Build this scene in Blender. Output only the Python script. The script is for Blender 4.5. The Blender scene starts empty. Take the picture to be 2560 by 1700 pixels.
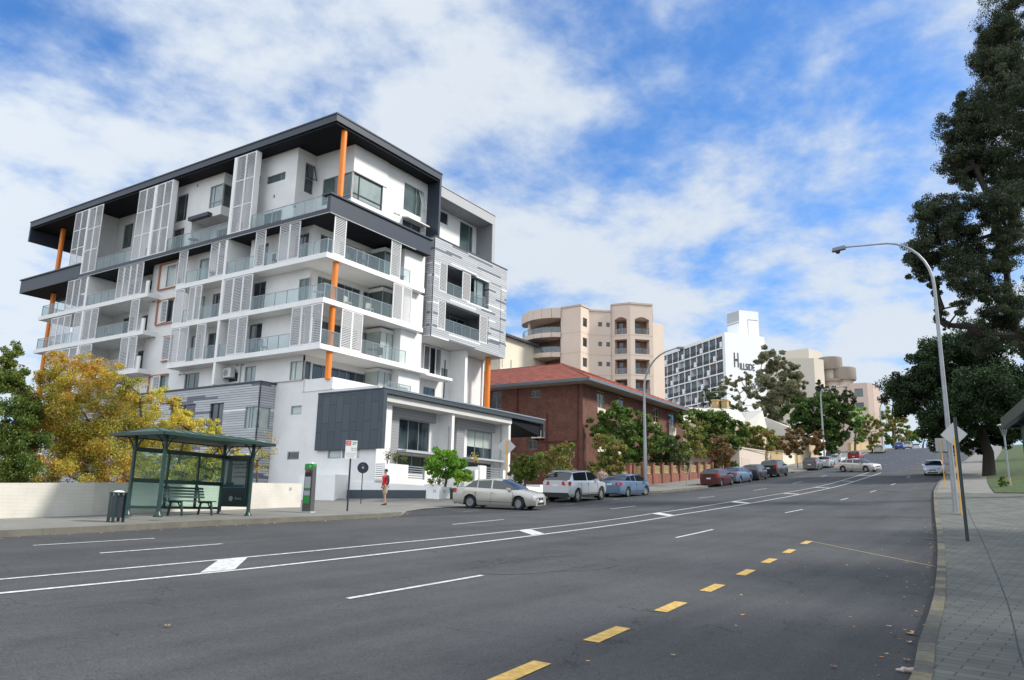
import bpy, bmesh, math, random
import numpy as np
from mathutils import Vector, Matrix
from math import radians, sin, cos, pi, hypot, atan2, sqrt

scene = bpy.context.scene
COL = scene.collection
RNG = random.Random(7)

# ------------------------------------------------------------------ camera
# world frame: x runs uphill along the street, y to the left of it, z up; the camera's eye is the origin
F_PX = 1950.0
HEAD, PITCH, ROLL = radians(33.4), radians(12.26), radians(1.2)
def cam_axes():
    cp, sp, cr, sr = cos(PITCH), sin(PITCH), cos(ROLL), sin(ROLL)
    R = np.array([[1,0,0],[0,sp,-cp],[0,cp,sp]])
    R = np.array([[cr,-sr,0],[sr,cr,0],[0,0,1]]) @ R
    N = np.array([[sin(HEAD),cos(HEAD),0],[-cos(HEAD),sin(HEAD),0],[0,0,1]])
    return R @ N.T
CAMM = cam_axes()
cam_data = bpy.data.cameras.new('camera')
cam = bpy.data.objects.new('camera', cam_data)
COL.objects.link(cam)
rx, dn, fw = CAMM
cam.matrix_world = Matrix(((rx[0],-dn[0],-fw[0],0),(rx[1],-dn[1],-fw[1],0),(rx[2],-dn[2],-fw[2],0),(0,0,0,1)))
cam_data.sensor_width = 36.0
cam_data.lens = 36.0*F_PX/2560.0
cam_data.clip_start = 0.1
cam_data.clip_end = 6000
scene.camera = cam
scene.render.resolution_x, scene.render.resolution_y = 1024, 680

# ------------------------------------------------------------------ sky, sun, exposure
SUN_EL = radians(40)
SUN_AZ = atan2(-0.86, 0.50)          # direction towards the sun, measured from +x
world = bpy.data.worlds.new("World")
scene.world = world
world.use_nodes = True
nt = world.node_tree
nt.nodes.clear()
def N(t, **k):
    n = nt.nodes.new(t)
    for a, b in k.items(): setattr(n, a, b)
    return n
def LK(a, b): nt.links.new(a, b)
def MATH(op, a, b=None, clamp=False):
    n = N('ShaderNodeMath', operation=op, use_clamp=clamp)
    for i, v in enumerate((a, b)):
        if v is None: continue
        if hasattr(v, 'links'): LK(v, n.inputs[i])
        else: n.inputs[i].default_value = v
    return n.outputs[0]
out = N('ShaderNodeOutputWorld'); bg = N('ShaderNodeBackground')
sky = N('ShaderNodeTexSky', sky_type='NISHITA')
sky.sun_disc = False
sky.sun_elevation = SUN_EL
sky.sun_rotation = radians(90) - SUN_AZ
sky.air_density = 1.0; sky.dust_density = 0.6; sky.ozone_density = 2.0
tc = N('ShaderNodeTexCoord')
sep = N('ShaderNodeSeparateXYZ'); LK(tc.outputs['Generated'], sep.inputs[0])
zz = MATH('ADD', MATH('MAXIMUM', sep.outputs[2], 0.0), 0.22)
comb = N('ShaderNodeCombineXYZ')
LK(MATH('DIVIDE', sep.outputs[0], zz), comb.inputs[0]); LK(MATH('DIVIDE', sep.outputs[1], zz), comb.inputs[1])
n1 = N('ShaderNodeTexNoise'); n1.inputs['Scale'].default_value = 2.3; n1.inputs['Detail'].default_value = 7; n1.inputs['Roughness'].default_value = .52
n1.inputs['Distortion'].default_value = .35
n2 = N('ShaderNodeTexNoise'); n2.inputs['Scale'].default_value = 7.5; n2.inputs['Detail'].default_value = 6; n2.inputs['Roughness'].default_value = .6
LK(comb.outputs[0], n1.inputs['Vector']); LK(comb.outputs[0], n2.inputs['Vector'])
def skydir(u, v):
    d = CAMM.T @ np.array([(u-1280)/F_PX, (v-850)/F_PX, 1.0]); return d/np.linalg.norm(d)
# cloud banks (+) and clear gaps (-): direction, angular size, weight
BANKS = [(250,420,9,.18),(620,330,10,.12),(950,180,9,.08),(820,120,3,-.2),(560,150,4,-.15),(1150,350,9,.12),(1180,480,2.5,-.25),(1330,480,7,.22),(60,640,7,.30),(700,60,8,.12),
         (1560,690,6,.22),(1450,800,9,.20),(2000,820,9,.24),(2300,760,6,.22),(1750,500,5,.12),(1900,420,5,.07),(1780,30,5,.10),(2250,180,4,.06),
         (130,250,6,-.34),(60,80,6,-.26),(400,440,3,-.25),(330,60,4,-.25),(1000,40,4,-.12),(1480,90,5,-.16),(1560,330,6,-.22),(2050,330,9,-.14),(2000,620,6,-.14),
         (40,800,3,-.16),(1700,620,4,-.18),(2150,60,6,-.12),(1290,60,4,-.05),(1950,160,6,-.10),(2200,480,6,-.14),(330,60,3,-.08),(1620,180,4,-.15),(1290,900,4,-.10)]
acc = None
for (u, v, sz, wgt) in BANKS:
    d = skydir(u, v)
    dp = N('ShaderNodeVectorMath', operation='DOT_PRODUCT')
    nrm = N('ShaderNodeVectorMath', operation='NORMALIZE') if acc is None else nrm
    if acc is None: LK(tc.outputs['Generated'], nrm.inputs[0])
    LK(nrm.outputs[0], dp.inputs[0]); dp.inputs[1].default_value = tuple(d)
    k = 1.0/(1-cos(radians(sz)))
    # exp(-(1-dot)*k) * w
    e = MATH('EXPONENT', MATH('MULTIPLY', MATH('SUBTRACT', dp.outputs['Value'], 1.0), k*.7))
    t = MATH('MULTIPLY', e, wgt*.30)
    acc = t if acc is None else MATH('ADD', acc, t)
# broad cloud cover added to the unseen sky behind the camera, lighting the walls
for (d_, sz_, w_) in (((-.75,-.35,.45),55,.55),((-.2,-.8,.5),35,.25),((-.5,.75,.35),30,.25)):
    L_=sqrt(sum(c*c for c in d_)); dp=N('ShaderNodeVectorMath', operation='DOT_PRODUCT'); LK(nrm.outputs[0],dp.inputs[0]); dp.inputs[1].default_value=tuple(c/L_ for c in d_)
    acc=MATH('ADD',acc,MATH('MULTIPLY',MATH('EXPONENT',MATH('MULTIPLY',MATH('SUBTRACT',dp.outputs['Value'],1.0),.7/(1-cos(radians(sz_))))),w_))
dens = MATH('ADD', MATH('ADD', MATH('MULTIPLY', n1.outputs[0], .98), MATH('MULTIPLY', n2.outputs[0], .46)), acc)
low = N('ShaderNodeMapRange'); low.inputs['From Min'].default_value = .0; low.inputs['From Max'].default_value = .35
low.inputs['To Min'].default_value = .10; low.inputs['To Max'].default_value = 0
LK(sep.outputs[2], low.inputs[0])
dens = MATH('ADD', dens, low.outputs[0])
ramp = N('ShaderNodeMapRange', interpolation_type='SMOOTHSTEP')
ramp.inputs['From Min'].default_value = .58; ramp.inputs['From Max'].default_value = .94
LK(dens, ramp.inputs[0])
# cloud tone: thick parts brighter, thin veils slightly blue-grey
tone = N('ShaderNodeMix', data_type='RGBA')
LK(ramp.outputs[0], tone.inputs[0]); tone.inputs[6].default_value = (3.5,4.35,5.6,1); tone.inputs[7].default_value = (5.1,5.5,5.9,1)
# cloud tone boosted in the unseen sky behind, added to lift the shaded walls
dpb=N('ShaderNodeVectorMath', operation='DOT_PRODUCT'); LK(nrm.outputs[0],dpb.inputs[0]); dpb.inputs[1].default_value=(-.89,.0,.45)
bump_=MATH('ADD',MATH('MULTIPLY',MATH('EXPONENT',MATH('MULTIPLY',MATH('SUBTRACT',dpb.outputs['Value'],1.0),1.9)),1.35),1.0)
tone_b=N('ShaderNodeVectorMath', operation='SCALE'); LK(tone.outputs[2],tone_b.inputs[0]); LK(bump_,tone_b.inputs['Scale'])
tint = N('ShaderNodeMix', data_type='RGBA', blend_type='MULTIPLY'); tint.inputs[0].default_value = 1
SKYTINT = (0.58,1.04,1.52,1)
LK(sky.outputs[0], tint.inputs[6]); tint.inputs[7].default_value = SKYTINT
mixc = N('ShaderNodeMix', data_type='RGBA')
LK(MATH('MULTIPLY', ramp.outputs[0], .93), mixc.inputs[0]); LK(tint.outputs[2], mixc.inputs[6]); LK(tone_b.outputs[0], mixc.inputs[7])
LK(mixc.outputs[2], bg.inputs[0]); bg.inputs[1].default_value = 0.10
LK(bg.outputs[0], out.inputs[0])

sun_d = bpy.data.lights.new('sun', 'SUN'); sun_d.energy = 3.1; sun_d.angle = radians(9.0); sun_d.color = (1.0,.95,.86)
sun = bpy.data.objects.new('sun', sun_d); COL.objects.link(sun)
sv = Vector((cos(SUN_EL)*cos(SUN_AZ), cos(SUN_EL)*sin(SUN_AZ), sin(SUN_EL)))
sun.rotation_euler = (-sv).to_track_quat('-Z', 'Y').to_euler()
sun.location = (0, -40, 60)
scene.view_settings.view_transform = 'Standard'; scene.view_settings.look = 'None'
scene.view_settings.gamma = 1; scene.view_settings.exposure = 0.50
scene.cycles.max_bounces = 6; scene.cycles.transparent_max_bounces = 24
scene.cycles.glossy_bounces = 3; scene.cycles.diffuse_bounces = 3
scene.render.film_transparent = False

# ------------------------------------------------------------------ ground shape
KX = [-60,-20,0,8,15,25,35,47,65,79,97,104,154,176,200,230,300]
KZ = [-2.6,-2.0,-1.5,-1.32,-1.10,-.72,-.22,.70,2.12,3.38,5.05,5.7,10.9,13.4,15.6,16.6,16.0]
_x = np.arange(-80,320,.5); _z = np.interp(_x,KX,KZ); _w = np.exp(-.5*(np.arange(-24,25)*.5/4)**2); _w /= _w.sum()
_z = np.convolve(np.pad(_z,24,mode='edge'),_w,'valid')
def gz(x, y):
    return float(np.interp(x,_x,_z))+float(np.interp(x,[0,15,22,30,35,45,65],[.035,.045,.042,.030,.025,.018,0]))*(min(max(y,-2),24)-10)
def fz(x, y):      # left footpath top
    off=.15-.14*min(1,max(0,(x-22.4)/1.2))*min(1,max(0,(37.5-x)/1.5))*min(1,max(0,1-(y-kerbL(x))/1.6))
    return gz(x,y)+off+(.03*max(0,min(y,30)-24.6) if x > 35 else 0)
def at(u, v, dist, z=None):
    """world point seen at photo pixel (u,v) at horizontal depth dist"""
    d = CAMM.T @ np.array([(u-1280)/F_PX, (v-850)/F_PX, 1.0])
    k = dist/(d[0]*cos(HEAD)+d[1]*sin(HEAD))
    return Vector((d[0]*k, d[1]*k, d[2]*k if z is None else z))

# ------------------------------------------------------------------ helpers
class MB:
    def __init__(s): s.v=[]; s.f=[]; s.m=[]
    def quad(s, a, b, c, d, m=0):
        n=len(s.v); s.v += [tuple(a),tuple(b),tuple(c),tuple(d)]; s.f.append((n,n+1,n+2,n+3)); s.m.append(m)
    def poly(s, pts, m=0):
        n=len(s.v); s.v += [tuple(p) for p in pts]; s.f.append(tuple(range(n,n+len(pts)))); s.m.append(m)
    def box(s, x0,x1,y0,y1,z0,z1, m=0):
        n=len(s.v)
        s.v += [(x0,y0,z0),(x1,y0,z0),(x1,y1,z0),(x0,y1,z0),(x0,y0,z1),(x1,y0,z1),(x1,y1,z1),(x0,y1,z1)]
        for f in ((0,3,2,1),(4,5,6,7),(0,1,5,4),(1,2,6,5),(2,3,7,6),(3,0,4,7)):
            s.f.append(tuple(n+i for i in f)); s.m.append(m)
    def hexa(s, p, m=0):   # 8 points, bottom 4 then top 4
        n=len(s.v); s.v += [tuple(q) for q in p]
        for f in ((0,3,2,1),(4,5,6,7),(0,1,5,4),(1,2,6,5),(2,3,7,6),(3,0,4,7)):
            s.f.append(tuple(n+i for i in f)); s.m.append(m)
    def bar(s, a, b, w, h=None, m=0):
        a=Vector(a); b=Vector(b); h=h or w; d=(b-a).normalized()
        up=Vector((0,0,1)) if abs(d.z)<.95 else Vector((1,0,0))
        e=d.cross(up).normalized()*w/2; g=e.cross(d).normalized()*h/2
        s.hexa([a-e-g,a+e-g,b+e-g,b-e-g,a-e+g,a+e+g,b+e+g,b-e+g],m)
    def tube(s, path, rad, n=8, m=0, cap=True):
        path=[Vector(p) for p in path]
        if not hasattr(rad,'__len__'): rad=[rad]*len(path)
        base=len(s.v); prev=None
        for i,p in enumerate(path):
            if i==0: d=path[1]-p
            elif i==len(path)-1: d=p-path[i-1]
            else: d=path[i+1]-path[i-1]
            d.normalize()
            if prev is None:
                up=Vector((0,0,1)) if abs(d.z)<.9 else Vector((1,0,0))
                e=d.cross(up).normalized()
            else:
                e=(prev-d*prev.dot(d)).normalized()
            prev=e; g=d.cross(e)
            for k in range(n):
                a=2*pi*k/n; s.v.append(tuple(p+(e*cos(a)+g*sin(a))*rad[i]))
        for i in range(len(path)-1):
            for k in range(n):
                a=base+i*n+k; b=base+i*n+(k+1)%n
                s.f.append((a,b,b+n,a+n)); s.m.append(m)
        if cap:
            s.f.append(tuple(base+k for k in range(n))[::-1]); s.m.append(m)
            s.f.append(tuple(base+(len(path)-1)*n+k for k in range(n))); s.m.append(m)
    def cyl(s, p, r, z0, z1, n=20, m=0, r1=None):
        s.tube([(p[0],p[1],z0),(p[0],p[1],z1)],[r,r if r1 is None else r1],n,m)
    def lathe(s, prof, n=20, m=0, c=(0,0,0)):
        base=len(s.v)
        for r,z in prof:
            for k in range(n):
                a=2*pi*k/n; s.v.append((c[0]+r*cos(a),c[1]+r*sin(a),c[2]+z))
        for i in range(len(prof)-1):
            for k in range(n):
                a=base+i*n+k; b=base+i*n+(k+1)%n; s.f.append((a,b,b+n,a+n)); s.m.append(m)
        s.f.append(tuple(base+k for k in range(n))[::-1]); s.m.append(m)
        s.f.append(tuple(base+(len(prof)-1)*n+k for k in range(n))); s.m.append(m)
    def prism(s, poly, z0, z1, m=0):       # vertical prism of plan polygon (ccw)
        n=len(poly); b=len(s.v)
        s.v += [(p[0],p[1],z0) for p in poly]+[(p[0],p[1],z1) for p in poly]
        s.f.append(tuple(range(b+n-1,b-1,-1))); s.m.append(m); s.f.append(tuple(range(b+n,b+2*n))); s.m.append(m)
        for i in range(n):
            j=(i+1)%n; s.f.append((b+i,b+j,b+n+j,b+n+i)); s.m.append(m)
    def wall(s, O, D, Ln, z0, z1, holes=(), depth=.14, m=0, mr=None):
        """upright wall face from O along unit D, outward normal = D x up; holes (u0,u1,z0,z1) get reveals"""
        O=Vector((O[0],O[1],0)); D=Vector((D[0],D[1],0)).normalized(); nrm=Vector((D.y,-D.x,0)); mr=m if mr is None else mr
        us=sorted({0,Ln,*[min(max(h[i],0),Ln) for h in holes for i in (0,1)]}); zs=sorted({z0,z1,*[min(max(h[i],z0),z1) for h in holes for i in (2,3)]})
        P=lambda u,z,d=0: O+D*u-nrm*d+Vector((0,0,z))
        for a,b in zip(us,us[1:]):
            for c,d in zip(zs,zs[1:]):
                mu,mz=(a+b)/2,(c+d)/2
                if any(h[0]<mu<h[1] and h[2]<mz<h[3] for h in holes): continue
                s.quad(P(a,c),P(b,c),P(b,d),P(a,d),m)
        for (a,b,c,d) in holes:
            s.quad(P(a,c),P(a,c,depth),P(a,d,depth),P(a,d),mr); s.quad(P(b,c,depth),P(b,c),P(b,d),P(b,d,depth),mr)
            s.quad(P(a,c),P(b,c),P(b,c,depth),P(a,c,depth),mr); s.quad(P(a,d,depth),P(b,d,depth),P(b,d),P(a,d),mr)
    def build(s, name, mats, parent=None, smooth=False, loc=None, merge=True, angle=40):
        me=bpy.data.meshes.new(name); me.from_pydata(s.v,[],s.f)
        if not isinstance(mats,(list,tuple)): mats=[mats]
        for q in mats: me.materials.append(q)
        if len(mats)>1: me.polygons.foreach_set('material_index', s.m)
        if smooth:
            bm=bmesh.new(); bm.from_mesh(me); bmesh.ops.remove_doubles(bm,verts=bm.verts,dist=1e-4); bmesh.ops.recalc_face_normals(bm,faces=bm.faces) if merge else None
            bm.to_mesh(me); bm.free()
            me.polygons.foreach_set('use_smooth',[True]*len(me.polygons)); me.set_sharp_from_angle(angle=radians(angle))
        me.update()
        o=bpy.data.objects.new(name,me); COL.objects.link(o)
        if parent: o.parent=parent
        if loc: o.location=loc
        return o
def empty(name, loc=(0,0,0), rz=0, label=None, cat=None, group=None):
    o=bpy.data.objects.new(name,None); COL.objects.link(o); o.location=loc; o.rotation_euler=(0,0,rz)
    o.empty_display_size=.3
    if label: o['label']=label
    if cat: o['category']=cat
    if group: o['group']=group
    return o
def tag(o, label, cat, group=None):
    o['label']=label; o['category']=cat
    if group: o['group']=group
    return o
def struct(o): o['kind']='structure'; return o
KIDS={}
def copy_tree(o, loc=None, rz=None, label=None, group=None):
    kids={}
    for q in COL.objects:
        if q.parent: kids.setdefault(q.parent.name,[]).append(q)
    def rec(a,par):
        c=a.copy(); COL.objects.link(c); c.parent=par
        for k in kids.get(a.name,[]): rec(k,c)
        return c
    c=rec(o,None)
    if loc is not None: c.location=loc
    if rz is not None: c.rotation_euler=(0,0,rz)
    if label: c['label']=label
    if group: c['group']=group
    return c

def bits(name, m, par, *bxs):
    for q in bxs:
        b=MB(); b.box(*q); b.build(name, m, par)
# ------------------------------------------------------------------ materials
def mat(name, col, rough=.7, metal=0, vary=0, vscale=3, bump=0, bscale=40, spec=.5, coat=0, col2=None, rng=(.3,.7), emit=None):
    m=bpy.data.materials.new(name); m.use_nodes=True; t=m.node_tree; b=t.nodes['Principled BSDF']
    b.inputs['Base Color'].default_value=(*col,1); b.inputs['Roughness'].default_value=rough; b.inputs['Metallic'].default_value=metal
    b.inputs['Specular IOR Level'].default_value=spec; b.inputs['Coat Weight'].default_value=coat; b.inputs['Coat Roughness'].default_value=.06
    if vary or col2 is not None:
        g=t.nodes.new('ShaderNodeNewGeometry')
        no=t.nodes.new('ShaderNodeTexNoise'); no.inputs['Scale'].default_value=vscale; no.inputs['Detail'].default_value=6; no.inputs['Roughness'].default_value=.65
        t.links.new(g.outputs['Position'],no.inputs['Vector'])
        r=t.nodes.new('ShaderNodeMapRange'); r.inputs[1].default_value=rng[0]; r.inputs[2].default_value=rng[1]
        t.links.new(no.outputs[0],r.inputs[0])
        mx=t.nodes.new('ShaderNodeMix'); mx.data_type='RGBA'
        c2=col2 if col2 is not None else tuple(c*(1-vary) for c in col)
        mx.inputs[6].default_value=(*c2,1); mx.inputs[7].default_value=(*col,1)
        t.links.new(r.outputs[0],mx.inputs[0]); t.links.new(mx.outputs[2],b.inputs['Base Color'])
    if bump:
        no=t.nodes.new('ShaderNodeTexNoise'); no.inputs['Scale'].default_value=bscale; no.inputs['Detail'].default_value=5
        g=t.nodes.new('ShaderNodeNewGeometry'); t.links.new(g.outputs['Position'],no.inputs['Vector'])
        bp=t.nodes.new('ShaderNodeBump'); bp.inputs['Strength'].default_value=bump; bp.inputs['Distance'].default_value=.02
        t.links.new(no.outputs[0],bp.inputs['Height']); t.links.new(bp.outputs[0],b.inputs['Normal'])
    return m
def tree_of(m): return m.node_tree, m.node_tree.nodes['Principled BSDF']
M={}
M['render']=mat('white_render',(.80,.795,.79),.85,vary=.12,vscale=.7,bump=.05,bscale=60)
M['slab']=mat('white_painted_slab',(.86,.855,.845),.75,vary=.08,vscale=1.2)
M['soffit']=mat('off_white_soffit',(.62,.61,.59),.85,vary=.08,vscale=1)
M['char']=mat('charcoal_cladding',(.030,.040,.060),.45,vary=.12,vscale=2)
M['chartop']=mat('charcoal_flashing',(.10,.12,.15),.4,metal=.3)
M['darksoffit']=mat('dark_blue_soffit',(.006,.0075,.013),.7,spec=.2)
M['white']=mat('white_metal',(.84,.835,.83),.45)
M['louvre']=mat('grey_louvre',(.47,.47,.485),.5)
M['alu']=mat('aluminium_frame',(.30,.33,.36),.4,metal=.4)
M['darkframe']=mat('dark_frame',(.02,.025,.035),.4)
M['orange']=mat('orange_paint',(.86,.235,.018),.42,vary=.12,vscale=1.5)
M['rust']=mat('pale_orange_frame',(.50,.22,.13),.6)
M['slate']=mat('slate_blue_panel',(.050,.066,.085),.5,vary=.25,vscale=6)
M['lightpanel']=mat('light_grey_panel',(.42,.43,.45),.6,vary=.08,vscale=3)
M['midgrey']=mat('mid_grey_paint',(.21,.22,.245),.7,vary=.08,vscale=2)
def glass_opaque(name, col, tint2, rough=.06):
    m=mat(name,col,rough,spec=.8)
    t,b=tree_of(m)
    g=t.nodes.new('ShaderNodeNewGeometry'); no=t.nodes.new('ShaderNodeTexNoise'); no.inputs['Scale'].default_value=.55; no.inputs['Detail'].default_value=3
    t.links.new(g.outputs['Position'],no.inputs['Vector'])
    r=t.nodes.new('ShaderNodeMapRange'); r.inputs[1].default_value=.4; r.inputs[2].default_value=.62
    mx=t.nodes.new('ShaderNodeMix'); mx.data_type='RGBA'; mx.inputs[6].default_value=(*col,1); mx.inputs[7].default_value=(*tint2,1)
    t.links.new(no.outputs[0],r.inputs[0]); t.links.new(r.outputs[0],mx.inputs[0]); t.links.new(mx.outputs[2],b.inputs['Base Color'])
    return m
M['glass']=glass_opaque('dark_window_glass',(.012,.018,.025),(.05,.07,.08))
M['blind']=glass_opaque('window_glass_blind_behind',(.30,.36,.35),(.17,.23,.23),.12)
M['blindgreen']=glass_opaque('green_window_glass',(.085,.125,.118),(.04,.07,.072),.08)
M['curtain']=glass_opaque('window_glass_pale_curtain',(.50,.55,.52),(.38,.44,.42),.15)
def clear_glass(name, col=(.75,.86,.88), op=.25):
    m=bpy.data.materials.new(name); m.use_nodes=True; t=m.node_tree; t.nodes.clear()
    o=t.nodes.new('ShaderNodeOutputMaterial'); tr=t.nodes.new('ShaderNodeBsdfTransparent'); tr.inputs[0].default_value=(*col,1)
    gl=t.nodes.new('ShaderNodeBsdfGlossy'); gl.inputs['Roughness'].default_value=.03; gl.inputs[0].default_value=(.8,.9,.95,1)
    df=t.nodes.new('ShaderNodeBsdfDiffuse'); df.inputs[0].default_value=(.60,.68,.69,1)
    fr=t.nodes.new('ShaderNodeValue'); fr.outputs[0].default_value=.05
    a=t.nodes.new('ShaderNodeMixShader'); a.inputs[0].default_value=op
    b=t.nodes.new('ShaderNodeMixShader')
    t.links.new(tr.outputs[0],a.inputs[1]); t.links.new(df.outputs[0],a.inputs[2])
    t.links.new(fr.outputs[0],b.inputs[0]); t.links.new(a.outputs[0],b.inputs[1]); t.links.new(gl.outputs[0],b.inputs[2]); t.links.new(b.outputs[0],o.inputs[0])
    return m
M['bglass']=clear_glass('balustrade_glass',(.86,.90,.90),.07)
M['shglass']=clear_glass('shelter_glass',(.80,.94,.89),.07)
def text_obj(name, body, size, m, parent, loc, rot, ext=.004, align='CENTER', sx=1, spacing=1):
    cu=bpy.data.curves.new(name,'FONT'); cu.body=body; cu.size=size; cu.align_x=align; cu.align_y='CENTER'; cu.extrude=ext; cu.space_character=spacing
    tmp=bpy.data.objects.new('tmp_text',cu); COL.objects.link(tmp)
    dg=bpy.context.evaluated_depsgraph_get(); me=bpy.data.meshes.new_from_object(tmp.evaluated_get(dg)); me.name=name
    COL.objects.unlink(tmp); bpy.data.objects.remove(tmp); bpy.data.curves.remove(cu)
    me.materials.clear(); me.materials.append(m)
    o=bpy.data.objects.new(name,me); COL.objects.link(o); o.parent=parent; o.location=loc; o.rotation_euler=rot; o.scale=(sx,1,1)
    return o
# ================================================================== ground, road, footpaths, kerbs, markings
def asphalt(name, c1, c2, agg=.55, streak=True):
    m=mat(name,c1,.88,spec=.35); t,b=tree_of(m)
    g=t.nodes.new('ShaderNodeNewGeometry')
    def noise(sc,det,vec=None,rough=.6):
        n=t.nodes.new('ShaderNodeTexNoise'); n.inputs['Scale'].default_value=sc; n.inputs['Detail'].default_value=det; n.inputs['Roughness'].default_value=rough
        t.links.new(vec or g.outputs['Position'],n.inputs['Vector']); return n.outputs[0]
    mp=t.nodes.new('ShaderNodeMapping'); mp.inputs['Scale'].default_value=(.035,1.15,1); t.links.new(g.outputs['Position'],mp.inputs[0])
    big=noise(.35,4); st=noise(1.0,4,mp.outputs[0]); fine=noise(38,3,None,.85); mid=noise(9,5)
    mx=t.nodes.new('ShaderNodeMix'); mx.data_type='RGBA'; mx.inputs[6].default_value=(*c1,1); mx.inputs[7].default_value=(*c2,1)
    ad=t.nodes.new('ShaderNodeMath'); ad.operation='ADD'; t.links.new(big,ad.inputs[0]); t.links.new(st,ad.inputs[1])
    r=t.nodes.new('ShaderNodeMapRange'); r.inputs[1].default_value=.75; r.inputs[2].default_value=1.3; t.links.new(ad.outputs[0],r.inputs[0]); t.links.new(r.outputs[0],mx.inputs[0])
    # aggregate speckle
    r2=t.nodes.new('ShaderNodeMapRange'); r2.inputs[1].default_value=.3; r2.inputs[2].default_value=.75; r2.inputs[3].default_value=1-agg; r2.inputs[4].default_value=1+agg; t.links.new(fine,r2.inputs[0])
    r3=t.nodes.new('ShaderNodeMapRange'); r3.inputs[1].default_value=.3; r3.inputs[2].default_value=.7; r3.inputs[3].default_value=.9; r3.inputs[4].default_value=1.1; t.links.new(mid,r3.inputs[0])
    mu=t.nodes.new('ShaderNodeMath'); mu.operation='MULTIPLY'; t.links.new(r2.outputs[0],mu.inputs[0]); t.links.new(r3.outputs[0],mu.inputs[1])
    vm=t.nodes.new('ShaderNodeVectorMath'); vm.operation='SCALE'; t.links.new(mx.outputs[2],vm.inputs[0]); t.links.new(mu.outputs[0],vm.inputs['Scale'])
    # dark patches / oil stains
    pn=noise(.8,3); r4=t.nodes.new('ShaderNodeMapRange'); r4.inputs[1].default_value=.66; r4.inputs[2].default_value=.72; r4.inputs[3].default_value=1; r4.inputs[4].default_value=.80; t.links.new(pn,r4.inputs[0])
    vm2=t.nodes.new('ShaderNodeVectorMath'); vm2.operation='SCALE'; t.links.new(vm.outputs[0],vm2.inputs[0]); t.links.new(r4.outputs[0],vm2.inputs['Scale'])
    # hairline cracks, only in some places
    vo=t.nodes.new('ShaderNodeTexVoronoi'); vo.feature='DISTANCE_TO_EDGE'; vo.inputs['Scale'].default_value=.32
    wob=t.nodes.new('ShaderNodeTexNoise'); wob.inputs['Scale'].default_value=1.6; wob.inputs['Detail'].default_value=6; t.links.new(g.outputs['Position'],wob.inputs[0])
    va=t.nodes.new('ShaderNodeVectorMath'); va.operation='MULTIPLY_ADD'; va.inputs[1].default_value=(1.3,1.3,1.3); t.links.new(wob.outputs['Color'],va.inputs[0]); t.links.new(g.outputs['Position'],va.inputs[2]); t.links.new(va.outputs[0],vo.inputs['Vector'])
    c1_=t.nodes.new('ShaderNodeMapRange'); c1_.inputs[1].default_value=.001; c1_.inputs[2].default_value=.006; c1_.inputs[3].default_value=.55; c1_.inputs[4].default_value=0; t.links.new(vo.outputs['Distance'],c1_.inputs[0])
    ms=noise(.22,2); c2_=t.nodes.new('ShaderNodeMapRange'); c2_.inputs[1].default_value=.48; c2_.inputs[2].default_value=.56; t.links.new(ms,c2_.inputs[0])
    c3_=t.nodes.new('ShaderNodeMath'); c3_.operation='MULTIPLY'; t.links.new(c1_.outputs[0],c3_.inputs[0]); t.links.new(c2_.outputs[0],c3_.inputs[1])
    c4_=t.nodes.new('ShaderNodeMath'); c4_.operation='SUBTRACT'; c4_.inputs[0].default_value=1; t.links.new(c3_.outputs[0],c4_.inputs[1])
    vm3=t.nodes.new('ShaderNodeVectorMath'); vm3.operation='SCALE'; t.links.new(vm2.outputs[0],vm3.inputs[0]); t.links.new(c4_.outputs[0],vm3.inputs['Scale'])
    t.links.new(vm3.outputs[0],b.inputs['Base Color'])
    bp=t.nodes.new('ShaderNodeBump'); bp.inputs['Strength'].default_value=.35; bp.inputs['Distance'].default_value=.01; t.links.new(fine,bp.inputs['Height']); t.links.new(bp.outputs[0],b.inputs['Normal'])
    return m
M['asphalt']=asphalt('worn_grey_asphalt',(.048,.049,.052),(.082,.083,.086))
M['asphalt_dark']=asphalt('dark_new_asphalt',(.036,.037,.041),(.050,.051,.056))
M['asphalt_blue']=asphalt('bluish_dark_asphalt',(.042,.050,.066),(.060,.068,.086))
M['paint']=mat('white_road_paint',(.72,.72,.71),.75,vary=.55,vscale=9)
M['ypaint']=mat('yellow_road_paint',(.70,.45,.12),.75,vary=.5,vscale=9)
M['fadepaint']=mat('faded_road_paint',(.30,.29,.28),.8,vary=.3,vscale=9)
M['footpath']=mat('footpath_concrete',(.215,.208,.19),.9,vary=.3,vscale=.9,bump=.15,bscale=50)
M['kerbmat']=mat('kerb_concrete',(.16,.15,.125),.9,vary=.35,vscale=1.6,bump=.3,bscale=20)
M['grass']=mat('park_grass_ground',(.065,.105,.024),.95,vary=.6,vscale=2,bump=.5,bscale=30)
M['dirt']=mat('ground_soil',(.12,.10,.07),.95,vary=.3,vscale=.7)
def kerbR(x):      # y of the right-hand kerb face
    return float(np.interp(x,[-40,2,6,9.2,11.1,13.7,16,19.8,25.2,32.3,39.3,51.6,60,69.3,85,98,154,240],[1.2,1.12,1.1,1.19,1.34,1.48,1.62,1.91,2.35,2.98,3.64,4.76,5.48,6.04,6.7,6.9,6.95,6.95]))
def kerbL(x):
    if x<22: return 19.95+.02*max(0,x-9)
    if x<54.5: return float(np.interp(x,[22,24,26.5,29.5,32,51.5,54.5],[20.2,20.7,22.6,24.0,24.6,24.6,22.6]))
    return float(np.interp(x,[54.5,64.8,67.5,92,94.5,103.5,107,129,131,138,140.5,240],[22.6,22.6,24.6,24.6,22.6,22.6,24.6,24.6,23.2,23.2,24.8,24.8]))
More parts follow.
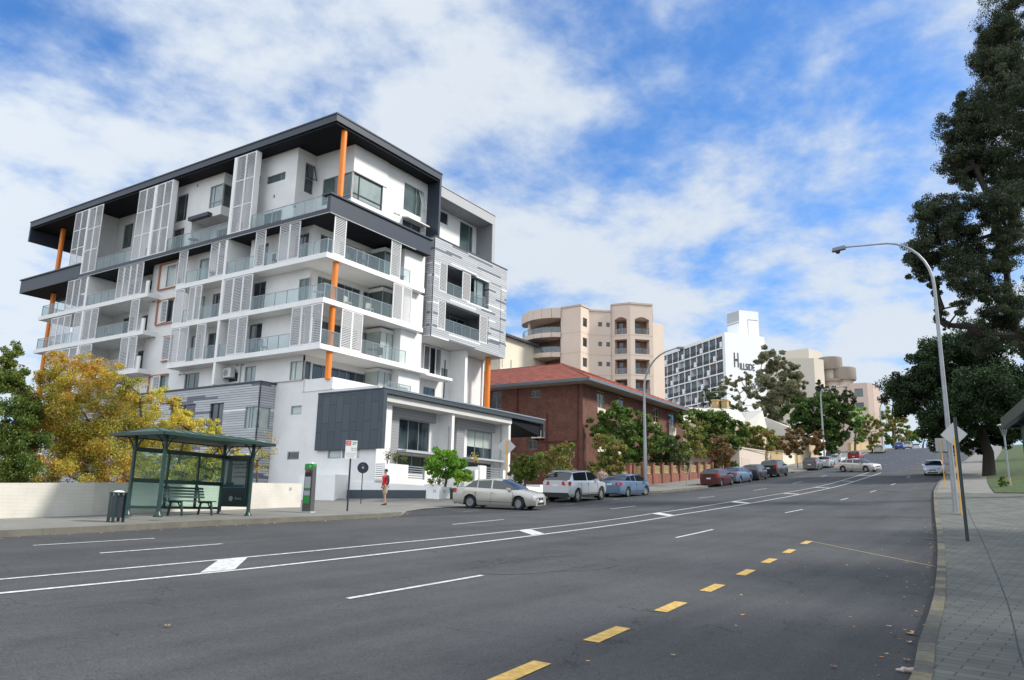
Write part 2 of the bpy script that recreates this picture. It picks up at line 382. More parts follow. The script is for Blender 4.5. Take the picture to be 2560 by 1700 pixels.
def sheet(name, m, xs, ylo, yhi, ny, dz, zf=gz):
    b=MB(); rows=[]
    for x in xs:
        a,c=ylo(x),yhi(x); rows.append([(x,a+(c-a)*j/ny,zf(x,a+(c-a)*j/ny)+dz) for j in range(ny+1)])
    for r,q in zip(rows,rows[1:]):
        for j in range(ny): b.quad(r[j],q[j],q[j+1],r[j+1])
    return b.build(name,m,smooth=True)
XS=[x for x in np.arange(-40,262,1.0)]
# terrain reaching the horizon
b=MB(); gx=[-3000,-800,-200,-80,-60]+list(range(-50,301,5))+[330,420,700,1500,3000]; gy=[-3000,-800,-200,-80,-40,-20,-10,-5,0,5,10,15,20,24,27,30,40,60,100,200,800,3000]
def tz(x,y):
    xx=min(max(x,-79),300); z=gz(xx,y)-.25
    if x>300: z-= (x-300)*.02
    if y>60: z-= (min(y,400)-60)*.02
    if y<-2 and x>30: z-= 0
    return z
for a,c in zip(gx,gx[1:]):
    for d,e in zip(gy,gy[1:]): b.quad((a,d,tz(a,d)),(c,d,tz(c,d)),(c,e,tz(c,e)),(a,e,tz(a,e)))
struct(b.build('ground',M['dirt'],smooth=True))
struct(sheet('road',M['asphalt'],XS,lambda x:kerbR(x)-.3,lambda x:25.2 if x>21 else 21.3,12,0))
# resurfaced dark strip beside the bays and newer asphalt up the hill
struct(sheet('parking_bay',M['asphalt_dark'],[x for x in np.arange(22.6,108.1,.5)],lambda x:float(np.interp(x,[22.6,28,34,50,60,82,100,108],[20.5,20.2,20.5,21.0,20.9,20.7,20.8,21.2])),lambda x:max(kerbL(x)-.02,float(np.interp(x,[22.6,28],[20.6,20.4]))),3,.004))
struct(sheet('road_resurfacing',M['asphalt_blue'],[x for x in np.arange(96,262,2.0)],lambda x:float(np.interp(x,[96,98,262],[19.0,12.2,12.2])),lambda x:25.1,5,.008))
# footpaths
XF=[x for x in np.arange(-40,262,.5)]
fp=struct(sheet('footpath',M['footpath'],XF,lambda x:kerbL(x)+.14,lambda x:30 if x>35 else 46,10,0,fz))
M['paver']=mat('grey_paving_block',(.225,.235,.225),.9)
t,bb=tree_of(M['paver']); g=t.nodes.new('ShaderNodeNewGeometry'); br=t.nodes.new('ShaderNodeTexBrick')
br.inputs['Color1'].default_value=(.100,.108,.098,1); br.inputs['Color2'].default_value=(.138,.142,.126,1); br.inputs['Mortar'].default_value=(.052,.055,.048,1)
br.inputs['Scale'].default_value=1; br.inputs['Mortar Size'].default_value=.009; br.inputs['Brick Width'].default_value=.42; br.inputs['Row Height'].default_value=.21
mp=t.nodes.new('ShaderNodeMapping'); mp.inputs['Rotation'].default_value=(0,0,radians(90+4)); t.links.new(g.outputs['Position'],mp.inputs[0]); t.links.new(mp.outputs[0],br.inputs[0])
no=t.nodes.new('ShaderNodeTexNoise'); no.inputs['Scale'].default_value=1.3; no.inputs['Detail'].default_value=8; t.links.new(g.outputs['Position'],no.inputs[0])
rr=t.nodes.new('ShaderNodeMapRange'); rr.inputs[1].default_value=.3; rr.inputs[2].default_value=.7; rr.inputs[3].default_value=.72; rr.inputs[4].default_value=1.12; t.links.new(no.outputs[0],rr.inputs[0])
vs=t.nodes.new('ShaderNodeVectorMath'); vs.operation='SCALE'; t.links.new(br.outputs[0],vs.inputs[0]); t.links.new(rr.outputs[0],vs.inputs['Scale']); t.links.new(vs.outputs[0],bb.inputs['Base Color'])
bp=t.nodes.new('ShaderNodeBump'); bp.inputs['Strength'].default_value=.5; bp.inputs['Distance'].default_value=.01; t.links.new(br.outputs['Fac'],bp.inputs['Height']); bp.invert=True; t.links.new(bp.outputs[0],bb.inputs['Normal'])
def rz(x,y): return gz(x,min(y,kerbR(x)))+.13
XR=[x for x in np.arange(-12,57.6,.5)]
struct(sheet('footpath',M['paver'],XR,lambda x:-9,lambda x:kerbR(x)-.14,8,0,rz))
struct(sheet('park_path',M['footpath'],[x for x in np.arange(57.5,262,2.)],lambda x:kerbR(x)-3.4,lambda x:kerbR(x)-.14,2,0,rz))
def parkz(x,y): return rz(x,y)+.04+.05*max(0,kerbR(x)-3.4-y)*min(1,max(0,(x-57)/20))
struct(sheet('park_lawn',M['grass'],[x for x in np.arange(57.5,262,2.5)],lambda x:-60,lambda x:kerbR(x)-3.4,14,0,parkz))
struct(sheet('park_ground',M['grass'],[x for x in np.arange(-40,57.6,2.5)],lambda x:-60,lambda x:-9,6,0,lambda x,y:gz(x,-2)+.15))
# kerbs
def kerb(name, xs, yf, side, zf, m):
    b=MB()
    w=.15 if side>0 else .2
    for a,c in zip(xs,xs[1:]):
        g=.006
        a2=a+g; 
        ya,yc=yf(a2),yf(c)
        za,zc=zf(a2,ya),zf(c,yc)
        b.hexa([(a2,ya,za-.35),(c,yc,zc-.35),(c,yc+side*w,zc-.35),(a2,ya+side*w,za-.35),(a2,ya+side*.02,za),(c,yc+side*.02,zc),(c,yc+side*w,zc),(a2,ya+side*w,za)])
    return struct(b.build(name,m))
kerb('kerb',[x for x in np.arange(-40,22.1,1.0)]+[22.6,23.2,23.8],kerbL,1,lambda x,y:gz(x,y)+.155,M['kerbmat'])
kerb('kerb',[x for x in np.arange(36.5,262,1.5)],kerbL,1,lambda x,y:gz(x,y)+.155,M['kerbmat'])
# right kerb: sandy blocks of differing tone
M['kerbR']=mat('sandy_kerb_block',(.30,.27,.205),.9,bump=.3,bscale=25)
t,bb=tree_of(M['kerbR']); g=t.nodes.new('ShaderNodeNewGeometry'); cr=t.nodes.new('ShaderNodeValToRGB')
cr.color_ramp.elements[0].color=(.07,.07,.066,1); cr.color_ramp.elements[1].color=(.20,.17,.11,1); e=cr.color_ramp.elements.new(.35); e.color=(.11,.104,.085,1); e=cr.color_ramp.elements.new(.7); e.color=(.16,.145,.105,1)
t.links.new(g.outputs['Random Per Island'],cr.inputs[0]); no=t.nodes.new('ShaderNodeTexNoise'); no.inputs['Scale'].default_value=9; no.inputs['Detail'].default_value=6; t.links.new(g.outputs['Position'],no.inputs[0])
rr=t.nodes.new('ShaderNodeMapRange'); rr.inputs[1].default_value=.3; rr.inputs[2].default_value=.7; rr.inputs[3].default_value=.7; rr.inputs[4].default_value=1.15; t.links.new(no.outputs[0],rr.inputs[0])
vs=t.nodes.new('ShaderNodeVectorMath'); vs.operation='SCALE'; t.links.new(cr.outputs[0],vs.inputs[0]); t.links.new(rr.outputs[0],vs.inputs['Scale']); t.links.new(vs.outputs[0],bb.inputs['Base Color'])
kerb('kerb',[x for x in np.arange(-10,57,.6)],kerbR,-1,lambda x,y:gz(x,y)+.135,M['kerbR'])
kerb('kerb',[x for x in np.arange(56.6,262,1.5)],kerbR,-1,lambda x,y:gz(x,y)+.135,M['kerbmat'])
# dark joint strip line between kerb side course and pavers
b=MB()
for a in np.arange(4,45,.5):
    f=lambda x:kerbR(x)-1.02-.012*max(0,x-9)
    b.quad((a,f(a)-.007,rz(a,f(a))+.004),(a+.5,f(a+.5)-.007,rz(a+.5,f(a+.5))+.004),(a+.5,f(a+.5)+.007,rz(a+.5,f(a+.5))+.004),(a,f(a)+.007,rz(a,f(a))+.004))
struct(b.build('footpath_joint',M['darkframe']))
# --- markings
def ribbon(b, yf, x0, x1, w, dz=.008, step=1.0):
    n=max(1,int(round((x1-x0)/step)))
    for i in range(n):
        a=x0+(x1-x0)*i/n; c=x0+(x1-x0)*(i+1)/n; ya,yc=yf(a),yf(c)
        b.quad((a,ya-w/2,gz(a,ya-w/2)+dz),(c,yc-w/2,gz(c,yc-w/2)+dz),(c,yc+w/2,gz(c,yc+w/2)+dz),(a,ya+w/2,gz(a,ya+w/2)+dz))
s1f=lambda x:float(np.interp(x,[-30,6.2,17.2,22,35,44,58,72,94],[13.4,13.44,13.78,14.03,15.0,14.75,14.4,14.27,14.75]))
s2f=lambda x:float(np.interp(x,[-30,5.6,9.7,15.5,22.9,35.4,43,52.2,70,93],[12.1,12.12,12.14,12.4,12.88,13.75,13.45,13.1,12.9,13.33]))
b=MB(); ribbon(b,s1f,-35,95,.10); ribbon(b,s2f,-35,93,.12)
struct(b.build('centre_lines',M['paint']))
b=MB()
def dband(x0,x1,dx=1.0,dz=.012):      # slanted band between the two centre lines
    pts=[(x0,s2f(x0)+.08),(x1,s2f(x1)+.08),(x1+dx,s1f(x1+dx)-.07),(x0+dx,s1f(x0+dx)-.07)]
    b.poly([(x,y,gz(x,y)+dz) for x,y in pts])
for x0,w in ((8.85,.72),(20.8,.8),(33.8,.9),(44.6,.8),(55.2,.5),(64.5,.45),(75,.45),(86,.45),(-3,.75)): dband(x0,x0+w, 1.3 if x0<12 else 1.0)
struct(b.build('median_bands',M['paint']))
b=MB()
drf=lambda x:float(np.interp(x,[8,12.5,24,28.2,39.2,41.9,50,61,72,84],[8.58,8.8,9.5,9.75,9.97,9.78,9.5,9.25,9.3,9.6]))
for a,c in ((-3.5,-.2),(8.8,12.5),(24,28.2),(39.2,41.9),(50.1,52.2),(59.2,61.6),(69.3,72),(81.7,84.4)): ribbon(b,drf,a,c,.10)
dlf=lambda x:float(np.interp(x,[8,12.1,21.7,25.9,36.7,39.7,48.5,51,60,64,72,88],[15.8,15.98,16.7,17.35,18.0,17.93,17.63,17.45,17.5,17.6,17.5,17.9]))
for a,c in ((-4,-1),(9.1,12.1),(21.9,26),(36.7,39.7),(48.5,51.1),(60,64),(72,75.4),(84.7,88.3)): ribbon(b,dlf,a,c,.09)
ribbon(b,lambda x:17.9,8.8,11.6,.08); ribbon(b,lambda x:17.9,-4,-1,.08)
struct(b.build('lane_dashes',M['paint']))
b=MB()
yf=lambda x:float(np.interp(x,[4,6.9,9.2,11.9,14.5,17.3,20,22.8,26],[4.1,4.37,4.58,4.81,5.05,5.28,5.53,5.74,6.0]))
for xc in (2.3,4.6,6.85,9.25,11.9,14.5,17.3,20,22.8,25.8): ribbon(b,yf,xc-.55,xc+.55,.21)
ribbon(b,lambda x:0,0,0.01,.001)
struct(b.build('bus_lane_dashes',M['ypaint']))
b=MB(); p0=(26.3,6.0); p1=(22.0,2.1)
b.poly([(x,y,gz(x,y)+.008) for x,y in ((26.3,6.0),(22.1,2.12),(22.2,2.12),(26.4,6.0))]); struct(b.build('bay_end_line',mat('faded_yellow',(.32,.25,.13),.8)))
b=MB()
for a,c in ((29.2,30.6),(38.6,39.7),(44.7,45.4),(51.6,52.2),(57.3,57.9),(62.9,63.6),(70.4,71),(76.4,77),(83.4,84)): ribbon(b,lambda x:21.75,a,c,.09,.012)
for a in (29.2,38.6,44.7,51.6,57.3,62.9,70.4,76.4,83.4): b.poly([(x,y,gz(x,y)+.012) for x,y in ((a,21.2),(a+.09,21.2),(a+.09,22.4),(a,22.4))])
struct(b.build('parking_bay_lines',M['fadepaint']))
# white edge line far right, lane studs uphill
b=MB(); ribbon(b,lambda x:kerbR(x)+.12,96,160,.14,.012,4); struct(b.build('edge_line',M['paint']))
b=MB()
for i in range(16):
    for yy in (12.4,15.9,19.4):
        x=100+i*6+ (3 if yy==15.9 else 0); b.box(x,x+.35,yy-.12,yy+.12,gz(x,yy),gz(x,yy)+.03)
struct(b.build('lane_studs',M['paint']))
# tyre scuffs and drain
b=MB()
def arc(cx,cy,rx_,ry_,a0,a1,w):
    n=24
    for i in range(n):
        A=a0+(a1-a0)*i/n; B=a0+(a1-a0)*(i+1)/n
        p=[(cx+(rx_+o)*cos(q),cy+(ry_+o*.7)*sin(q)) for q,o in ((A,0),(B,0),(B,w),(A,w))]
        b.poly([(x,y,gz(x,y)+.004) for x,y in p])
arc(15.2,8.9,1.9,.85,.3,2.9,.09); arc(15.0,8.9,2.2,.75,2.6,5.2,.07); arc(15.6,8.7,1.6,.95,3.6,6.1,.07); arc(14.2,9.0,2.6,.6,.9,2.2,.06)
for (x,y,a,l,w) in ((9.9,4.5,.5,.35,.05),(9.7,4.55,.2,.2,.07),(17.5,5.2,.4,.45,.04),(22.5,8.0,.5,.6,.035)):
    d=Vector((cos(a),sin(a),0)); e=Vector((-sin(a),cos(a),0))
    b.poly([(q.x,q.y,gz(q.x,q.y)+.004) for q in [Vector((x,y,0))+(d*(l*cos(k))*.6+e*(w*sin(k)))*(1+.35*sin(3.1*k+x)+.2*sin(7*k)) for k in np.linspace(0,2*pi,26,endpoint=False)]])
struct(b.build('tyre_scuffs',mat('tyre_scuff',(.034,.035,.038),.85,col2=(.066,.067,.07),vscale=5,rng=(.35,.6))))
b=MB()
x0=29.6; b.box(x0,x0+.42,kerbR(x0)+.02,kerbR(x0)+.95,gz(x0,3)-.05,gz(x0,3)+.012)
dr=b.build('drain_grate',mat('dark_iron',(.03,.032,.035),.6,metal=.5)); tag(dr,'dark iron drain grate in the gutter of the right kerb','drain')
# ================================================================== the modern apartment block
def striped(name, rowh=.17, length=3.6, coords='sum'):
    m=mat(name,(.36,.37,.40),.5,spec=.4); t,b=tree_of(m)
    g=t.nodes.new('ShaderNodeNewGeometry'); sp=t.nodes.new('ShaderNodeSeparateXYZ'); t.links.new(g.outputs['Position'],sp.inputs[0])
    ad=t.nodes.new('ShaderNodeMath'); ad.operation='ADD'; t.links.new(sp.outputs[0],ad.inputs[0]); t.links.new(sp.outputs[1],ad.inputs[1])
    cb=t.nodes.new('ShaderNodeCombineXYZ'); t.links.new(ad.outputs[0],cb.inputs[0]); t.links.new(sp.outputs[2],cb.inputs[1])
    br=t.nodes.new('ShaderNodeTexBrick'); br.inputs['Color1'].default_value=(0,0,0,1); br.inputs['Color2'].default_value=(1,1,1,1); br.inputs['Mortar'].default_value=(.5,.5,.5,1)
    br.inputs['Scale'].default_value=1; br.inputs['Brick Width'].default_value=length; br.inputs['Row Height'].default_value=rowh; br.inputs['Mortar Size'].default_value=.0; br.offset=.37; br.offset_frequency=3; br.squash=.6; br.squash_frequency=2
    t.links.new(cb.outputs[0],br.inputs[0])
    cr=t.nodes.new('ShaderNodeValToRGB'); cr.color_ramp.interpolation='CONSTANT'
    el=cr.color_ramp.elements; el[0].position=0; el[0].color=(.15,.16,.20,1); el[1].position=.11; el[1].color=(.44,.455,.48,1)
    for p_,c_ in ((.5,(.48,.495,.515,1)),(.70,(.52,.53,.545,1)),(.90,(.80,.81,.82,1))): e=el.new(p_); e.color=c_
    t.links.new(br.outputs[0],cr.inputs[0])
    br2=t.nodes.new('ShaderNodeTexBrick'); br2.inputs['Color1'].default_value=br2.inputs['Color2'].default_value=(1,1,1,1); br2.inputs['Mortar'].default_value=(.35,.36,.4,1)
    br2.inputs['Scale'].default_value=1; br2.inputs['Brick Width'].default_value=100; br2.inputs['Row Height'].default_value=rowh; br2.inputs['Mortar Size'].default_value=.02
    t.links.new(cb.outputs[0],br2.inputs[0])
    mx=t.nodes.new('ShaderNodeMix'); mx.data_type='RGBA'; mx.blend_type='MULTIPLY'; mx.inputs[0].default_value=1
    t.links.new(cr.outputs[0],mx.inputs[6]); t.links.new(br2.outputs[0],mx.inputs[7]); t.links.new(mx.outputs[2],b.inputs['Base Color'])
    return m
M['striped']=striped('striped_grey_boards')
M['greyboard']=mat('plain_grey_boards',(.27,.275,.29),.6)
t,bb=tree_of(M['greyboard']); g=t.nodes.new('ShaderNodeNewGeometry'); sp=t.nodes.new('ShaderNodeSeparateXYZ'); t.links.new(g.outputs['Position'],sp.inputs[0])
mm=t.nodes.new('ShaderNodeMath'); mm.operation='PINGPONG'; mm.inputs[1].default_value=.1; t.links.new(sp.outputs[2],mm.inputs[0]); rr=t.nodes.new('ShaderNodeMapRange'); rr.inputs[1].default_value=0; rr.inputs[2].default_value=.014; rr.inputs[3].default_value=.45; rr.inputs[4].default_value=1; t.links.new(mm.outputs[0],rr.inputs[0])
vs=t.nodes.new('ShaderNodeVectorMath'); vs.operation='SCALE'; vs.inputs[0].default_value=(.27,.275,.29); t.links.new(rr.outputs[0],vs.inputs['Scale']); t.links.new(vs.outputs[0],bb.inputs['Base Color'])
M['slatepanel']=mat('slate_panel_with_joints',(.05,.066,.085),.5)
t,bb=tree_of(M['slatepanel']); g=t.nodes.new('ShaderNodeNewGeometry'); sp=t.nodes.new('ShaderNodeSeparateXYZ'); t.links.new(g.outputs['Position'],sp.inputs[0]); cb=t.nodes.new('ShaderNodeCombineXYZ'); t.links.new(sp.outputs[2],cb.inputs[0]); t.links.new(sp.outputs[1],cb.inputs[1])
br=t.nodes.new('ShaderNodeTexBrick'); br.inputs['Scale'].default_value=1; br.inputs['Color1'].default_value=(.042,.057,.076,1); br.inputs['Color2'].default_value=(.060,.078,.098,1); br.inputs['Mortar'].default_value=(.018,.024,.034,1); br.inputs['Brick Width'].default_value=1.75; br.inputs['Row Height'].default_value=.62; br.inputs['Mortar Size'].default_value=.022; br.offset=.33; br.offset_frequency=2
t.links.new(cb.outputs[0],br.inputs[0]); t.links.new(br.outputs[0],bb.inputs['Base Color'])

AP=empty('apartment_building',(34.83,38.0,0),0,'white modern apartment block with charcoal flat roof, orange columns and grey louvre screens','building')
def fr(b,a,c,za,zb,w=.05): pass
def sidewall(b,p,q0,q1,z0,z1,holes=(),depth=.14): b.wall((p,q1),(0,-1),q1-q0,z0,z1,[(q1-h[1],q1-h[0],h[2],h[3]) for h in holes],depth)
def streetwall(b,q,p0,p1,z0,z1,holes=(),depth=.14): b.wall((p0,q),(1,0),p1-p0,z0,z1,[(h[0]-p0,h[1]-p0,h[2],h[3]) for h in holes],depth)
def win(plane,c,a0,a1,z0,z1,g='glass',mull=(),tr=(),fm='alu',par=None,d=.11,fw=.05):
    """glazed window: plane 'x' (faces -x at x=c) or 'y' (faces -y at y=c)"""
    par=par or AP; b=MB(); f=MB()
    def bx(m,u0,u1,za,zb,da,db):
        if plane=='x': m.box(c+da,c+db,u0,u1,za,zb)
        else: m.box(u0,u1,c+da,c+db,za,zb)
    bx(b,a0+.01,a1-.01,z0+.01,z1-.01,d,d+.02)
    for (u0,u1,za,zb) in ((a0,a1,z0,z0+fw),(a0,a1,z1-fw,z1),(a0,a0+fw,z0+fw,z1-fw),(a1-fw,a1,z0+fw,z1-fw)): bx(f,u0,u1,za,zb,d-.05,d-.001)
    for mu in mull: u=a0+(a1-a0)*mu; bx(f,u-fw/2,u+fw/2,z0+fw,z1-fw,d-.045,d-.002)
    for t_ in tr: z=z0+(z1-z0)*t_; bx(f,a0+fw,a1-fw,z-fw/2,z+fw/2,d-.043,d-.003)
    o=b.build('window',M[g],par); fo=f.build('frame',M[fm],o); return o
def louvre(plane,c,a0,a1,z0,z1,n=1,rails=(),par=None,m='louvre',pitch=.115,frm='white',stile=.06):
    """n sliding screens side by side"""
    par=par or AP; w=(a1-a0)/n
    for i in range(n):
        b=MB(); u0=a0+i*w+.012; u1=a0+(i+1)*w-.012
        def bx(ua,ub,za,zb,da,db,mi=0):
            if plane=='x': b.box(c+da,c+db,ua,ub,za,zb,mi)
            else: b.box(ua,ub,c+da,c+db,za,zb,mi)
        bx(u0,u0+stile,z0,z1,0,.06,1); bx(u1-stile,u1,z0,z1,0,.06,1); bx(u0+stile,u1-stile,z0,z0+stile,0,.06,1); bx(u0+stile,u1-stile,z1-stile,z1,0,.06,1)
        for r_ in rails: z=z0+(z1-z0)*r_; bx(u0+stile,u1-stile,z-.03,z+.03,-.002,.055,1)
        k=int((z1-z0-2*stile)/pitch); pt=(z1-z0-2*stile)/k
        for j in range(k):
            z=z0+stile+pt*(j+.5)
            # tilted slat
            hz=pt*.36; t0,t1=.008,.05
            if plane=='x': pts=[(c+t0,u0+stile,z-hz),(c+t0,u1-stile,z-hz),(c+t1,u1-stile,z+hz*.7),(c+t1,u0+stile,z+hz*.7)]
            else: pts=[(u0+stile,c+t0,z-hz),(u1-stile,c+t0,z-hz),(u1-stile,c+t1,z+hz*.7),(u0+stile,c+t1,z+hz*.7)]
            b.quad(*pts); b.quad(*[(q_[0],q_[1],q_[2]+.022) for q_ in pts][::-1])
            b.quad(pts[0],pts[1],(pts[1][0],pts[1][1],pts[1][2]+.022),(pts[0][0],pts[0][1],pts[0][2]+.022))
        b.build('louvre_screen',[M[m],M[frm]],par)
def balus(plane,c,a0,a1,z0,h=1.0,n=None,par=None,posts=True):
    par=par or AP; n=n or max(1,int(round((a1-a0)/1.15))); g=MB(); r=MB()
    def bx(m,u0,u1,za,zb,da,db):
        if plane=='x': m.box(c+da,c+db,u0,u1,za,zb)
        else: m.box(u0,u1,c+da,c+db,za,zb)
    w=(a1-a0)/n
    for i in range(n): bx(g,a0+i*w+.03,a0+(i+1)*w-.03,z0+.06,z0+h-.05,.03,.04)
    bx(r,a0,a1,z0+h-.04,z0+h,.01,.06)
    for i in range(n+1): u=min(max(a0+i*w,a0+.02),a1-.02); bx(r,u-.02,u+.02,z0,z0+h-.041,.015,.055)
    o=g.build('balustrade',M['bglass'],par); r.build('rail',M['alu'],o)
    return o
S5,S4,S3=(16.32,16.68),(13.18,13.53),(10.05,10.40)
Lpoly=lambda pe:[(0,0),(pe,0),(pe,2.8),(3.2,2.8),(3.2,16.8),(0,16.8)]
for (z0,z1),pe in ((S5,10.3),(S4,10.3),(S3,11.2)):
    b=MB(); b.prism(Lpoly(pe),z0,z1); b.build('balcony_slab',M['slab'],AP)
    b=MB(); b.prism([(0,20.55),(3.2,20.55),(3.2,37.94 if z0>11 else 36.5),(0,37.94 if z0>11 else 36.5)],z0,z1)
    b.box(0,.12,20.552,20.95,z1,z1+1.0); b.build('balcony_slab',M['slab'],AP)
# level six band: dark floor slab with deep corner beams
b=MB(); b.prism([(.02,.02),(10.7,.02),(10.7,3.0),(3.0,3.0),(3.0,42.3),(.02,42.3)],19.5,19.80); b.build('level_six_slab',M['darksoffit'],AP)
b=MB()
b.box(-.03,.02,.25,31.68,19.52,19.83)
b.box(-.03,.22,-.03,.24,19.52,20.78); b.box(.22,10.75,-.03,.2,19.52,20.78); b.box(-.15,10.95,-.15,.42,20.78,20.90)
b.box(-.03,.2,31.7,42.4,19.52,20.78); b.box(-.14,.36,31.6,42.5,20.78,20.90); b.box(.2,12,42.15,42.4,19.52,20.78)
b.box(-.15,.3,.42,.75,20.78,20.90)
b.build('charcoal_beam',M['char'],AP)
b=MB(); b.box(-.045,-.02,0,31.7,19.46,19.515); b.box(0,9.0,-.045,-.02,19.46,19.515); b.build('beam_trim',M['lightpanel'],AP)
# roof: fascia, soffit, fins at both ends
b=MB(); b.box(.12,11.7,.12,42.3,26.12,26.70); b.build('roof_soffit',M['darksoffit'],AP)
b=MB(); b.box(0,.115,0,42.43,26.3,26.85); b.box(.115,11.85,0,.115,26.3,26.85); b.box(.115,11.85,.115,42.43,26.702,26.84)
b.box(-.05,11.9,-.05,.0,26.80,26.9); b.box(-.05,.0,0,42.48,26.80,26.9); b.build('roof',M['char'],AP)
b=MB(); b.box(11.62,11.85,.01,12,21.3,26.30); b.build('roof_end_fin',M['char'],AP)
b=MB(); b.box(.115,12,42.18,42.43,24.85,26.3); b.box(0,.115,42.2,42.43,24.85,26.3); b.build('roof_end_fin',M['char'],AP)
# orange columns
def col(x,y,z0,z1,r=.205): b=MB(); b.cyl((x,y),r,z0,z1,24); b.build('orange_column',M['orange'],AP,smooth=True)
col(1.2,.42,20.0,26.12); 
for a,c in ((16.68-.36-3.14+.35,16.32),(S3[1],S4[0]),(8.2,S3[0])): col(1.2,.35,a,c)
col(1.7,39.35,-.5,19.5,.22); col(1.7,39.35,19.8,26.12,.22)
col(20.55,1.0,7.2,13.08,.24)
# party fins
b=MB(); b.box(.02,3.2,10.76,11.04,8.4,10.05); b.box(.02,3.2,10.76,11.04,10.4,13.18); b.box(.02,3.2,10.76,11.04,13.53,16.32); b.box(.02,3.2,10.76,11.04,16.68,19.5); b.build('party_fin',M['slab'],AP)
b=MB(); 
for a,c in ((7,10.05),(10.4,13.18),(13.53,16.32),(16.68,19.5)): b.box(.02,3.2,30.0,30.28,a,c)
b.build('party_fin',M['slab'],AP)
# ---- side facade inner walls, with openings
W=MB()
levels=[(16.68,19.5),(13.53,16.32),(10.40,13.18)]
doors=[[(7.5,8.7,16.75,19.0),(3.2,4.6,16.75,19.0)],[(7.4,8.8,13.6,16.0),(2.75,3.85,14.0,15.6)],[(7.4,8.8,10.45,12.85),(3.0,4.2,10.45,12.9)]]
for (z0,z1),dd in zip(levels,doors):
    sidewall(W,1.15,2.8,9.5,z0,z1,dd); W.wall((1.15,9.5),(1,0),1.7,z0,z1); sidewall(W,2.85,9.5,10.76,z0,z1)
    W.wall((1.15,2.8),(0,-1),.0001,z0,z1)
    sidewall(W,1.15,11.04,16.8,z0,z1,[(12.2,13.6,z0+.05,z0+2.3),(14.5,15.7,z0+.05,z0+2.3)])
for (z0,z1) in levels:
    sidewall(W,2.6,22.0,34.0,z0,z1,[(24.2,25.3,z0+.05,z0+2.3),(26.5,28.2,z0+.05,z0+2.4)])
    W.wall((1.15,22.0),(1,0),1.45,z0,z1)
# returns facing -y where the walls step out again
W.quad((1.15,22.0,8),(2.6,22.0,8),(2.6,22.0,19.5),(1.15,22.0,19.5))
sidewall(W,1.15,16.8,22.0,7.9,19.5,[(18.6,20.05,17.3,19.1),(18.6,20.1,14.25,16.1),(18.1,19.3,11.05,13.0),(18.1,20.05,8.7,9.85)],.1)
sidewall(W,1.15,5.7,16.8,7.9,10.05,[(7.65,8.85,8.6,9.72),(14.2,16.0,8.5,9.75),(9.6,10.7,8.7,9.4)])
sidewall(W,1.15,2.8,5.7,8.35,10.05,[(2.85,4.05,8.38,9.68)])
sidewall(W,1.3,-4.25,5.7,-.6,7.5,[(2.75,3.8,6.0,6.6),(2.65,3.8,2.96,3.5),(-1.25,-.05,2.98,3.52),(-2.85,-1.35,2.98,3.52)])
sidewall(W,1.3,2.8,5.72,7.5,8.37); W.quad((1.15,2.8,8.365),(1.3,2.8,8.365),(1.3,5.72,8.365),(1.15,5.72,8.365)); W.wall((1.3,5.72),(0,-1),.001,7,8)
sidewall(W,1.2,22.0,34,-.6,10.05,[(23,24.5,8.3,9.8),(26.5,28.5,8.3,9.8)])
# street walls
for (z0,z1) in levels:
    streetwall(W,2.8,1.15,8.4,z0,z1,[(1.9,3.3,z0+.02,z0+2.4),(3.8,6.2,z0+.02,z0+2.4),(6.5,7.6,z0+.02,z0+2.4)])
streetwall(W,2.6,1.15,8.4,7.5,10.05,[(1.2,1.75,8.4,9.65),(1.85,7.0,8.45,9.6)])
# white pier and lower street wall
for a,c in ((7.3,10.05),(10.40,13.18),(13.53,16.32),(16.68,19.5)): W.box(8.4,10.85,.55,3.4,a,c)
streetwall(W,2.35,10.85,21.6,6.5,13.08,[(13.4,15.1,10.2,13.0),(15.7,16.6,10.35,11.5),(13.5,15.0,7.4,9.6)])
W.quad((21.6,2.35,6.5),(21.6,12,6.5),(21.6,12,19),(21.6,2.35,19))
# penthouse walls
streetwall(W,1.28,3.1,11.62,19.8,26.12,[(3.12,6.36,22.0,24.0),(8.76,10.95,23.0,25.3),(8.76,11.0,20.9,22.2)])
W.box(3.1,6.75,1.22,1.278,24.02,26.12)
sidewall(W,3.1,1.28,5.25,19.8,26.12,[(1.3,4.37,21.9,24.0)])
streetwall(W,5.25,1.3,3.1,19.8,26.12,[(2.1,2.97,22.9,25.25)])
sidewall(W,1.3,5.25,11.0,19.8,26.12,[(6.5,8.6,23.85,24.48),(9.38,9.75,24.1,24.85),(6.55,8.6,20.2,21.45)])
W.wall((1.3,11.0),(1,0),1.7,19.8,26.12); sidewall(W,3.0,11.0,17.6,19.8,26.12,[(12.0,13.5,19.9,22.3),(15.2,16.6,19.9,22.2)])
sidewall(W,1.3,13.9,17.6,22.55,26.12,[(13.92,15.55,23.3,25.2)]); streetwall(W,13.9,1.3,3.0,22.55,26.12,[(1.32,2.9,23.3,25.2)])
W.quad((1.3,13.9,22.55),(1.3,17.6,22.55),(3.0,17.6,22.55),(3.0,13.9,22.55))
streetwall(W,17.6,1.3,3.0,19.8,22.55)
sidewall(W,1.3,17.6,21.8,19.8,26.12,[(18.5,20.0,22.95,25.3),(18.55,20.0,19.9,22.27)])
W.wall((1.3,21.8),(1,0),1.6,19.8,26.12); sidewall(W,2.9,21.8,31.7,19.8,26.12,[(29.1,30.58,22.9,25.25),(25.0,26.6,20.0,22.4)])
streetwall(W,31.7,1.4,2.9,19.8,26.12); sidewall(W,1.4,31.7,34.5,19.8,26.12)
W.quad((1.4,34.5,19.8),(1.4,34.5,26.12),(12,34.5,26.12),(12,34.5,19.8))
W.build('wall',M['render'],AP)
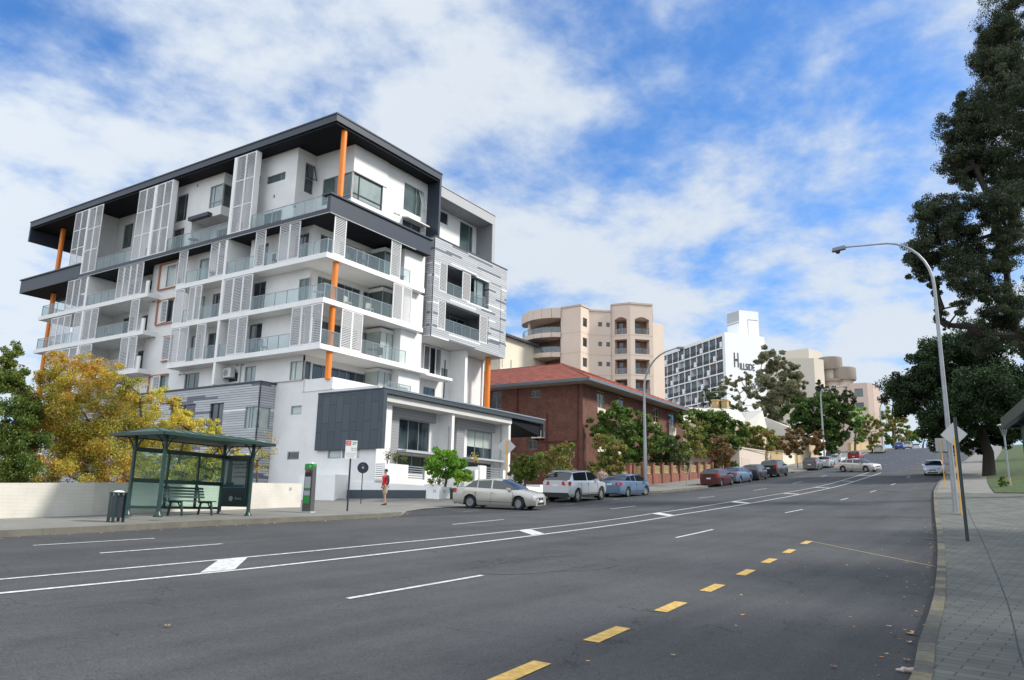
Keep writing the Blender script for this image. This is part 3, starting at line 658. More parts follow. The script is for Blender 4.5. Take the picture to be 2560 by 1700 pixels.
# solid core closing the back
b=MB(); b.box(3.25,12.0,3.5,33.9,-.6,19.45); b.box(3.25,11.55,5.5,34.4,19.85,26.05); b.box(12.0,21.55,3.4,12.0,-.6,21); b.box(1.55,3.2,2.9,33.9,-.6,7.9); b.box(1.5,21,-.6,3.3,-.6,6.3)
b.build('rear_wall',M['render'],AP)
# spandrel parapet at level two (white wedge), terrace behind
b=MB(); b.hexa([(1.25,-.1,7.55),(8.6,-.1,7.25),(8.6,.1,7.25),(1.25,.1,7.55),(1.25,-.1,8.33),(8.6,-.1,8.33),(8.6,.1,8.33),(1.25,.1,8.33)])
b.box(1.25,1.4,.1,2.8,7.5,8.33); b.box(1.4,10.8,.1,2.6,7.3,7.52); b.build('terrace_parapet',M['slab'],AP)
# slats of timber-look block between: striped clad box on the left
b=MB()
b.wall((-.05,33.5),(0,-1),28.0,-.6,8.2,[(33.5-h[1],33.5-h[0],h[2],h[3]) for h in ((5.52,6.85,5.05,6.55),(9.25,10.8,3.9,7.0),(12.5,15.5,3.9,7.1),(18.5,20.5,3.9,7.0))],.18)
b.wall((-.05,5.5),(1,0),1.34,-.6,8.2,[(.02,1.05,5.05,6.52)],.15)
b.build('clad_wall',M['striped'],AP)
b=MB(); b.box(-.13,1.3,5.44,5.62,8.2,8.30); b.box(-.13,.1,5.62,33.5,8.2,8.30); b.box(-.1,-.02,5.44,5.53,3.9,8.2); b.build('coping',M['slate'],AP)
b=MB(); b.quad((.1,5.62,8.1),(1.2,5.62,8.1),(1.2,33.5,8.1),(.1,33.5,8.1)); b.build('terrace_floor',M['midgrey'],AP)
win('x',-.05,5.52,6.85,5.05,6.55,'blind',(.5,.72)); win('y',5.5,-.03,1.0,5.05,6.52,'curtain',(),fm='alu')
for q0,q1,z1 in ((9.25,10.8,7.0),(12.5,15.5,7.1),(18.5,20.5,7.0)): win('x',-.05,q0,q1,3.9,z1,'glass',(.5,),fm='darkframe',d=.16)
# windows: side, levels
for (z0,z1),dd in zip(levels,doors):
    for i,(a,c,e,f_) in enumerate(dd): win('x',1.15,a,c,e,f_,'glass' if i==0 else 'blindgreen',(.5,))
    win('x',1.15,12.2,13.6,z0+.05,z0+2.3,'glass',(.5,)); win('x',1.15,14.5,15.7,z0+.05,z0+2.3,'blind',())
    win('x',2.6,24.2,25.3,z0+.05,z0+2.3,'glass',()); win('x',2.6,26.5,28.2,z0+.05,z0+2.4,'glass',(.5,))
    # street side glazing with a bay
    win('y',2.8,1.9,3.3,z0+.02,z0+2.4,'blindgreen',(.3,)); win('y',2.8,3.8,6.2,z0+.02,z0+2.4,'glass',(.33,.66)); win('y',2.8,6.5,7.6,z0+.02,z0+2.4,'curtain' if z0<12 else 'glass',(.5,))
win('y',2.6,1.2,1.75,8.4,9.65,'glass',()); win('y',2.6,1.85,7.0,8.45,9.6,'glass',(.2,.36,.5,.64,.82))
win('x',1.15,2.85,4.05,8.38,9.68,'curtain',(.62,)); win('x',1.15,7.65,8.85,8.6,9.72,'blind',(.5,)); win('x',1.15,14.2,16.0,8.5,9.75,'blindgreen',(.4,.8)); win('x',1.15,9.6,10.7,8.7,9.4,'blindgreen',())
win('x',1.15,18.6,20.05,17.3,19.1,'curtain',(),d=.08); win('x',1.15,18.6,20.1,14.25,16.1,'glass',(.5,),d=.08); win('x',1.15,18.1,19.3,11.05,13.0,'glass',(),d=.08); win('x',1.15,18.1,20.05,8.7,9.85,'blind',(.35,),d=.08)
for a,c,z0,z1,g in ((2.75,3.8,6.0,6.6,'curtain'),(2.65,3.8,2.96,3.5,'glass'),(-1.25,-.05,2.98,3.52,'curtain'),(-2.85,-1.35,2.98,3.52,'curtain')): win('x',1.3,a,c,z0,z1,g,(),d=.1,fw=.07)
win('x',1.2,23,24.5,8.3,9.8,'blind',(.5,)); win('x',1.2,26.5,28.5,8.3,9.8,'glass',(.5,))
# window hoods of rust-orange flat bar, with louvre shutters
def hood(q0,q1,z0,z1,sides):
    b=MB(); p0,p1=.98,1.12; w=.07
    if 'l' in sides:
        b.box(p0,p1,q1-w,q1,z0+w,z1-w)
    if 'r' in sides: b.box(p0,p1,q0,q0+w,z0+w,z1-w)
    if 't' in sides: b.box(p0,p1,q0,q1,z1-w,z1)
    if 'b' in sides: b.box(p0,p1,q0,q1,z0,z0+w)
    b.build('window_hood',M['rust'],AP)
hood(18.4,20.95,17.1,19.35,'ltb'); hood(18.3,20.7,14.1,16.2,'ltb'); hood(18.0,19.3,10.95,13.05,'tb'); hood(18.1,20.65,8.35,9.95,'lt')
louvre('x',1.0,17.6,18.6,17.2,19.3); louvre('x',1.0,19.2,20.1,14.25,16.1); louvre('x',1.0,18.15,19.25,11.05,13.0); louvre('x',1.0,19.05,20.0,8.7,9.85)
# penthouse windows
win('y',1.28,3.12,6.36,22.0,24.0,'blind',(.24,),(.22,),'darkframe',fw=.09); win('x',3.1,1.3,4.37,21.9,24.0,'blindgreen',(.5,),(.18,)); win('y',1.28,8.76,10.95,23.0,25.3,'blindgreen',(.72,)); win('y',1.28,8.76,11.0,20.9,22.2,'glass',(.5,))
win('y',5.25,2.1,2.97,22.9,25.25,'glass',(),(.5,)); win('x',1.3,6.5,8.6,23.85,24.48,'blindgreen',(.25,)); win('x',1.3,9.38,9.75,24.1,24.85,'glass'); win('x',1.3,6.55,8.6,20.2,21.45,'glass',(.35,))
win('x',3.0,12.0,13.5,19.9,22.3,'glass',(.5,)); win('x',3.0,15.2,16.6,19.9,22.2,'glass',(.5,)); win('x',1.3,13.92,15.55,23.3,25.2,'blind',(.72,),(.25,)); win('y',13.9,1.32,2.9,23.3,25.2,'glass')
win('x',1.3,18.5,20.0,22.95,25.3,'glass',(.3,)); win('x',1.3,18.55,20.0,19.9,22.27,'glass',(.3,)); win('x',2.9,29.1,30.58,22.9,25.25,'blindgreen',(.4,)); win('x',2.9,25.0,26.6,20.0,22.4,'glass',(.5,))
b=MB(); b.box(.9,1.29,15.0,17.6,22.55,22.85); b.build('awning',M['char'],AP)
b=MB(); b.hexa([(8.7,.62,22.18),(11.3,.62,22.18),(11.3,1.27,22.32),(8.7,1.27,22.32),(8.7,.62,22.26),(11.3,.62,22.26),(11.3,1.27,22.44),(8.7,1.27,22.44)]); b.build('awning',M['white'],AP)
# open hopper sashes
b=MB(); a=MB()
for (x0,x1,z0,z1,y) in ((10.5,11.0,23.7,25.2,1.25),): 
    a.quad((x0,y-.45,z0),(x1,y-.45,z0),(x1,y,z1),(x0,y,z1)); 
    for s_,e_ in (((x0,y-.46,z0),(x1,y-.46,z0)),((x0,y-.46,z0),(x0,y-.01,z1)),((x1,y-.46,z0),(x1,y-.01,z1)),((x0,y-.01,z1),(x1,y-.01,z1))): b.bar(s_,e_,.045)
o=a.build('open_sash',M['bglass'],AP); b.build('frame',M['alu'],o)
a=MB(); b=MB(); x0,x1,y=2.15,2.9,5.25
a.quad((x0,y-.4,23.95),(x1,y-.4,23.95),(x1,y-.02,25.2),(x0,y-.02,25.2))
for s_,e_ in (((x0,y-.41,23.95),(x1,y-.41,23.95)),((x0,y-.41,23.95),(x0,y-.03,25.2)),((x1,y-.41,23.95),(x1,y-.03,25.2))): b.bar(s_,e_,.05)
o=a.build('open_sash',M['bglass'],AP); b.build('frame',M['darkframe'],o)
# penthouse tall screens, white fins between, and balustrades
louvre('x',.0,8.42,10.62,19.84,26.1,2,(.34,.67)); louvre('x',.0,18.85,20.98,19.84,26.1,2,(.34,.67)); louvre('x',.0,21.32,23.65,19.84,26.1,2,(.34,.67)); louvre('x',.0,29.2,31.42,19.84,26.1,2,(.34,.67)); louvre('x',.0,31.62,33.85,20.95,26.1,2,(.3,.65),m='lightpanel')
for q0,q1 in ((10.63,10.95),(21.0,21.3),(31.44,31.6),(8.34,8.42),(18.75,18.84)): bits('screen_fin',M['white'],AP,(-.02,.45,q0,q1,19.84,26.1))
balus('x',.02,.35,8.3,19.83,1.08); balus('x',.02,11.0,18.72,19.83,1.08); balus('x',.02,23.7,29.15,19.83,1.08)
# screens on the side, levels 5, 4, 3
for a,c,n in ((6.48,7.6,1),(2.87,5.0,2),(15.7,16.8,1),(10.78,12.82,2),(21.65,25.4,4)): louvre('x',.03,a,c,16.72,19.48,n)
louvre('x',.03,30.3,33.5,16.72,19.48,3,m='lightpanel')
for a,c,n in ((7.5,10.72,3),(15.6,16.75,1),(13.4,14.95,2),(21.6,22.8,1),(30.3,31.6,1),(27.7,29.9,2)): louvre('x',.03,a,c,13.56,16.28,n)
louvre('x',.03,32.1,35.5,13.56,16.2,3,m='lightpanel')
for a,c,n in ((0.05,3.05,3),(7.65,9.75,2),(12.4,13.5,1),(14.5,16.75,2),(21.3,23.6,2),(28.0,29.9,1)): louvre('x',.03,a,c,10.43,13.15,n)
louvre('x',.03,30.3,35.5,10.43,13.1,4,m='lightpanel')
for zz0,segs in ((16.68,((.02,2.8),(5.05,6.45),(7.65,10.7),(12.9,15.65),(25.45,29.9),(33.6,37.6))),(13.53,((.02,7.45),(11.08,13.35),(15.0,15.55),(22.9,27.6),(31.7,37.6))),(10.40,((3.1,7.6),(9.8,10.7),(11.08,12.35),(13.55,14.4),(23.7,27.9)))):
    for a,c in segs: balus('x',.05,a,c,zz0,1.0)
balus('y',37.6,.1,2.5,16.68,1.0); balus('y',37.6,.1,2.5,13.53,1.0)
# street side screens and balustrades
louvre('y',.03,.55,1.68,16.72,19.48,1); louvre('y',.03,6.31,7.4,16.72,19.48,1); louvre('y',.03,6.78,8.87,13.56,16.28,2); louvre('y',.03,1.8,3.84,10.43,13.15,2)
balus('y',.05,.1,.52,16.68,1.0,1); balus('y',.05,1.72,6.28,16.68,1.0); balus('y',.05,7.45,8.6,16.68,1.0,1); balus('y',.05,.1,6.74,13.53,1.0); balus('y',.05,.08,1.76,10.40,1.0,1); balus('y',.05,3.88,8.55,10.40,1.0)
balus('y',.3,7.0,9.6,8.33,.6)
# bays with a corner window on the street balconies
for z0,g in ((16.68,'blindgreen'),(13.53,'blindgreen'),(10.40,'curtain'),(8.0,'curtain')):
    h=2.35 if z0>9 else 1.75
    b=MB(); b.box(6.95,8.38,1.25,2.75,z0+h,z0+h+(.25 if z0<9 else .28)); b.build('bay_head',M['render'],AP)
    b=MB(); b.box(7.0,8.36,1.3,1.32,z0+.03,z0+h); b.box(7.0,7.02,1.32,2.74,z0+.03,z0+h); o=b.build('bay_window',M[g],AP)
    b=MB(); 
    for (x,y) in ((7.0,1.29),(8.34,1.29),(7.7,1.29),(6.99,2.7)): b.box(x-.03,x+.03,y-.03,y+.03,z0,z0+h)
    b.build('frame',M['alu'],o)
# ---- right hand box with striped boards
b=MB()
holes=[(12.05,13.08,17.0,19.42),(13.1,15.12,17.0,19.42),(15.14,16.3,17.0,19.42),(16.32,18.97,17.0,19.42),(12.05,13.05,13.9,16.25),(13.07,17.74,13.9,16.25),(17.76,18.97,13.9,16.25)]
streetwall(b,0,11.27,21.75,13.12,21.3,[(12.05,18.97,17.0,19.42),(12.05,18.97,13.9,16.25)],.5)
b.wall((11.27,3.3),(0,-1),3.3,13.12,21.3,[(3.3-1.46,3.3-.56,16.35,18.5),(3.3-1.47,3.3-.53,13.85,16.2)],.3)
b.quad((21.75,0,13.12),(21.75,12,13.12),(21.75,12,21.3),(21.75,0,21.3)); b.quad((11.27,0,21.3),(21.75,0,21.3),(21.75,12,21.3),(11.27,12,21.3))
b.build('clad_box',M['striped'],AP)
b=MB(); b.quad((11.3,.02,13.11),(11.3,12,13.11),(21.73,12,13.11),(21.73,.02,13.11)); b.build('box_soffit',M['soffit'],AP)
b=MB(); b.box(11.2,21.8,-.04,.12,21.3,21.38); b.box(11.2,11.32,.12,3.3,21.3,21.38); b.build('coping',M['slate'],AP)
bits('edge_trim',M['darkframe'],AP,(11.25,11.30,-.02,.03,13.12,21.3),(20.83,20.87,-.012,-.002,13.9,19.5),(18.97,20.83,-.012,-.002,19.46,19.5),(18.97,19.01,-.012,-.002,13.9,16.3))
# loggias behind the openings
for z0,z1 in ((17.0,19.42),(13.9,16.25)):
    b=MB(); b.quad((12.0,2.2,z0-.3),(19,2.2,z0-.3),(19,2.2,z1+.3),(12.0,2.2,z1+.3)); b.quad((12.0,.5,z0),(19,.5,z0),(19,2.2,z0),(12,2.2,z0)); b.quad((12,2.2,z1),(19,2.2,z1),(19,.5,z1),(12,.5,z1)); b.quad((12.0,.5,z0),(12.0,2.2,z0),(12,2.2,z1),(12,.5,z1)); b.quad((19,2.2,z0),(19,.5,z0),(19,.5,z1),(19,2.2,z1))
    b.build('loggia_wall',M['midgrey'],AP)
    win('y',2.05,13.0,15.4,z0+.02,z1-.2,'glass',(.33,.66),d=.1)
win('y',.2,17.1,18.5,17.02,19.4,'blind',(.3,),d=.1,fm='darkframe'); win('y',1.9,16.0,18.2,13.92,16.0,'glass',(.5,),d=.1)
louvre('y',.02,12.07,13.08,17.0,19.42,1); louvre('y',.02,15.14,16.3,17.0,19.42,1); louvre('y',.02,12.07,13.05,13.9,16.25,1); louvre('y',.02,17.76,18.94,13.9,16.25,1)
louvre('x',11.3,.56,1.46,16.35,18.5,1,m='soffit'); louvre('x',11.3,.53,1.47,13.85,16.2,1,m='soffit')
balus('y',.08,13.1,15.1,17.0,1.0); balus('y',.08,16.34,18.6,17.0,1.0); balus('y',.08,13.08,17.72,13.9,1.0)
# fins and slab under the box
b=MB(); b.box(16.87,17.2,.75,2.35,6.8,13.1); b.box(19.35,19.55,.9,2.34,6.8,13.1) if 0 else None; b.build('support_fin',M['slab'],AP)
b=MB(); b.box(10.9,15.4,.9,2.34,10.2,10.42); b.build('balcony_slab',M['slab'],AP)
louvre('y',2.2,13.2,14.0,10.45,13.0,1,m='midgrey'); louvre('y',2.2,14.7,15.5,10.45,13.0,1,m='midgrey'); win('y',2.35,15.7,16.6,10.35,11.5,'blind'); win('y',2.35,13.5,15.0,7.4,9.6,'glass',(.5,)); win('y',2.35,13.4,15.1,10.2,13.0,'glass',(.5,),d=.12)
b=MB(); b.box(21.5,21.66,2.2,2.34,6.8,13.1); b.build('edge_trim',M['white'],AP)
# penthouse frame on the right
b=MB(); b.box(11.86,20.05,.3,6,25.1,26.0); b.box(19.62,20.05,.3,6,21.4,25.1); b.build('penthouse_frame',M['midgrey'],AP)
b=MB(); b.box(11.86,20.06,.26,.298,25.1,25.93); b.box(19.64,20.05,.26,.298,21.4,25.1); b.box(11.86,20.1,.24,.5,26.0,26.07); b.build('frame_face',M['lightpanel'],AP)
b=MB(); streetwall(b,2.0,11.86,19.6,21.3,25.08,[(14.2,15.35,23.9,24.95),(17.1,19.05,22.4,24.95)]); b.build('wall',M['render'],AP)
win('y',2.0,14.2,15.35,23.9,24.95,'glass'); win('y',2.0,17.1,19.05,22.4,24.95,'blindgreen',(.75,))
# ---- street front wing
b=MB(); b.box(1.05,1.28,-4.9,.95,3.5,7.2); b.build('slate_screen',M['slatepanel'],AP)
b=MB(); b.box(1.0,20.45,-4.95,-4.8,6.95,7.30); b.box(1.0,20.45,-4.8,.95,7.2,7.28); b.box(1.0,1.3,-4.95,-4.85,3.5,6.95); b.box(20.25,20.45,-4.95,-4.75,5.9,6.95)
b.build('lower_roof',M['slate'],AP)
b=MB(); b.box(1.0,20.5,-5.0,-4.95,7.24,7.34); b.build('roof_flashing',M['alu'],AP)
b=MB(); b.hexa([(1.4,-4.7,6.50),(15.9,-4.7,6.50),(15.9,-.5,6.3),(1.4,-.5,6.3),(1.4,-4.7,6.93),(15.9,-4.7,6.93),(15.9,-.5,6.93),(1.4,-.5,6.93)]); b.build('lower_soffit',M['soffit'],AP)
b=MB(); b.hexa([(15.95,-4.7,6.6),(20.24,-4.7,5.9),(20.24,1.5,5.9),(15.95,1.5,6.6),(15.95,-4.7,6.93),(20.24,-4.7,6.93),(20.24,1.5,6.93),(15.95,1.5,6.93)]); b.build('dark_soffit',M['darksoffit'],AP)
b=MB(); streetwall(b,-3.3,1.3,16.0,-.6,6.6,[(4.3,7.6,3.75,5.78),(4.2,7.6,2.2,3.4),(12.0,15.3,3.7,5.78),(12.0,15.3,2.2,3.4)],.12)
b.box(8.5,8.78,-4.55,-3.3,-.6,6.5); b.box(15.7,15.98,-4.55,-3.3,-.6,6.5); b.box(1.32,2.6,-4.25,-3.3,-.6,6.5); b.quad((16,-3.3,-.6),(16,3,-.6),(16,3,6.6),(16,-3.3,6.6)); b.build('wall',M['render'],AP)
for x0,x1,g in ((3.1,7.9,'glass'),(10.3,15.2,'curtain')):
    b=MB(); b.box(x0,x0+.95,-3.62,-3.31,2.7,6.48); b.box(x0+.95,x1,-3.62,-3.31,5.78,6.48); b.build('board_surround',M['greyboard'],AP)
    b=MB(); b.box(x0+.9,x1+.3,-4.35,-3.4,3.52,3.66); b.build('window_shelf',M['lightpanel'],AP)
win('y',-3.3,4.3,7.6,3.75,5.78,'glass',(.33,.66),d=.09); win('y',-3.3,12.0,15.3,3.7,5.78,'glass',(.33,.66),d=.09); bits('roller_blind',M['curtain'],AP,(12.06,15.24,-3.3+.075,-3.3+.085,4.55,5.72)); win('y',-3.3,4.2,7.6,2.2,3.4,'glass',(.5,)); win('y',-3.3,12.0,15.3,2.2,3.4,'glass',(.5,))
# courtyard walls towards the street
b=MB()
b.box(1.2,1.45,-8.45,-4.3,-.6,1.70) if 0 else None
b.hexa([(1.2,-9.44,-.6),(1.42,-9.44,-.6),(1.42,-2.1,-.6),(1.2,-2.1,-.6),(1.2,-9.44,1.22),(1.42,-9.44,1.22),(1.42,-2.1,1.55),(1.2,-2.1,1.55)])
b.box(1.42,3.0,-9.44,-9.2,-.6,1.22); b.box(3.55,13.2,-9.44,-9.2,-.6,1.55); b.box(12.9,13.2,-9.2,-3.4,-.6,1.75)
b.box(.95,3.1,-5.4,-5.2,1.0,2.6); b.box(3.1,4.75,-5.4,-5.2,.8,1.74); b.box(4.75,7.2,-5.4,-5.2,.8,2.6); b.box(4.75,4.95,-9.2,-5.4,-.6,1.5); b.box(1.0,1.2,-5.3,-4.3,1.0,2.6) if 0 else None
b.box(6.55,6.85,-8.1,-7.7,0,2.45); b.box(4.6,6.55,-8.0,-7.85,0,1.65); b.box(7.2,7.9,-8.0,-7.8,0,2.78); b.box(7.9,9.9,-8.0,-7.85,0,1.95); b.box(9.9,10.3,-8.0,-7.8,0,2.6); b.box(7.2,7.4,-7.8,-5.2,0,2.7)
b.build('courtyard_wall',M['slab'],AP)
b=MB(); b.box(-.1+.25,1.3,-2.05,1.2,.3,1.9); b.build('meter_cupboard',M['slab'],AP)
b=MB(); b.box(1.165,1.198,-8.46,-2.12,-.6,1.0); b.build('painted_base',M['slate'],AP)
def gate(x0,x1,y,z0,z1):
    b=MB(); n=int((z1-z0)/.13)
    for i in range(n): z=z0+(i+.5)*(z1-z0)/n; b.box(x0,x1,y-.02,y+.02,z-.03,z+.03)
    b.box(x0-.04,x0,y-.03,y+.03,z0,z1); b.box(x1,x1+.04,y-.03,y+.03,z0,z1); b.build('slatted_screen',M['alu'],AP)
gate(3.15,4.7,-5.3,1.76,2.6); gate(8.0,9.85,-7.95,1.98,2.75); gate(4.7,6.5,-7.95,1.68,2.4)
b=MB(); n=7
for i in range(n): z=1.75+(i+.5)*.125; b.box(1.28,1.32,-5.15,-4.32,z-.03,z+.03)
b.build('slatted_screen',M['alu'],AP)
b=MB(); b.box(10.4,12.9,-9.3,-9.26,1.6,2.45) if 0 else b.box(10.6,12.8,-8.0,-7.96,1.3,2.4); b.build('slatted_screen',M['alu'],AP)
# sandstone footing
M['sand']=mat('sandstone',(.42,.30,.17),.9,vary=.35,vscale=3,bump=.3,bscale=18)
b=MB()
for i in range(4): b.box(-.02,.14,-2.05+i*.8,-1.28+i*.8,-.3,.29)
b.box(.15,1.15,-2.3,-2.06,-.3,.26)
b.build('sandstone_footing',M['sand'],AP)
# air conditioner, vents, downpipes, wall lamps
b=MB(); b.box(.95,1.14+1.2,10.65-.9,10.7,0,0) if 0 else b.box(.6,.98,9.75,10.65,8.98,9.65); o=b.build('air_conditioner',M['soffit'],AP)
b=MB(); b.lathe([(.26,0),(.26,.01)],20); ff=b.build('fan_grille',M['alu'],o,loc=(.595,10.3,9.32)); ff.rotation_euler=(0,-pi/2,0)
b=MB(); b.box(.65,1.14,9.8,9.86,8.9,8.97); b.box(.65,1.14,10.5,10.56,8.9,8.97); b.build('bracket',M['alu'],o)
for z in (16.24,13.17,10.07):
    for q in (20.6,21.25): bits('wall_vent',M['midgrey'],AP,(1.12,1.149,q,q+.3,z-.05,z+.05))
for q in (9.0,9.6): bits('wall_vent',M['midgrey'],AP,(1.12,1.149,q,q+.3,9.88,9.95))
for q in (16.0,16.5): bits('wall_vent',M['midgrey'],AP,(1.12,1.149,q,q+.3,9.7,9.78))
for p_,z in ((7.7,22.3),(8.1,22.32)): bits('wall_vent',M['midgrey'],AP,(p_,p_+.3,1.25,1.278,z,z+.06))
for q,z in ((7.5,22.6),(9.7,25.8),(17.3,25.6)): bits('wall_vent',M['midgrey'],AP,(1.25,1.298,q,q+.1,z,z+.22))
for q,z in ((5.0,21.3),(9.9,20.9),(22.5,21.2)): bits('wall_light',M['darkframe'],AP,(1.15,1.298,q,q+.2,z,z+.14))
for a_,c_,r_ in (((1.1,9.3,8.0),(1.1,9.3,9.95),.04),((15.6,-3.9,1.0),(15.6,-3.9,6.4),.05),((8.45,-4.35,2.8),(8.45,-4.35,5.6),.04)):
    b=MB(); b.tube([a_,c_],r_,8); b.build('downpipe',M['lightpanel'],AP,smooth=True)
b=MB(); b.box(16.55,16.62,.9,1.2,8.9,11.8) if 0 else b.box(16.1,16.16,2.28,2.34,8.8,12.2); b.build('downpipe',M['darkframe'],AP)

def ochair(p_,q_,z,rz,m_,label):
    T=empty('balcony_chair',(34.83+p_,38+q_,z),rz,label,'chair','chairs on the apartment balconies'); b=MB(); b.box(-.22,.22,-.22,.22,.42,.46); b.build('seat',m_,T)
    b=MB(); b.box(-.22,.22,.19,.23,.47,.92); b.build('backrest',m_,T)
    for x in (-.19,.19):
        for y in (-.19,.19): b=MB(); b.box(x-.02,x+.02,y-.02,y+.02,0,.42); b.build('leg',M['alu'],T)
def otable(p_,q_,z,m_,label,r=.42):
    T=empty('balcony_table',(34.83+p_,38+q_,z),0,label,'table','tables on the apartment balconies'); b=MB(); b.lathe([(r,.70),(r,.73)],18); b.build('table_top',m_,T); b=MB(); b.lathe([(.2,0),(.03,.03),(.03,.70)],10); b.build('leg',M['alu'],T)
M['redplastic']=mat('red_plastic',(.55,.06,.02),.5); M['wicker']=mat('dark_wicker',(.05,.04,.04),.8); M['cushion']=mat('cream_cushion',(.5,.47,.40),.9)
ochair(4.35,.75,10.40,.4,M['redplastic'],'orange red chair on the lowest street balcony beside the louvre screens')
otable(5.9,.9,10.40,M['wicker'],'dark round table on the lowest street balcony'); ochair(6.4,.7,10.40,2.4,M['wicker'],'dark chair at the round table on the lowest street balcony')
ochair(3.1,.9,13.53,.2,M['cushion'],'cream lounge chair behind the middle corner balustrade'); ochair(5.2,.8,13.53,-.3,M['cushion'],'second cream chair nearer the right end of the middle balcony'); otable(.8,1.4,13.53,M['alu'],'small grey table at the corner of the middle balcony',.35)
ochair(3.0,.9,16.68,.2,M['wicker'],'dark wicker chair on the upper street balcony'); otable(4.4,1.0,16.68,M['wicker'],'dark round table on the upper street balcony'); ochair(.6,5.8,16.68,1.4,M['wicker'],'dark chair behind the narrow upper side balustrade')
ochair(.5,6.3,10.40,1.6,M['alu'],'grey chair on the lowest side balcony near the open door'); otable(.6,16.0,19.82,M['cushion'],'pale table on the penthouse terrace under the hanging window'); ochair(.6,26.3,13.53,1.2,M['cushion'],'cream chair on the left wing balcony'); ochair(14.3,1.2,13.9,.3,M['alu'],'grey chair in the lower opening of the striped box'); 
def opot(p_,q_,z,label,h=.5):
    T=empty('potted_plant',(34.83+p_,38+q_,z),0,label,'potted plant','pots on the apartment balconies'); b=MB(); b.lathe([(.14,0),(.18,.34),(.15,.34)],14); b.build('pot',M['slate'],T); b=MB()
    for k in range(26):
        a=k*2.4; r=.05+.012*k; e=Vector((cos(a)*r,sin(a)*r,.34+h*(.4+.6*((k*7)%10)/10))); b.tube([(0,0,.32),e*.6+Vector((0,0,.15)),e],[.02,.035,.004],4)
    b.build('leaves',mat('pot_plant_green',(.05,.11,.03),.7),T)
opot(.9,.6,10.40,'potted plant at the corner of the lowest balcony behind the column'); opot(8.0,.4,16.68,'blue grey pot on the upper balcony by the white pier',.2); opot(.4,12.8,16.68,'dark pot on the upper side balcony left of the white fin')
# ================================================================== other buildings, fence
def brickmat(name, c1, c2, mortar, w=.23, h=.086, ms=.012, axis='sum', vary=True):
    m=mat(name,c1,.88); t,b=tree_of(m)
    g=t.nodes.new('ShaderNodeNewGeometry'); sp=t.nodes.new('ShaderNodeSeparateXYZ'); t.links.new(g.outputs['Position'],sp.inputs[0])
    ad=t.nodes.new('ShaderNodeMath'); ad.operation='ADD'; t.links.new(sp.outputs[0],ad.inputs[0]); t.links.new(sp.outputs[1],ad.inputs[1])
    cb=t.nodes.new('ShaderNodeCombineXYZ'); t.links.new(ad.outputs[0],cb.inputs[0]); t.links.new(sp.outputs[2],cb.inputs[1])
    br=t.nodes.new('ShaderNodeTexBrick'); br.inputs['Color1'].default_value=(*c1,1); br.inputs['Color2'].default_value=(*c2,1); br.inputs['Mortar'].default_value=(*mortar,1)
    br.inputs['Scale'].default_value=1; br.inputs['Brick Width'].default_value=w; br.inputs['Row Height'].default_value=h; br.inputs['Mortar Size'].default_value=ms
    t.links.new(cb.outputs[0],br.inputs[0])
    no=t.nodes.new('ShaderNodeTexNoise'); no.inputs['Scale'].default_value=1.1; no.inputs['Detail'].default_value=7; no.inputs['Roughness'].default_value=.7; t.links.new(g.outputs['Position'],no.inputs[0])
    rr=t.nodes.new('ShaderNodeMapRange'); rr.inputs[1].default_value=.3; rr.inputs[2].default_value=.7; rr.inputs[3].default_value=.7; rr.inputs[4].default_value=1.3; t.links.new(no.outputs[0],rr.inputs[0])
    vs=t.nodes.new('ShaderNodeVectorMath'); vs.operation='SCALE'; t.links.new(br.outputs[0],vs.inputs[0]); t.links.new(rr.outputs[0],vs.inputs['Scale']); t.links.new(vs.outputs[0],b.inputs['Base Color'])
    return m
M['brick']=brickmat('red_brown_brick',(.20,.055,.034),(.095,.034,.026),(.14,.10,.08))
M['fencebrick']=brickmat('red_fence_brick',(.30,.085,.050),(.20,.058,.038),(.18,.13,.10))
M['tile']=mat('terracotta_roof_tiles',(.38,.095,.052),.8)
t,bb=tree_of(M['tile']); g=t.nodes.new('ShaderNodeNewGeometry'); br=t.nodes.new('ShaderNodeTexBrick'); sp=t.nodes.new('ShaderNodeSeparateXYZ'); t.links.new(g.outputs['Position'],sp.inputs[0])
cb=t.nodes.new('ShaderNodeCombineXYZ'); ad=t.nodes.new('ShaderNodeMath'); ad.operation='ADD'; t.links.new(sp.outputs[0],ad.inputs[0]); t.links.new(sp.outputs[1],ad.inputs[1]); t.links.new(ad.outputs[0],cb.inputs[0]); t.links.new(sp.outputs[2],cb.inputs[1]); t.links.new(cb.outputs[0],br.inputs[0])
br.inputs['Scale'].default_value=1; br.inputs['Brick Width'].default_value=.42; br.inputs['Row Height'].default_value=.16; br.inputs['Mortar Size'].default_value=.03; br.inputs['Color1'].default_value=(.46,.13,.068,1); br.inputs['Color2'].default_value=(.27,.06,.04,1); br.inputs['Mortar'].default_value=(.14,.035,.025,1)
no=t.nodes.new('ShaderNodeTexNoise'); no.inputs['Scale'].default_value=1.4; no.inputs['Detail'].default_value=6; t.links.new(g.outputs['Position'],no.inputs[0]); rr=t.nodes.new('ShaderNodeMapRange'); rr.inputs[1].default_value=.3; rr.inputs[2].default_value=.7; rr.inputs[3].default_value=.7; rr.inputs[4].default_value=1.25; t.links.new(no.outputs[0],rr.inputs[0])
vs=t.nodes.new('ShaderNodeVectorMath'); vs.operation='SCALE'; t.links.new(br.outputs[0],vs.inputs[0]); t.links.new(rr.outputs[0],vs.inputs['Scale']); t.links.new(vs.outputs[0],bb.inputs['Base Color'])
bp=t.nodes.new('ShaderNodeBump'); bp.inputs['Strength'].default_value=.8; bp.inputs['Distance'].default_value=.05; bp.invert=True; t.links.new(br.outputs['Fac'],bp.inputs['Height']); t.links.new(bp.outputs[0],bb.inputs['Normal'])
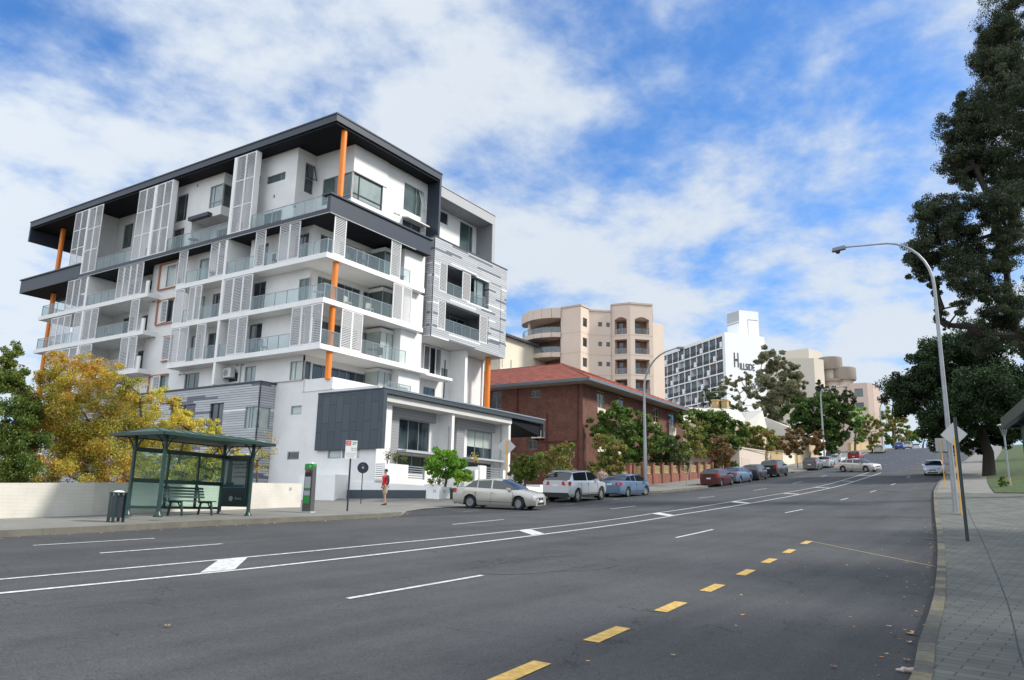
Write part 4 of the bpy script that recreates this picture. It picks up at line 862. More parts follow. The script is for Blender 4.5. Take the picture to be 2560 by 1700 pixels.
M['gutter']=mat('blue_grey_gutter',(.13,.16,.19),.5); M['eave']=mat('eave_lining',(.40,.37,.33),.8); M['cream']=mat('cream_render',(.72,.67,.55),.8,vary=.1)
M['yellowframe']=mat('cream_yellow_frame',(.50,.42,.20),.6)
BR=empty('brick_building',(63.7,34,0),0,'red brown brick apartment building with terracotta hipped roof','building')
X,Yb=63.7,34
def lw(p): return p[0]-X,p[1]-Yb
wins=[(66.6,68.3),(71.1,72.85),(80.1,81.7),(84.6,86.6)]
b=MB()
hl=[]
for a,c in wins:
    for z in (9.72,6.55,3.4): hl.append((a-X,c-X,z,z+1.65))
b.wall((0,0),(1,0),25.3,0,11.62,hl,.16)
sh=[(8.7,9.7,10.55,11.3),(13.1-4,14.2-4,9.72,11.4),(4.85,6.0,5.62,6.55)]
b.wall((0,27),(0,-1),27,0,11.62,[(27-q1,27-q0,z0,z1) for q0,q1,z0,z1 in ((4.6,5.7,10.6,11.3),(9.1,10.3,9.75,11.45),(4.9,5.9,5.65,6.5),(9.1,10.3,5.6,7.2),(14,15.2,9.75,11.45),(20,21.2,9.75,11.45))],.16)
b.quad((25.3,0,0),(25.3,27,0),(25.3,27,11.62),(25.3,0,11.62)); b.quad((25.3,27,0),(0,27,0),(0,27,11.62),(25.3,27,11.62))
b.build('wall',M['brick'],BR)
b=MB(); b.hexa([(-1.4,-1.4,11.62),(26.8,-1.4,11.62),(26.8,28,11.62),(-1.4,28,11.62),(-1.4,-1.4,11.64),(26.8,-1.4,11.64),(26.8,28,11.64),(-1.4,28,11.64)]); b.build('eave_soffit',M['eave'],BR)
b=MB(); a0=(-1.4,-1.4,11.9); a1=(26.8,-1.4,11.9); a2=(26.8,28,11.9); a3=(-1.4,28,11.9); R1=(12.4,9.2,16.3); R2=(12.4,20,16.3)
def tiled(b,p,q,r,s_,n=14):      # a roof plane with stepped courses
    p,q,r,s_=map(Vector,(p,q,r,s_))
    for i in range(n):
        f0,f1=i/n,(i+1)/n; u=Vector((0,0,.035))
        A=p.lerp(s_,f0)+u; B=q.lerp(r,f0)+u; C=q.lerp(r,f1); D_=p.lerp(s_,f1)
        b.quad(A,B,C,D_); 
        if i: b.quad(p.lerp(s_,f0),q.lerp(r,f0),B,A)
tiled(b,a0,a1,R1,R1); tiled(b,a3,a0,R1,R2); tiled(b,a1,a2,R2,R1); tiled(b,a2,a3,R2,R2)
rf=b.build('roof',M['tile'],BR)
b=MB(); b.tube([a0,R1],.1,8); b.tube([a1,R1],.1,8); b.tube([R1,R2],.1,8); b.build('ridge_capping',M['tile'],rf)
b=MB(); b.tube([(5,12.5,15.0),(5,12.5,15.9)],.05,6); b.tube([(9,14,15.6),(9,14,16.6)],.07,6); b.build('vent_pipe',M['eave'],rf)
b=MB(); b.box(-1.5,26.9,-1.5,-1.4,11.64,11.92); b.box(-1.5,-1.4,-1.4,28,11.64,11.92); b.box(26.8,26.9,-1.4,28,11.64,11.92); b.build('gutter',M['gutter'],BR)
for a,c in wins:
    for z in (9.72,6.55,3.4): win('y',0,a-X,c-X,z,z+1.65,'glass',(.5,),(.42,),'yellowframe',par=BR,d=.12,fw=.07)
    for z in (8.7,5.5): b=MB(); b.box(a-X+.02,c-X+.02,-.06,.02,z,z+1.0); b.build('cream_panel',M['cream'],BR)
for q0,q1,z0,z1 in ((4.6,5.7,10.6,11.3),(9.1,10.3,9.75,11.45),(4.9,5.9,5.65,6.5),(9.1,10.3,5.6,7.2),(14,15.2,9.75,11.45),(20,21.2,9.75,11.45)): win('x',0,q0,q1,z0,z1,'glass',(.5,),(),'alu',par=BR,d=.12)
b=MB(); b.tube([(-.08,3.8,0),(-.08,3.8,9.1)],.06,6); b.tube([(-.08,7.2,9),(-.08,7.2,11.6)],.07,6); b.tube([(-.08,.5,0),(-.08,.5,11.6)],.06,6); b.tube([(-.08,0.6,6.3),(-.08,4.2,6.3)],.04,6); b.build('downpipe',mat('dark_red_pipe',(.12,.02,.02),.6),BR)
b=MB(); b.box(-.75,-.02,4.9-.9,4.9+.2,6.62,7.3); o=b.build('air_conditioner',M['cream'],BR); b=MB(); b.lathe([(.25,0),(.25,.012)],18); q_=b.build('fan_grille',M['midgrey'],o,loc=(-.755,4.55,6.95)); q_.rotation_euler=(0,-pi/2,0)
b=MB(); b.box(-.6,0,4.1,4.2,6.5,6.6); b.box(-.6,0,4.8,4.9,6.5,6.6); b.build('bracket',M['darkframe'],o)
b=MB(); b.box(12.6,12.9,-.35,0,9.2,9.35); b.box(12.7,13.1,-.5,-.2,9.0,9.35); b.build('wall_light',M['darkframe'],BR)

# brick pier fence with cream railings
FN=empty('brick_fence',(60.6,28,0),0,'red brick pier fence with cream railing panels along the footpath','fence')
bays=[60.6,61.4,63.3,65.5,67.6,69.75,71.9,74.4,76.9,79.0,81.2,83.4,85.6,87.8]
M['rail']=mat('cream_yellow_railing',(.48,.40,.22),.6)
for i,xp in enumerate(bays):
    zt=3.92+(xp-60.6)*.066; b=MB(); b.box(xp-60.6-.2,xp-60.6+.2,-.2,.2,1.2,zt); b.box(xp-60.6-.24,xp-60.6+.24,-.24,.24,zt,zt+.07); b.build('brick_pier',M['fencebrick'],FN)
    if i+1<len(bays):
        x1=bays[i+1]; zw=zt-.85; b=MB(); b.box(xp-60.6+.2,x1-60.6-.2,-.11,.11,1.2,zw); b.build('base_wall',M['fencebrick'],FN)
        b=MB(); L=x1-xp-.4; n=max(2,int(L/.13))
        for k in range(n): u=xp-60.6+.2+L*(k+.5)/n; b.box(u-.012,u+.012,-.012,.012,zw+.08,zt-.12)
        b.box(xp-60.6+.2,x1-60.6-.2,-.02,.02,zw+.05,zw+.10); b.box(xp-60.6+.2,x1-60.6-.2,-.02,.02,zt-.16,zt-.12); b.box(xp-60.6+.2,x1-60.6-.2,-.02,.02,zt-.3,zt-.27)
        b.box(xp-60.6+.25,x1-60.6-.25,.03,.035,zw+.1,zt-.15) if i not in (6,) else None
        b.build('railing_panel',M['rail'],FN)
b=MB()
for k in range(34): u=56.0+k*.13; b.box(u-.012,u+.012,27.99,28.01,1.4,3.3)
b.box(55.9,60.4,27.98,28.02,3.1,3.15); b.box(55.9,60.4,27.98,28.02,1.7,1.75)
tag(b.build('metal_fence',M['rail']),'thin cream metal bar fence beside the brick pier fence','fence')

# cream tower with rounded balconies
M['towercream']=mat('beige_tower_render',(.66,.545,.46),.85,vary=.06,vscale=.4); M['towerdark']=mat('darker_beige_render_trim',(.52,.42,.35),.85); M['brownint']=mat('brown_recess',(.16,.09,.065),.8)  # trim is a darker beige than the tower walls
TW=empty('beige_tower',(0,0,0),0,'beige rendered apartment tower with curved balconies and arched loggias','building')
A=Vector((109.55,58.85)); Bq=Vector((109.7,62.7)); Cc=Vector((112.25,58.73)); Dd=Vector((114.65,55.98)); E_=Vector((115.0,56.1)); Fq=Vector((115.44,52.76)); Gq=Vector((118.29,49.97)); Hq=Vector((121.5,50.2))
flz=[28.8,25.45,22.1,18.75,15.4]
def pwall(b,p,q,z0,z1,holes=(),depth=.4):
    d=(q-p); b.wall((p.x,p.y),(d.x,d.y),d.length,z0,z1,holes,depth)
b=MB()
# faces run so that their outward side (D x up) looks at the street: from far-left to right
pwall(b,A+(Bq-A)*1.0,A,10,33,())
L1=(Cc-A).length
pwall(b,A,Cc,10,33,[(L1*.25,L1*.75,z+.85,z+2.3) for z in flz],.15)
L2=(Dd-Cc).length
pwall(b,Cc,Dd,10,32.7,[(L2*.42,L2*.60,z+1.25,z+2.0) for z in flz]+[(L2*.80,L2*.97,z+1.25,z+2.0) for z in flz],.15)
L3=(Fq-E_).length; L4=(Gq-Fq).length
h3=[(L3*.20,L3*.82,z+.0,z+2.45) for z in flz]; h4=[(L4*.20,L4*.83,z+.0,z+2.45) for z in flz]
pwall(b,E_,Fq,10,33.9,h3,1.3); pwall(b,Fq,Gq,10,33.9,h4,1.3)
pwall(b,Dd+(E_-Dd)*0,E_,10,33.9); pwall(b,Gq,Gq+Vector((9,4)),10,33.9); pwall(b,Gq+Vector((.6,.5)),Gq+Vector((3.2,-.6)),10,31.2); pwall(b,Gq+Vector((3.2,-.6)),Gq+Vector((12,6)),10,31.2)
b.poly([(A.x,A.y,32.9),(Cc.x,Cc.y,32.9),(Dd.x,Dd.y,32.9),(130,56,32.9),(130,75,32.9),(112,71,32.9)]); b.poly([(E_.x,E_.y,33.8),(Fq.x,Fq.y,33.8),(Gq.x,Gq.y,33.8),(128,54,33.8),(126,60,33.8)])
b.build('wall',M['towercream'],TW)
def backq(b,p,q,u0,u1,z0,z1,dp):
    d=(q-p).normalized(); n=Vector((d.y,-d.x)); a=p+d*u0-n*dp; c=p+d*u1-n*dp; b.quad((a.x,a.y,z0),(c.x,c.y,z0),(c.x,c.y,z1),(a.x,a.y,z1))
for (p,q,hh) in ((E_,Fq,h3),(Fq,Gq,h4)):
    for i,(u0,u1,z0,z1) in enumerate(hh[:4]):
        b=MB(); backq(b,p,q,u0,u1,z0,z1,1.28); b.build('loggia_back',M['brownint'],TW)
        b=MB(); w=u1-u0; backq(b,p,q,u0+w*.15,u0+w*.5,z0,z0+2.1,1.2); b.build('window',M['glass'],TW)
        b=MB(); backq(b,p,q,u0,u1,z0+.05,z0+1.0,.06); o=b.build('balustrade',M['bglass'],TW)
        b=MB(); d=(q-p).normalized(); n=Vector((d.y,-d.x)); 
        for f in (0,.5,1): a=p+d*(u0+.03+(w-.06)*f)-n*.06; b.tube([(a.x,a.y,z0),(a.x,a.y,z0+1.05)],.035,5)
        a=p+d*u0-n*.06; c=p+d*u1-n*.06; b.tube([(a.x,a.y,z0+1.05),(c.x,c.y,z0+1.05)],.035,5); b.build('rail',M['darkframe'],o)
    # arched head on the top loggia
    u0,u1,z0,z1=hh[0]; b=MB(); d=(q-p).normalized(); n=Vector((d.y,-d.x)); seg=10; zt=z1; zs=z1
    r=(u1-u0)/2; top=z1+.45
    pts=[]
    for k in range(seg+1):
        t_=k/seg; u=u0+(u1-u0)*t_; z=z1+.45*sin(pi*t_); a=p+d*u+n*.02; pts.append((a.x,a.y,z))
    a0_=p+d*u0+n*.02; b.poly(pts[::-1]); b.build('arch_head',M['brownint'],TW)
for z in flz[:4]:
    for (p,q,fr_) in ((A,Cc,(.25,.75,.85,2.3)),(Cc,Dd,(.42,.60,1.25,2.0)),(Cc,Dd,(.80,.97,1.25,2.0))):
        Lq=(q-p).length; b=MB(); backq(b,p,q,Lq*fr_[0],Lq*fr_[1],z+fr_[2],z+fr_[3],.12); b.build('window',M['glass'],TW)
for i_,z in enumerate(flz[:4]):
    for p_,q_ in ((Bq,A),(A,Cc),(Cc,Dd),(E_,Fq),(Fq,Gq)):
        d=(q_-p_).normalized(); n=Vector((d.y,-d.x)); b=MB(); a=p_+n*.02; c=q_+n*.02; b.quad((a.x,a.y,z-.28),(c.x,c.y,z-.28),(c.x,c.y,z-.2),(a.x,a.y,z-.2)); b.build('floor_joint',M['towerdark'],TW)
# rounded balconies
arcp=[Vector(p) for p in ((109.65,62.7),(108.9,64.0),(108.6,65.6),(108.7,67.2),(109.3,68.8),(110.2,70.2),(111.5,71.3),(113,71.8))]
inn=[Vector(p) for p in ((109.8,62.9),(111.2,63.5),(111.8,65),(112.4,67),(113,69),(114,71),(115.5,72.2),(117,73))]
def band(b,path,z0,z1,th=.25):
    for p,q in zip(path,path[1:]):
        d=(q-p).normalized(); n=Vector((-d.y,d.x)); 
        b.hexa([(p.x,p.y,z0),(q.x,q.y,z0),(q.x-n.x*-th,q.y-n.y*-th,z0),(p.x+n.x*th,p.y+n.y*th,z0),(p.x,p.y,z1),(q.x,q.y,z1),(q.x+n.x*th,q.y+n.y*th,z1),(p.x+n.x*th,p.y+n.y*th,z1)])
b=MB(); band(b,arcp,31.3,33.0); b.poly([(p.x,p.y,31.3) for p in arcp]+[(118,66,31.3)]); b.build('curved_parapet',M['towercream'],TW)
for z in flz[:4]:
    b=MB(); band(b,arcp,z-.75,z); b.poly([(p.x,p.y,z-.7) for p in arcp]+[(118,66,z-.7)][::1]); b.poly(([(p.x,p.y,z-.02) for p in arcp]+[(118,66,z-.02)])[::-1]); b.build('curved_balcony',M['towercream'],TW)
    b=MB(); band(b,arcp,z+.05,z+1.0,.03); o=b.build('balustrade',M['bglass'],TW)
    b=MB(); b.tube([(p.x,p.y,z+1.05) for p in arcp],.04,5)
    for p in arcp: b.tube([(p.x,p.y,z),(p.x,p.y,z+1.05)],.035,5)
    b.build('rail',M['darkframe'],o)
b=MB()
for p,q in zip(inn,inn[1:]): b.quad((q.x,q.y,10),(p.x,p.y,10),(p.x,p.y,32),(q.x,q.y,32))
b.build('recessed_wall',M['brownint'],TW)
b=MB(); b.cyl((110.3,69.2),.25,10,31.4,10); b.build('column',M['towercream'],TW)
for p,q,zt in ((Bq,A,33.0),(A,Cc,33.0),(Cc,Dd,32.7),(E_,Fq,33.9),(Fq,Gq,33.9)):
    d=(q-p).normalized(); n=Vector((d.y,-d.x)); b=MB(); a=p+n*.12; c=q+n*.12; b.hexa([(a.x,a.y,zt-.1),(c.x,c.y,zt-.1),(q.x,q.y,zt-.1),(p.x,p.y,zt-.1),(a.x,a.y,zt+.2),(c.x,c.y,zt+.2),(q.x,q.y,zt+.2),(p.x,p.y,zt+.2)]); b.build('cornice',M['towerdark'],TW)
# low cream building peeping between
BK=empty('rear_apartments',tuple(at(1290,905,125)),0,'pale cream flat roofed block glimpsed left of the curved balconies','building')
p=at(1290,905,125)
b=MB(); b.box(-6,14,-1,9,-14,3.2); b.build('wall',M['cream'],BK)
b=MB(); b.box(-7,14.6,-1.8,9,3.2,3.5); b.box(-9,-6,-2,6,1.2,1.5); b.build('roof',M['slate'],BK)
b=MB(); 
for k in range(5): b.bar((-6-.1,-1+k*1.6,0.2),(-7,-1+k*1.6,3.1),.15)
b.build('eave_bracket',M['darkframe'],BK)

# the white slab building with grid of balconies
HS=empty('white_slab_building',(181.5,58.24,0),0,'tall white slab building with black lettering and a grid of balconies','building')
K=Vector((0,0)); Lf=Vector((20.5,26.5)); Rt=Vector((10.0,-6.74)); dl=(Lf-K).normalized(); Ll=(Lf-K).length; nl=Vector((-dl.y,dl.x))   # outward of left facade
M['hswhite']=mat('bright_white_paint',(.82,.83,.85),.8); M['hsrail']=mat('dark_mesh_rail',(.045,.045,.05),.6); M['brownglass']=mat('brownish_curtained_glass',(.11,.085,.065),.25); M['hsblack']=mat('black_panel',(.02,.021,.026),.6)
b=MB()
b.wall((0,0),(Rt.x,Rt.y),Rt.length,5,43,())
b.poly([(K.x,K.y,43),(Rt.x,Rt.y,43),(Rt.x+20.5,Rt.y+26.5,43),(Lf.x,Lf.y,43)])
b.quad((Rt.x,Rt.y,5),(Rt.x+20,Rt.y+26,5),(Rt.x+20,Rt.y+26,43),(Rt.x,Rt.y,43))
b.wall((Lf.x,Lf.y),(-dl.x,-dl.y),Ll,5,43,[(.3,Ll-1.0,42.3-3.06*(k+1)+.2,42.3-3.06*k-.12) for k in range(9)],1.6)
b.build('wall',M['hswhite'],HS)
nb=11; bw=(Ll-1.3)/nb; rg=random.Random(3)
def lq(b,u0,u1,z0,z1,dp):      # panel on the left facade, dp inward
    a=K+dl*u0-nl*dp; c=K+dl*u1-nl*dp; b.quad((c.x,c.y,z0),(a.x,a.y,z0),(a.x,a.y,z1),(c.x,c.y,z1))
nl=Vector((-dl.y,dl.x))
for k in range(9):
    z0=42.3-3.06*(k+1)+.2; z1=42.3-3.06*k-.12
    for i in range(nb):
        u=1.0+i*bw; full=rg.random()<.85; q_=MB(); lq(q_,u+.12,u+bw-.12,z0,z1,.3 if full else 1.5); w_=q_.build('window',M[('glass','brownglass','glass','blindgreen')[(i*3+k)%4]],HS)
        q_=MB()
        for m_ in range(4): uu=u+bw*(m_+.5)/4; lq(q_,uu-.035,uu+.035,z0,z1,.27 if full else 1.45)
        q_.build('frame',M['hsblack'],w_)
        q_=MB(); lq(q_,u+.12,u+bw-.12,z0,z0+.95,.10); q_.build('balcony_rail',M['hsrail'] ,HS)
        if (i+2*k)%3==0: q_=MB(); lq(q_,u+.2,u+1.25,z0+.15,z0+1.45,.02); q_.build('white_panel',M['hswhite'],HS)
    for i in range(nb):
        u=1.0+i*bw; q_=MB(); a_=K+dl*(u-.07); c_=K+dl*(u+.07); q_.hexa([(a_.x,a_.y,z0),(c_.x,c_.y,z0),(c_.x+nl.x*-1.4,c_.y-nl.y*1.4,z0),(a_.x-nl.x*1.4,a_.y-nl.y*1.4,z0),(a_.x,a_.y,z1),(c_.x,c_.y,z1),(c_.x-nl.x*1.4,c_.y-nl.y*1.4,z1),(a_.x-nl.x*1.4,a_.y-nl.y*1.4,z1)])
        q_.build('partition',M['hswhite'],HS)
st=empty('x'); bpy.data.objects.remove(st)
b=MB(); 
tp=[Vector(q)-Vector((181.5,58.24)) for q in ((193.6,57.65),(197.8,54.0),(203,61),(199,65.0))]
P0,P1,P2,P3=[Vector((x*.985,y)) for x,y in ((11.5,-.3),(15.8,-4.0),(20,3.5),(14.0,3.6))]
b.prism([(P0.x,P0.y),(P1.x,P1.y),(P2.x,P2.y),(P3.x,P3.y)],42.9,51.0); b.build('stair_tower',M['hswhite'],HS)
d_=(P1-P0).normalized(); n2=Vector((d_.y,-d_.x))
for (u0,u1,z0,z1) in ((2.4,5.3,44.2,44.32),(2.4,2.5,44.32,48.6),(2.4,5.3,48.6,48.72),(.1,5.4,43.2,43.3)):
    b=MB(); a=P0+d_*u0+n2*.03; c=P0+d_*u1+n2*.03; b.quad((a.x,a.y,z0),(c.x,c.y,z0),(c.x,c.y,z1),(a.x,a.y,z1)); b.build('panel_joint',M['midgrey'],HS)
b=MB(); d3=(P3-P0); n3=Vector((-d3.y,d3.x)).normalized(); a=P0+n3*.03; c=P3+n3*.03; b.quad((c.x,c.y,47.6),(a.x,a.y,47.6),(a.x,a.y,48.0),(c.x,c.y,48.0)); b.quad((c.x,c.y,48.2),(a.x,a.y,48.2),(a.x,a.y,50.9),(c.x,c.y,50.9)); b.build('grey_upper_panel',M['lightpanel'],HS)
ang=atan2(Rt.y,Rt.x); n_=Vector((Rt.y,-Rt.x)).normalized()
def hst(name,body,u,z,size,sx,col='hsblack'):
    p=K+Rt.normalized()*u+n_*.06; return text_obj(name,body,size,M[col],HS,(p.x,p.y,z),(pi/2,0,ang),.05,sx=sx,align='LEFT')
hst('lettering','H',2.4,36.2,5.2,.42); hst('lettering','ILLSIDE',4.1,34.9,2.3,.62); hst('lettering','R',5.6,31.6,5.0,.45); hst('lettering','OOMS',7.3,30.2,2.2,.6)
# beige stepped building behind the gum trees, drum roofs
M['beige2']=mat('pale_beige_render',(.56,.51,.44),.85); M['drum']=mat('grey_brown_drum',(.27,.235,.20),.7)
BG=empty('pale_beige_building',(208.7,43.8,0),0,'pale beige stepped building with round drum roofs above its balconies','building')
b=MB(); b.prism([(0,0),(3.8,-1.6),(12,6),(-1,12),(-2.5,6.5)],8,40); b.build('wall',M['beige2'],BG)
b=MB(); b.prism([(4,2),(11,0),(14,8),(5,9)],39.9,43.5); b.build('roof_room',M['beige2'],BG)
for (u,v,r,zr,lab) in ((1020,500,2.9,0,0),(1115,582,3.3,0,0)):
    q=at(1750+u*.3188,750+v*.3188,205); x,y=q.x-208.7,q.y-43.8
    b=MB(); b.lathe([(r,-.9*2),(r+.15,-1.5),(r+.15,1.4),(r-.2,1.6)],28,c=(x,y,q.z)); b.build('drum_roof',M['drum'],BG,smooth=True)
    b=MB(); 
    for k in range(3): b.lathe([(r*.75,-2.8-3*k-2.2),(r*.75,-1.8-3*k+.2)],24,c=(x+.6,y,q.z))
    b.build('round_bay',M['beige2'],BG,smooth=True)
    b=MB(); 
    for k in range(2): b.lathe([(r,-5.0-3*k),(r,-4.4-3*k)],24,c=(x,y,q.z))
    b.build('round_balcony',M['drum'],BG,smooth=True)
PK=empty('pink_building',(204,34.9,0),0,'pinkish flat roofed building highest up the hill with square windows','building')
M['pink']=mat('pink_beige_render',(.60,.46,.40),.85)
b=MB(); f1=Vector((.4,-4.0)); b.wall((0,0),(f1.x,f1.y),f1.length,8,32,[(1.1,3.0,z,z+2.0) for z in (28.6,25.2,21.8,18.4)],.3)
b.wall((.4,-4.0),(1.3,-1.0),1.6,8,32); b.wall((1.7,-5.0),(3.0,-1.2),3.2,8,31.6); b.quad((4.7,-6.2,8),(14,0,8),(14,0,31.6),(4.7,-6.2,31.6)); b.wall((3,8),(-3,-8),8.5,8,31.8)
b.poly([(0,0,31.9),(.4,-4,31.9),(1.7,-5,31.9),(4.7,-6.2,31.6),(14,0,31.6),(10,10,31.6)]); b.build('wall',M['pink'],PK)
for z in (28.6,25.2,21.8,18.4):
    b=MB(); d=f1.normalized(); n=Vector((d.y,-d.x)); a=d*1.1-n*.25; c=d*3.0-n*.25; b.quad((a.x,a.y,z),(c.x,c.y,z),(c.x,c.y,z+2),(a.x,a.y,z+2)); b.build('window',M['blindgreen'] if z>28 else M['glass'],PK)

# cottage with pale metal roof and chimneys
M['metalroof']=mat('pale_cream_metal_roof',(.72,.68,.60),.45,vary=.06); M['cottage']=mat('cream_cottage_wall',(.58,.46,.30),.85); M['chim']=mat('ochre_chimney',(.50,.36,.18),.85)
k=1.36
def HZ(x,y): return (x*k,y*k)
CT=empty('cottage',(120,36,0),0,'cream cottage with pale metal roof, gable and two ochre chimneys','house')
def L_(p): return Vector((p.x-120,p.y-36,p.z))
e0=L_(at(1690,1085,113)); r0=L_(at(1745,1021,118)); r1=L_(at(1826,1023,120)); e1=L_(at(1805,1060,110)); e2=L_(at(1875,1061,113)); 
b=MB()
b.poly([L_(at(1670,1052,116)),L_(at(1804,1059,109)),L_(at(1822,1022,116)),L_(at(1700,1018,122))])
b.poly([L_(at(1804,1059,109)),L_(at(1873,1061,112)),L_(at(1850,1030,117)),L_(at(1822,1022,116))])
b.poly([L_(at(1850,1068,111)),L_(at(1888,1070,110)),L_(at(1906,1026,112)),L_(at(1846,1030,121))])
b.poly([L_(at(1888,1070,110)),L_(at(1918,1072,112)),L_(at(1906,1026,112))])
b.build('roof',M['metalroof'],CT)
b=MB(); 
def qd(b,*p): b.poly([L_(at(*q)) for q in p])
qd(b,(1680,1100,115),(1806,1110,109.4),(1806,1060,109.4),(1680,1053,115)); qd(b,(1806,1110,109.4),(1868,1120,112),(1868,1061,112),(1806,1060,109.4)); qd(b,(1846,1120,111),(1890,1125,110.2),(1890,1068,110.2),(1846,1066,111)); qd(b,(1890,1125,110.2),(1916,1125,112.2),(1916,1071,112.2),(1890,1068,110.2))
b.build('wall',M['cottage'],CT)
b=MB(); qd(b,(1890,1071,110.1),(1916,1073,112.1),(1905,1030,111.9)); b.build('gable',M['cottage'],CT)
b=MB(); qd(b,(1901,1090,111),(1915,1091,112),(1915,1073,112),(1901,1072,111)); b.build('window',M['glass'],CT)
for (u,v) in ((1789,1015),(1813,1015)):
    p=L_(at(u,v,119)); b=MB(); b.box(p.x-.45,p.x+.45,p.y-.45,p.y+.45,p.z-1.5,p.z+.75); b.box(p.x-.55,p.x+.55,p.y-.55,p.y+.55,p.z+.75,p.z+.95); b.build('chimney',M['chim'],CT)
p=L_(at(1776,1012,120)); b=MB(); b.tube([p+Vector((0,0,-1)),p+Vector((1.5,1.5,2.2))],.03,4); b.tube([p+Vector((0,0,2.0)),p+Vector((.6,-2.4,2.1))],.04,4); b.build('antenna',M['alu'],CT)
SH=empty('low_roofed_house',tuple(at(1945,1080,125)),0,'low white roofed house behind the autumn trees','house')
b=MB(); b.hexa([(-6,-5,-5),(6,-5,-5),(6,5,-5),(-6,5,-5),(-6,-5,-1.2),(6,-5,-1.2),(6,5,-1.2),(-6,5,-1.2)]); b.build('wall',M['cottage'],SH)
b=MB(); b.poly([(-6.5,-5.5,-1.2),(6.5,-5.5,-1.2),(6.5,0,1.6),(-6.5,0,1.6)]); b.poly([(-6.5,0,1.6),(6.5,0,1.6),(6.5,5.5,-1.2),(-6.5,5.5,-1.2)]); b.poly([(-6.5,-5.5,-1.2),(-6.5,0,1.6),(-6.5,5.5,-1.2)]); b.build('roof',M['metalroof'],SH)
# garage block on the street
GR=empty('garage_block',(89.4,27.5,0),0,'pinkish beige rendered garage with sloping parapet beside the footpath','garage')
M['gar']=mat('pink_beige_garage',(.62,.53,.46),.85,vary=.08)
b=MB(); b.hexa([(0,0,3),(10.4,0,3),(10.4,6,3),(0,6,3),(0,0,7.42),(10.4,0,7.75),(10.4,6,7.75),(0,6,7.42)]); b.build('wall',M['gar'],GR)
b=MB(); b.box(-.06,10.5,-.08,.0,7.45,7.46); b.hexa([(-.08,-.08,7.42),(10.48,-.08,7.75),(10.48,0,7.75),(-.08,0,7.42),(-.08,-.08,7.55),(10.48,-.08,7.88),(10.48,0,7.88),(-.08,0,7.55)]); b.build('coping',M['gar'],GR)
b=MB(); b.box(.7,4.1,-.03,0,4.5,6.42); b.build('garage_door',mat('garage_door_beige',(.55,.46,.39),.8),GR)
b=MB(); b.tube([(10.5,-.3,7.0),(11.6,-.4,7.6)],.05,6); b.tube([(11.6,-.4,4.6),(11.6,-.4,7.6)],.06,6); b.build('gate_post',M['alu'],GR)
# ochre boundary walls and white stepped wall further up
def bwall(name,x0,x1,y,z0,z1,m,label,z1b=None):
    b=MB(); z1b=z1 if z1b is None else z1b; b.hexa([(x0,y,z0),(x1,y,z0),(x1,y+.25,z0),(x0,y+.25,z0),(x0,y,z1),(x1,y,z1b),(x1,y+.25,z1b),(x0,y+.25,z1)]); 
    b.hexa([(x0-.05,y-.05,z1),(x1+.05,y-.05,z1b),(x1+.05,y+.3,z1b),(x0-.05,y+.3,z1),(x0-.05,y-.05,z1+.12),(x1+.05,y-.05,z1b+.12),(x1+.05,y+.3,z1b+.12),(x0-.05,y+.3,z1+.12)])
    tag(b.build(name,m),label,'wall')
M['ochre']=mat('ochre_wall',(.52,.38,.20),.85,vary=.1)
bwall('boundary_wall',101.5,110,28,4,7.9,M['ochre'],'ochre boundary wall just uphill of the beige garage',8.2)
bwall('boundary_wall',110.3,117,28,4,8.2,M['cream'],'cream boundary wall behind the parked grey hatchback',8.6)
bwall('boundary_wall',117.2,121,28,5,9.4,M['ochre'],'short yellow boundary wall next to the large fig tree',9.5)
b=MB(); b.box(127,127.8,28,28.8,7,13.6); b.box(126.8,128,27.8,29,13.6,13.9)
b.hexa([(127.8,28.2,7),(146,28.2,9),(146,28.6,9),(127.8,28.6,7),(127.8,28.2,12.6),(146,28.2,12.9),(146,28.6,12.9),(127.8,28.6,12.6)]); b.hexa([(121.2,28.1,6),(127,28.1,7),(127,28.5,7),(121.2,28.5,6),(121.2,28.1,11.0),(127,28.1,12.6),(127,28.5,12.6),(121.2,28.5,11.0)])
tag(b.build('boundary_wall',M['hswhite']),'bright white wall with a square pillar behind the red hatchback','wall')
bwall('boundary_wall',160,196,28.2,9,13.6,M['ochre'],'distant tan wall behind the blue hatchback',17)
# ================================================================== street furniture
M['dgreen']=mat('dark_green_paint',(.012,.045,.040),.35,vary=.2); M['roofgreen']=mat('sage_green_metal_roof',(.055,.095,.075),.65,vary=.15,vscale=1); M['creamwall']=mat('cream_painted_brick',(.66,.625,.56),.85)
t,bb=tree_of(M['creamwall']); g=t.nodes.new('ShaderNodeNewGeometry'); br=t.nodes.new('ShaderNodeTexBrick'); sp=t.nodes.new('ShaderNodeSeparateXYZ'); t.links.new(g.outputs['Position'],sp.inputs[0]); cb=t.nodes.new('ShaderNodeCombineXYZ'); t.links.new(sp.outputs[0],cb.inputs[0]); t.links.new(sp.outputs[2],cb.inputs[1]); t.links.new(cb.outputs[0],br.inputs[0])
br.inputs['Scale'].default_value=1; br.inputs['Brick Width'].default_value=.4; br.inputs['Row Height'].default_value=.1; br.inputs['Mortar Size'].default_value=.008; br.inputs['Color1'].default_value=(.66,.63,.565,1); br.inputs['Color2'].default_value=(.65,.62,.555,1); br.inputs['Mortar'].default_value=(.60,.57,.505,1); 
no=t.nodes.new('ShaderNodeTexNoise'); no.inputs['Scale'].default_value=1.2; no.inputs['Detail'].default_value=7; t.links.new(g.outputs['Position'],no.inputs[0]); rr=t.nodes.new('ShaderNodeMapRange'); rr.inputs[1].default_value=.3; rr.inputs[2].default_value=.7; rr.inputs[3].default_value=.84; rr.inputs[4].default_value=1.05; t.links.new(no.outputs[0],rr.inputs[0])
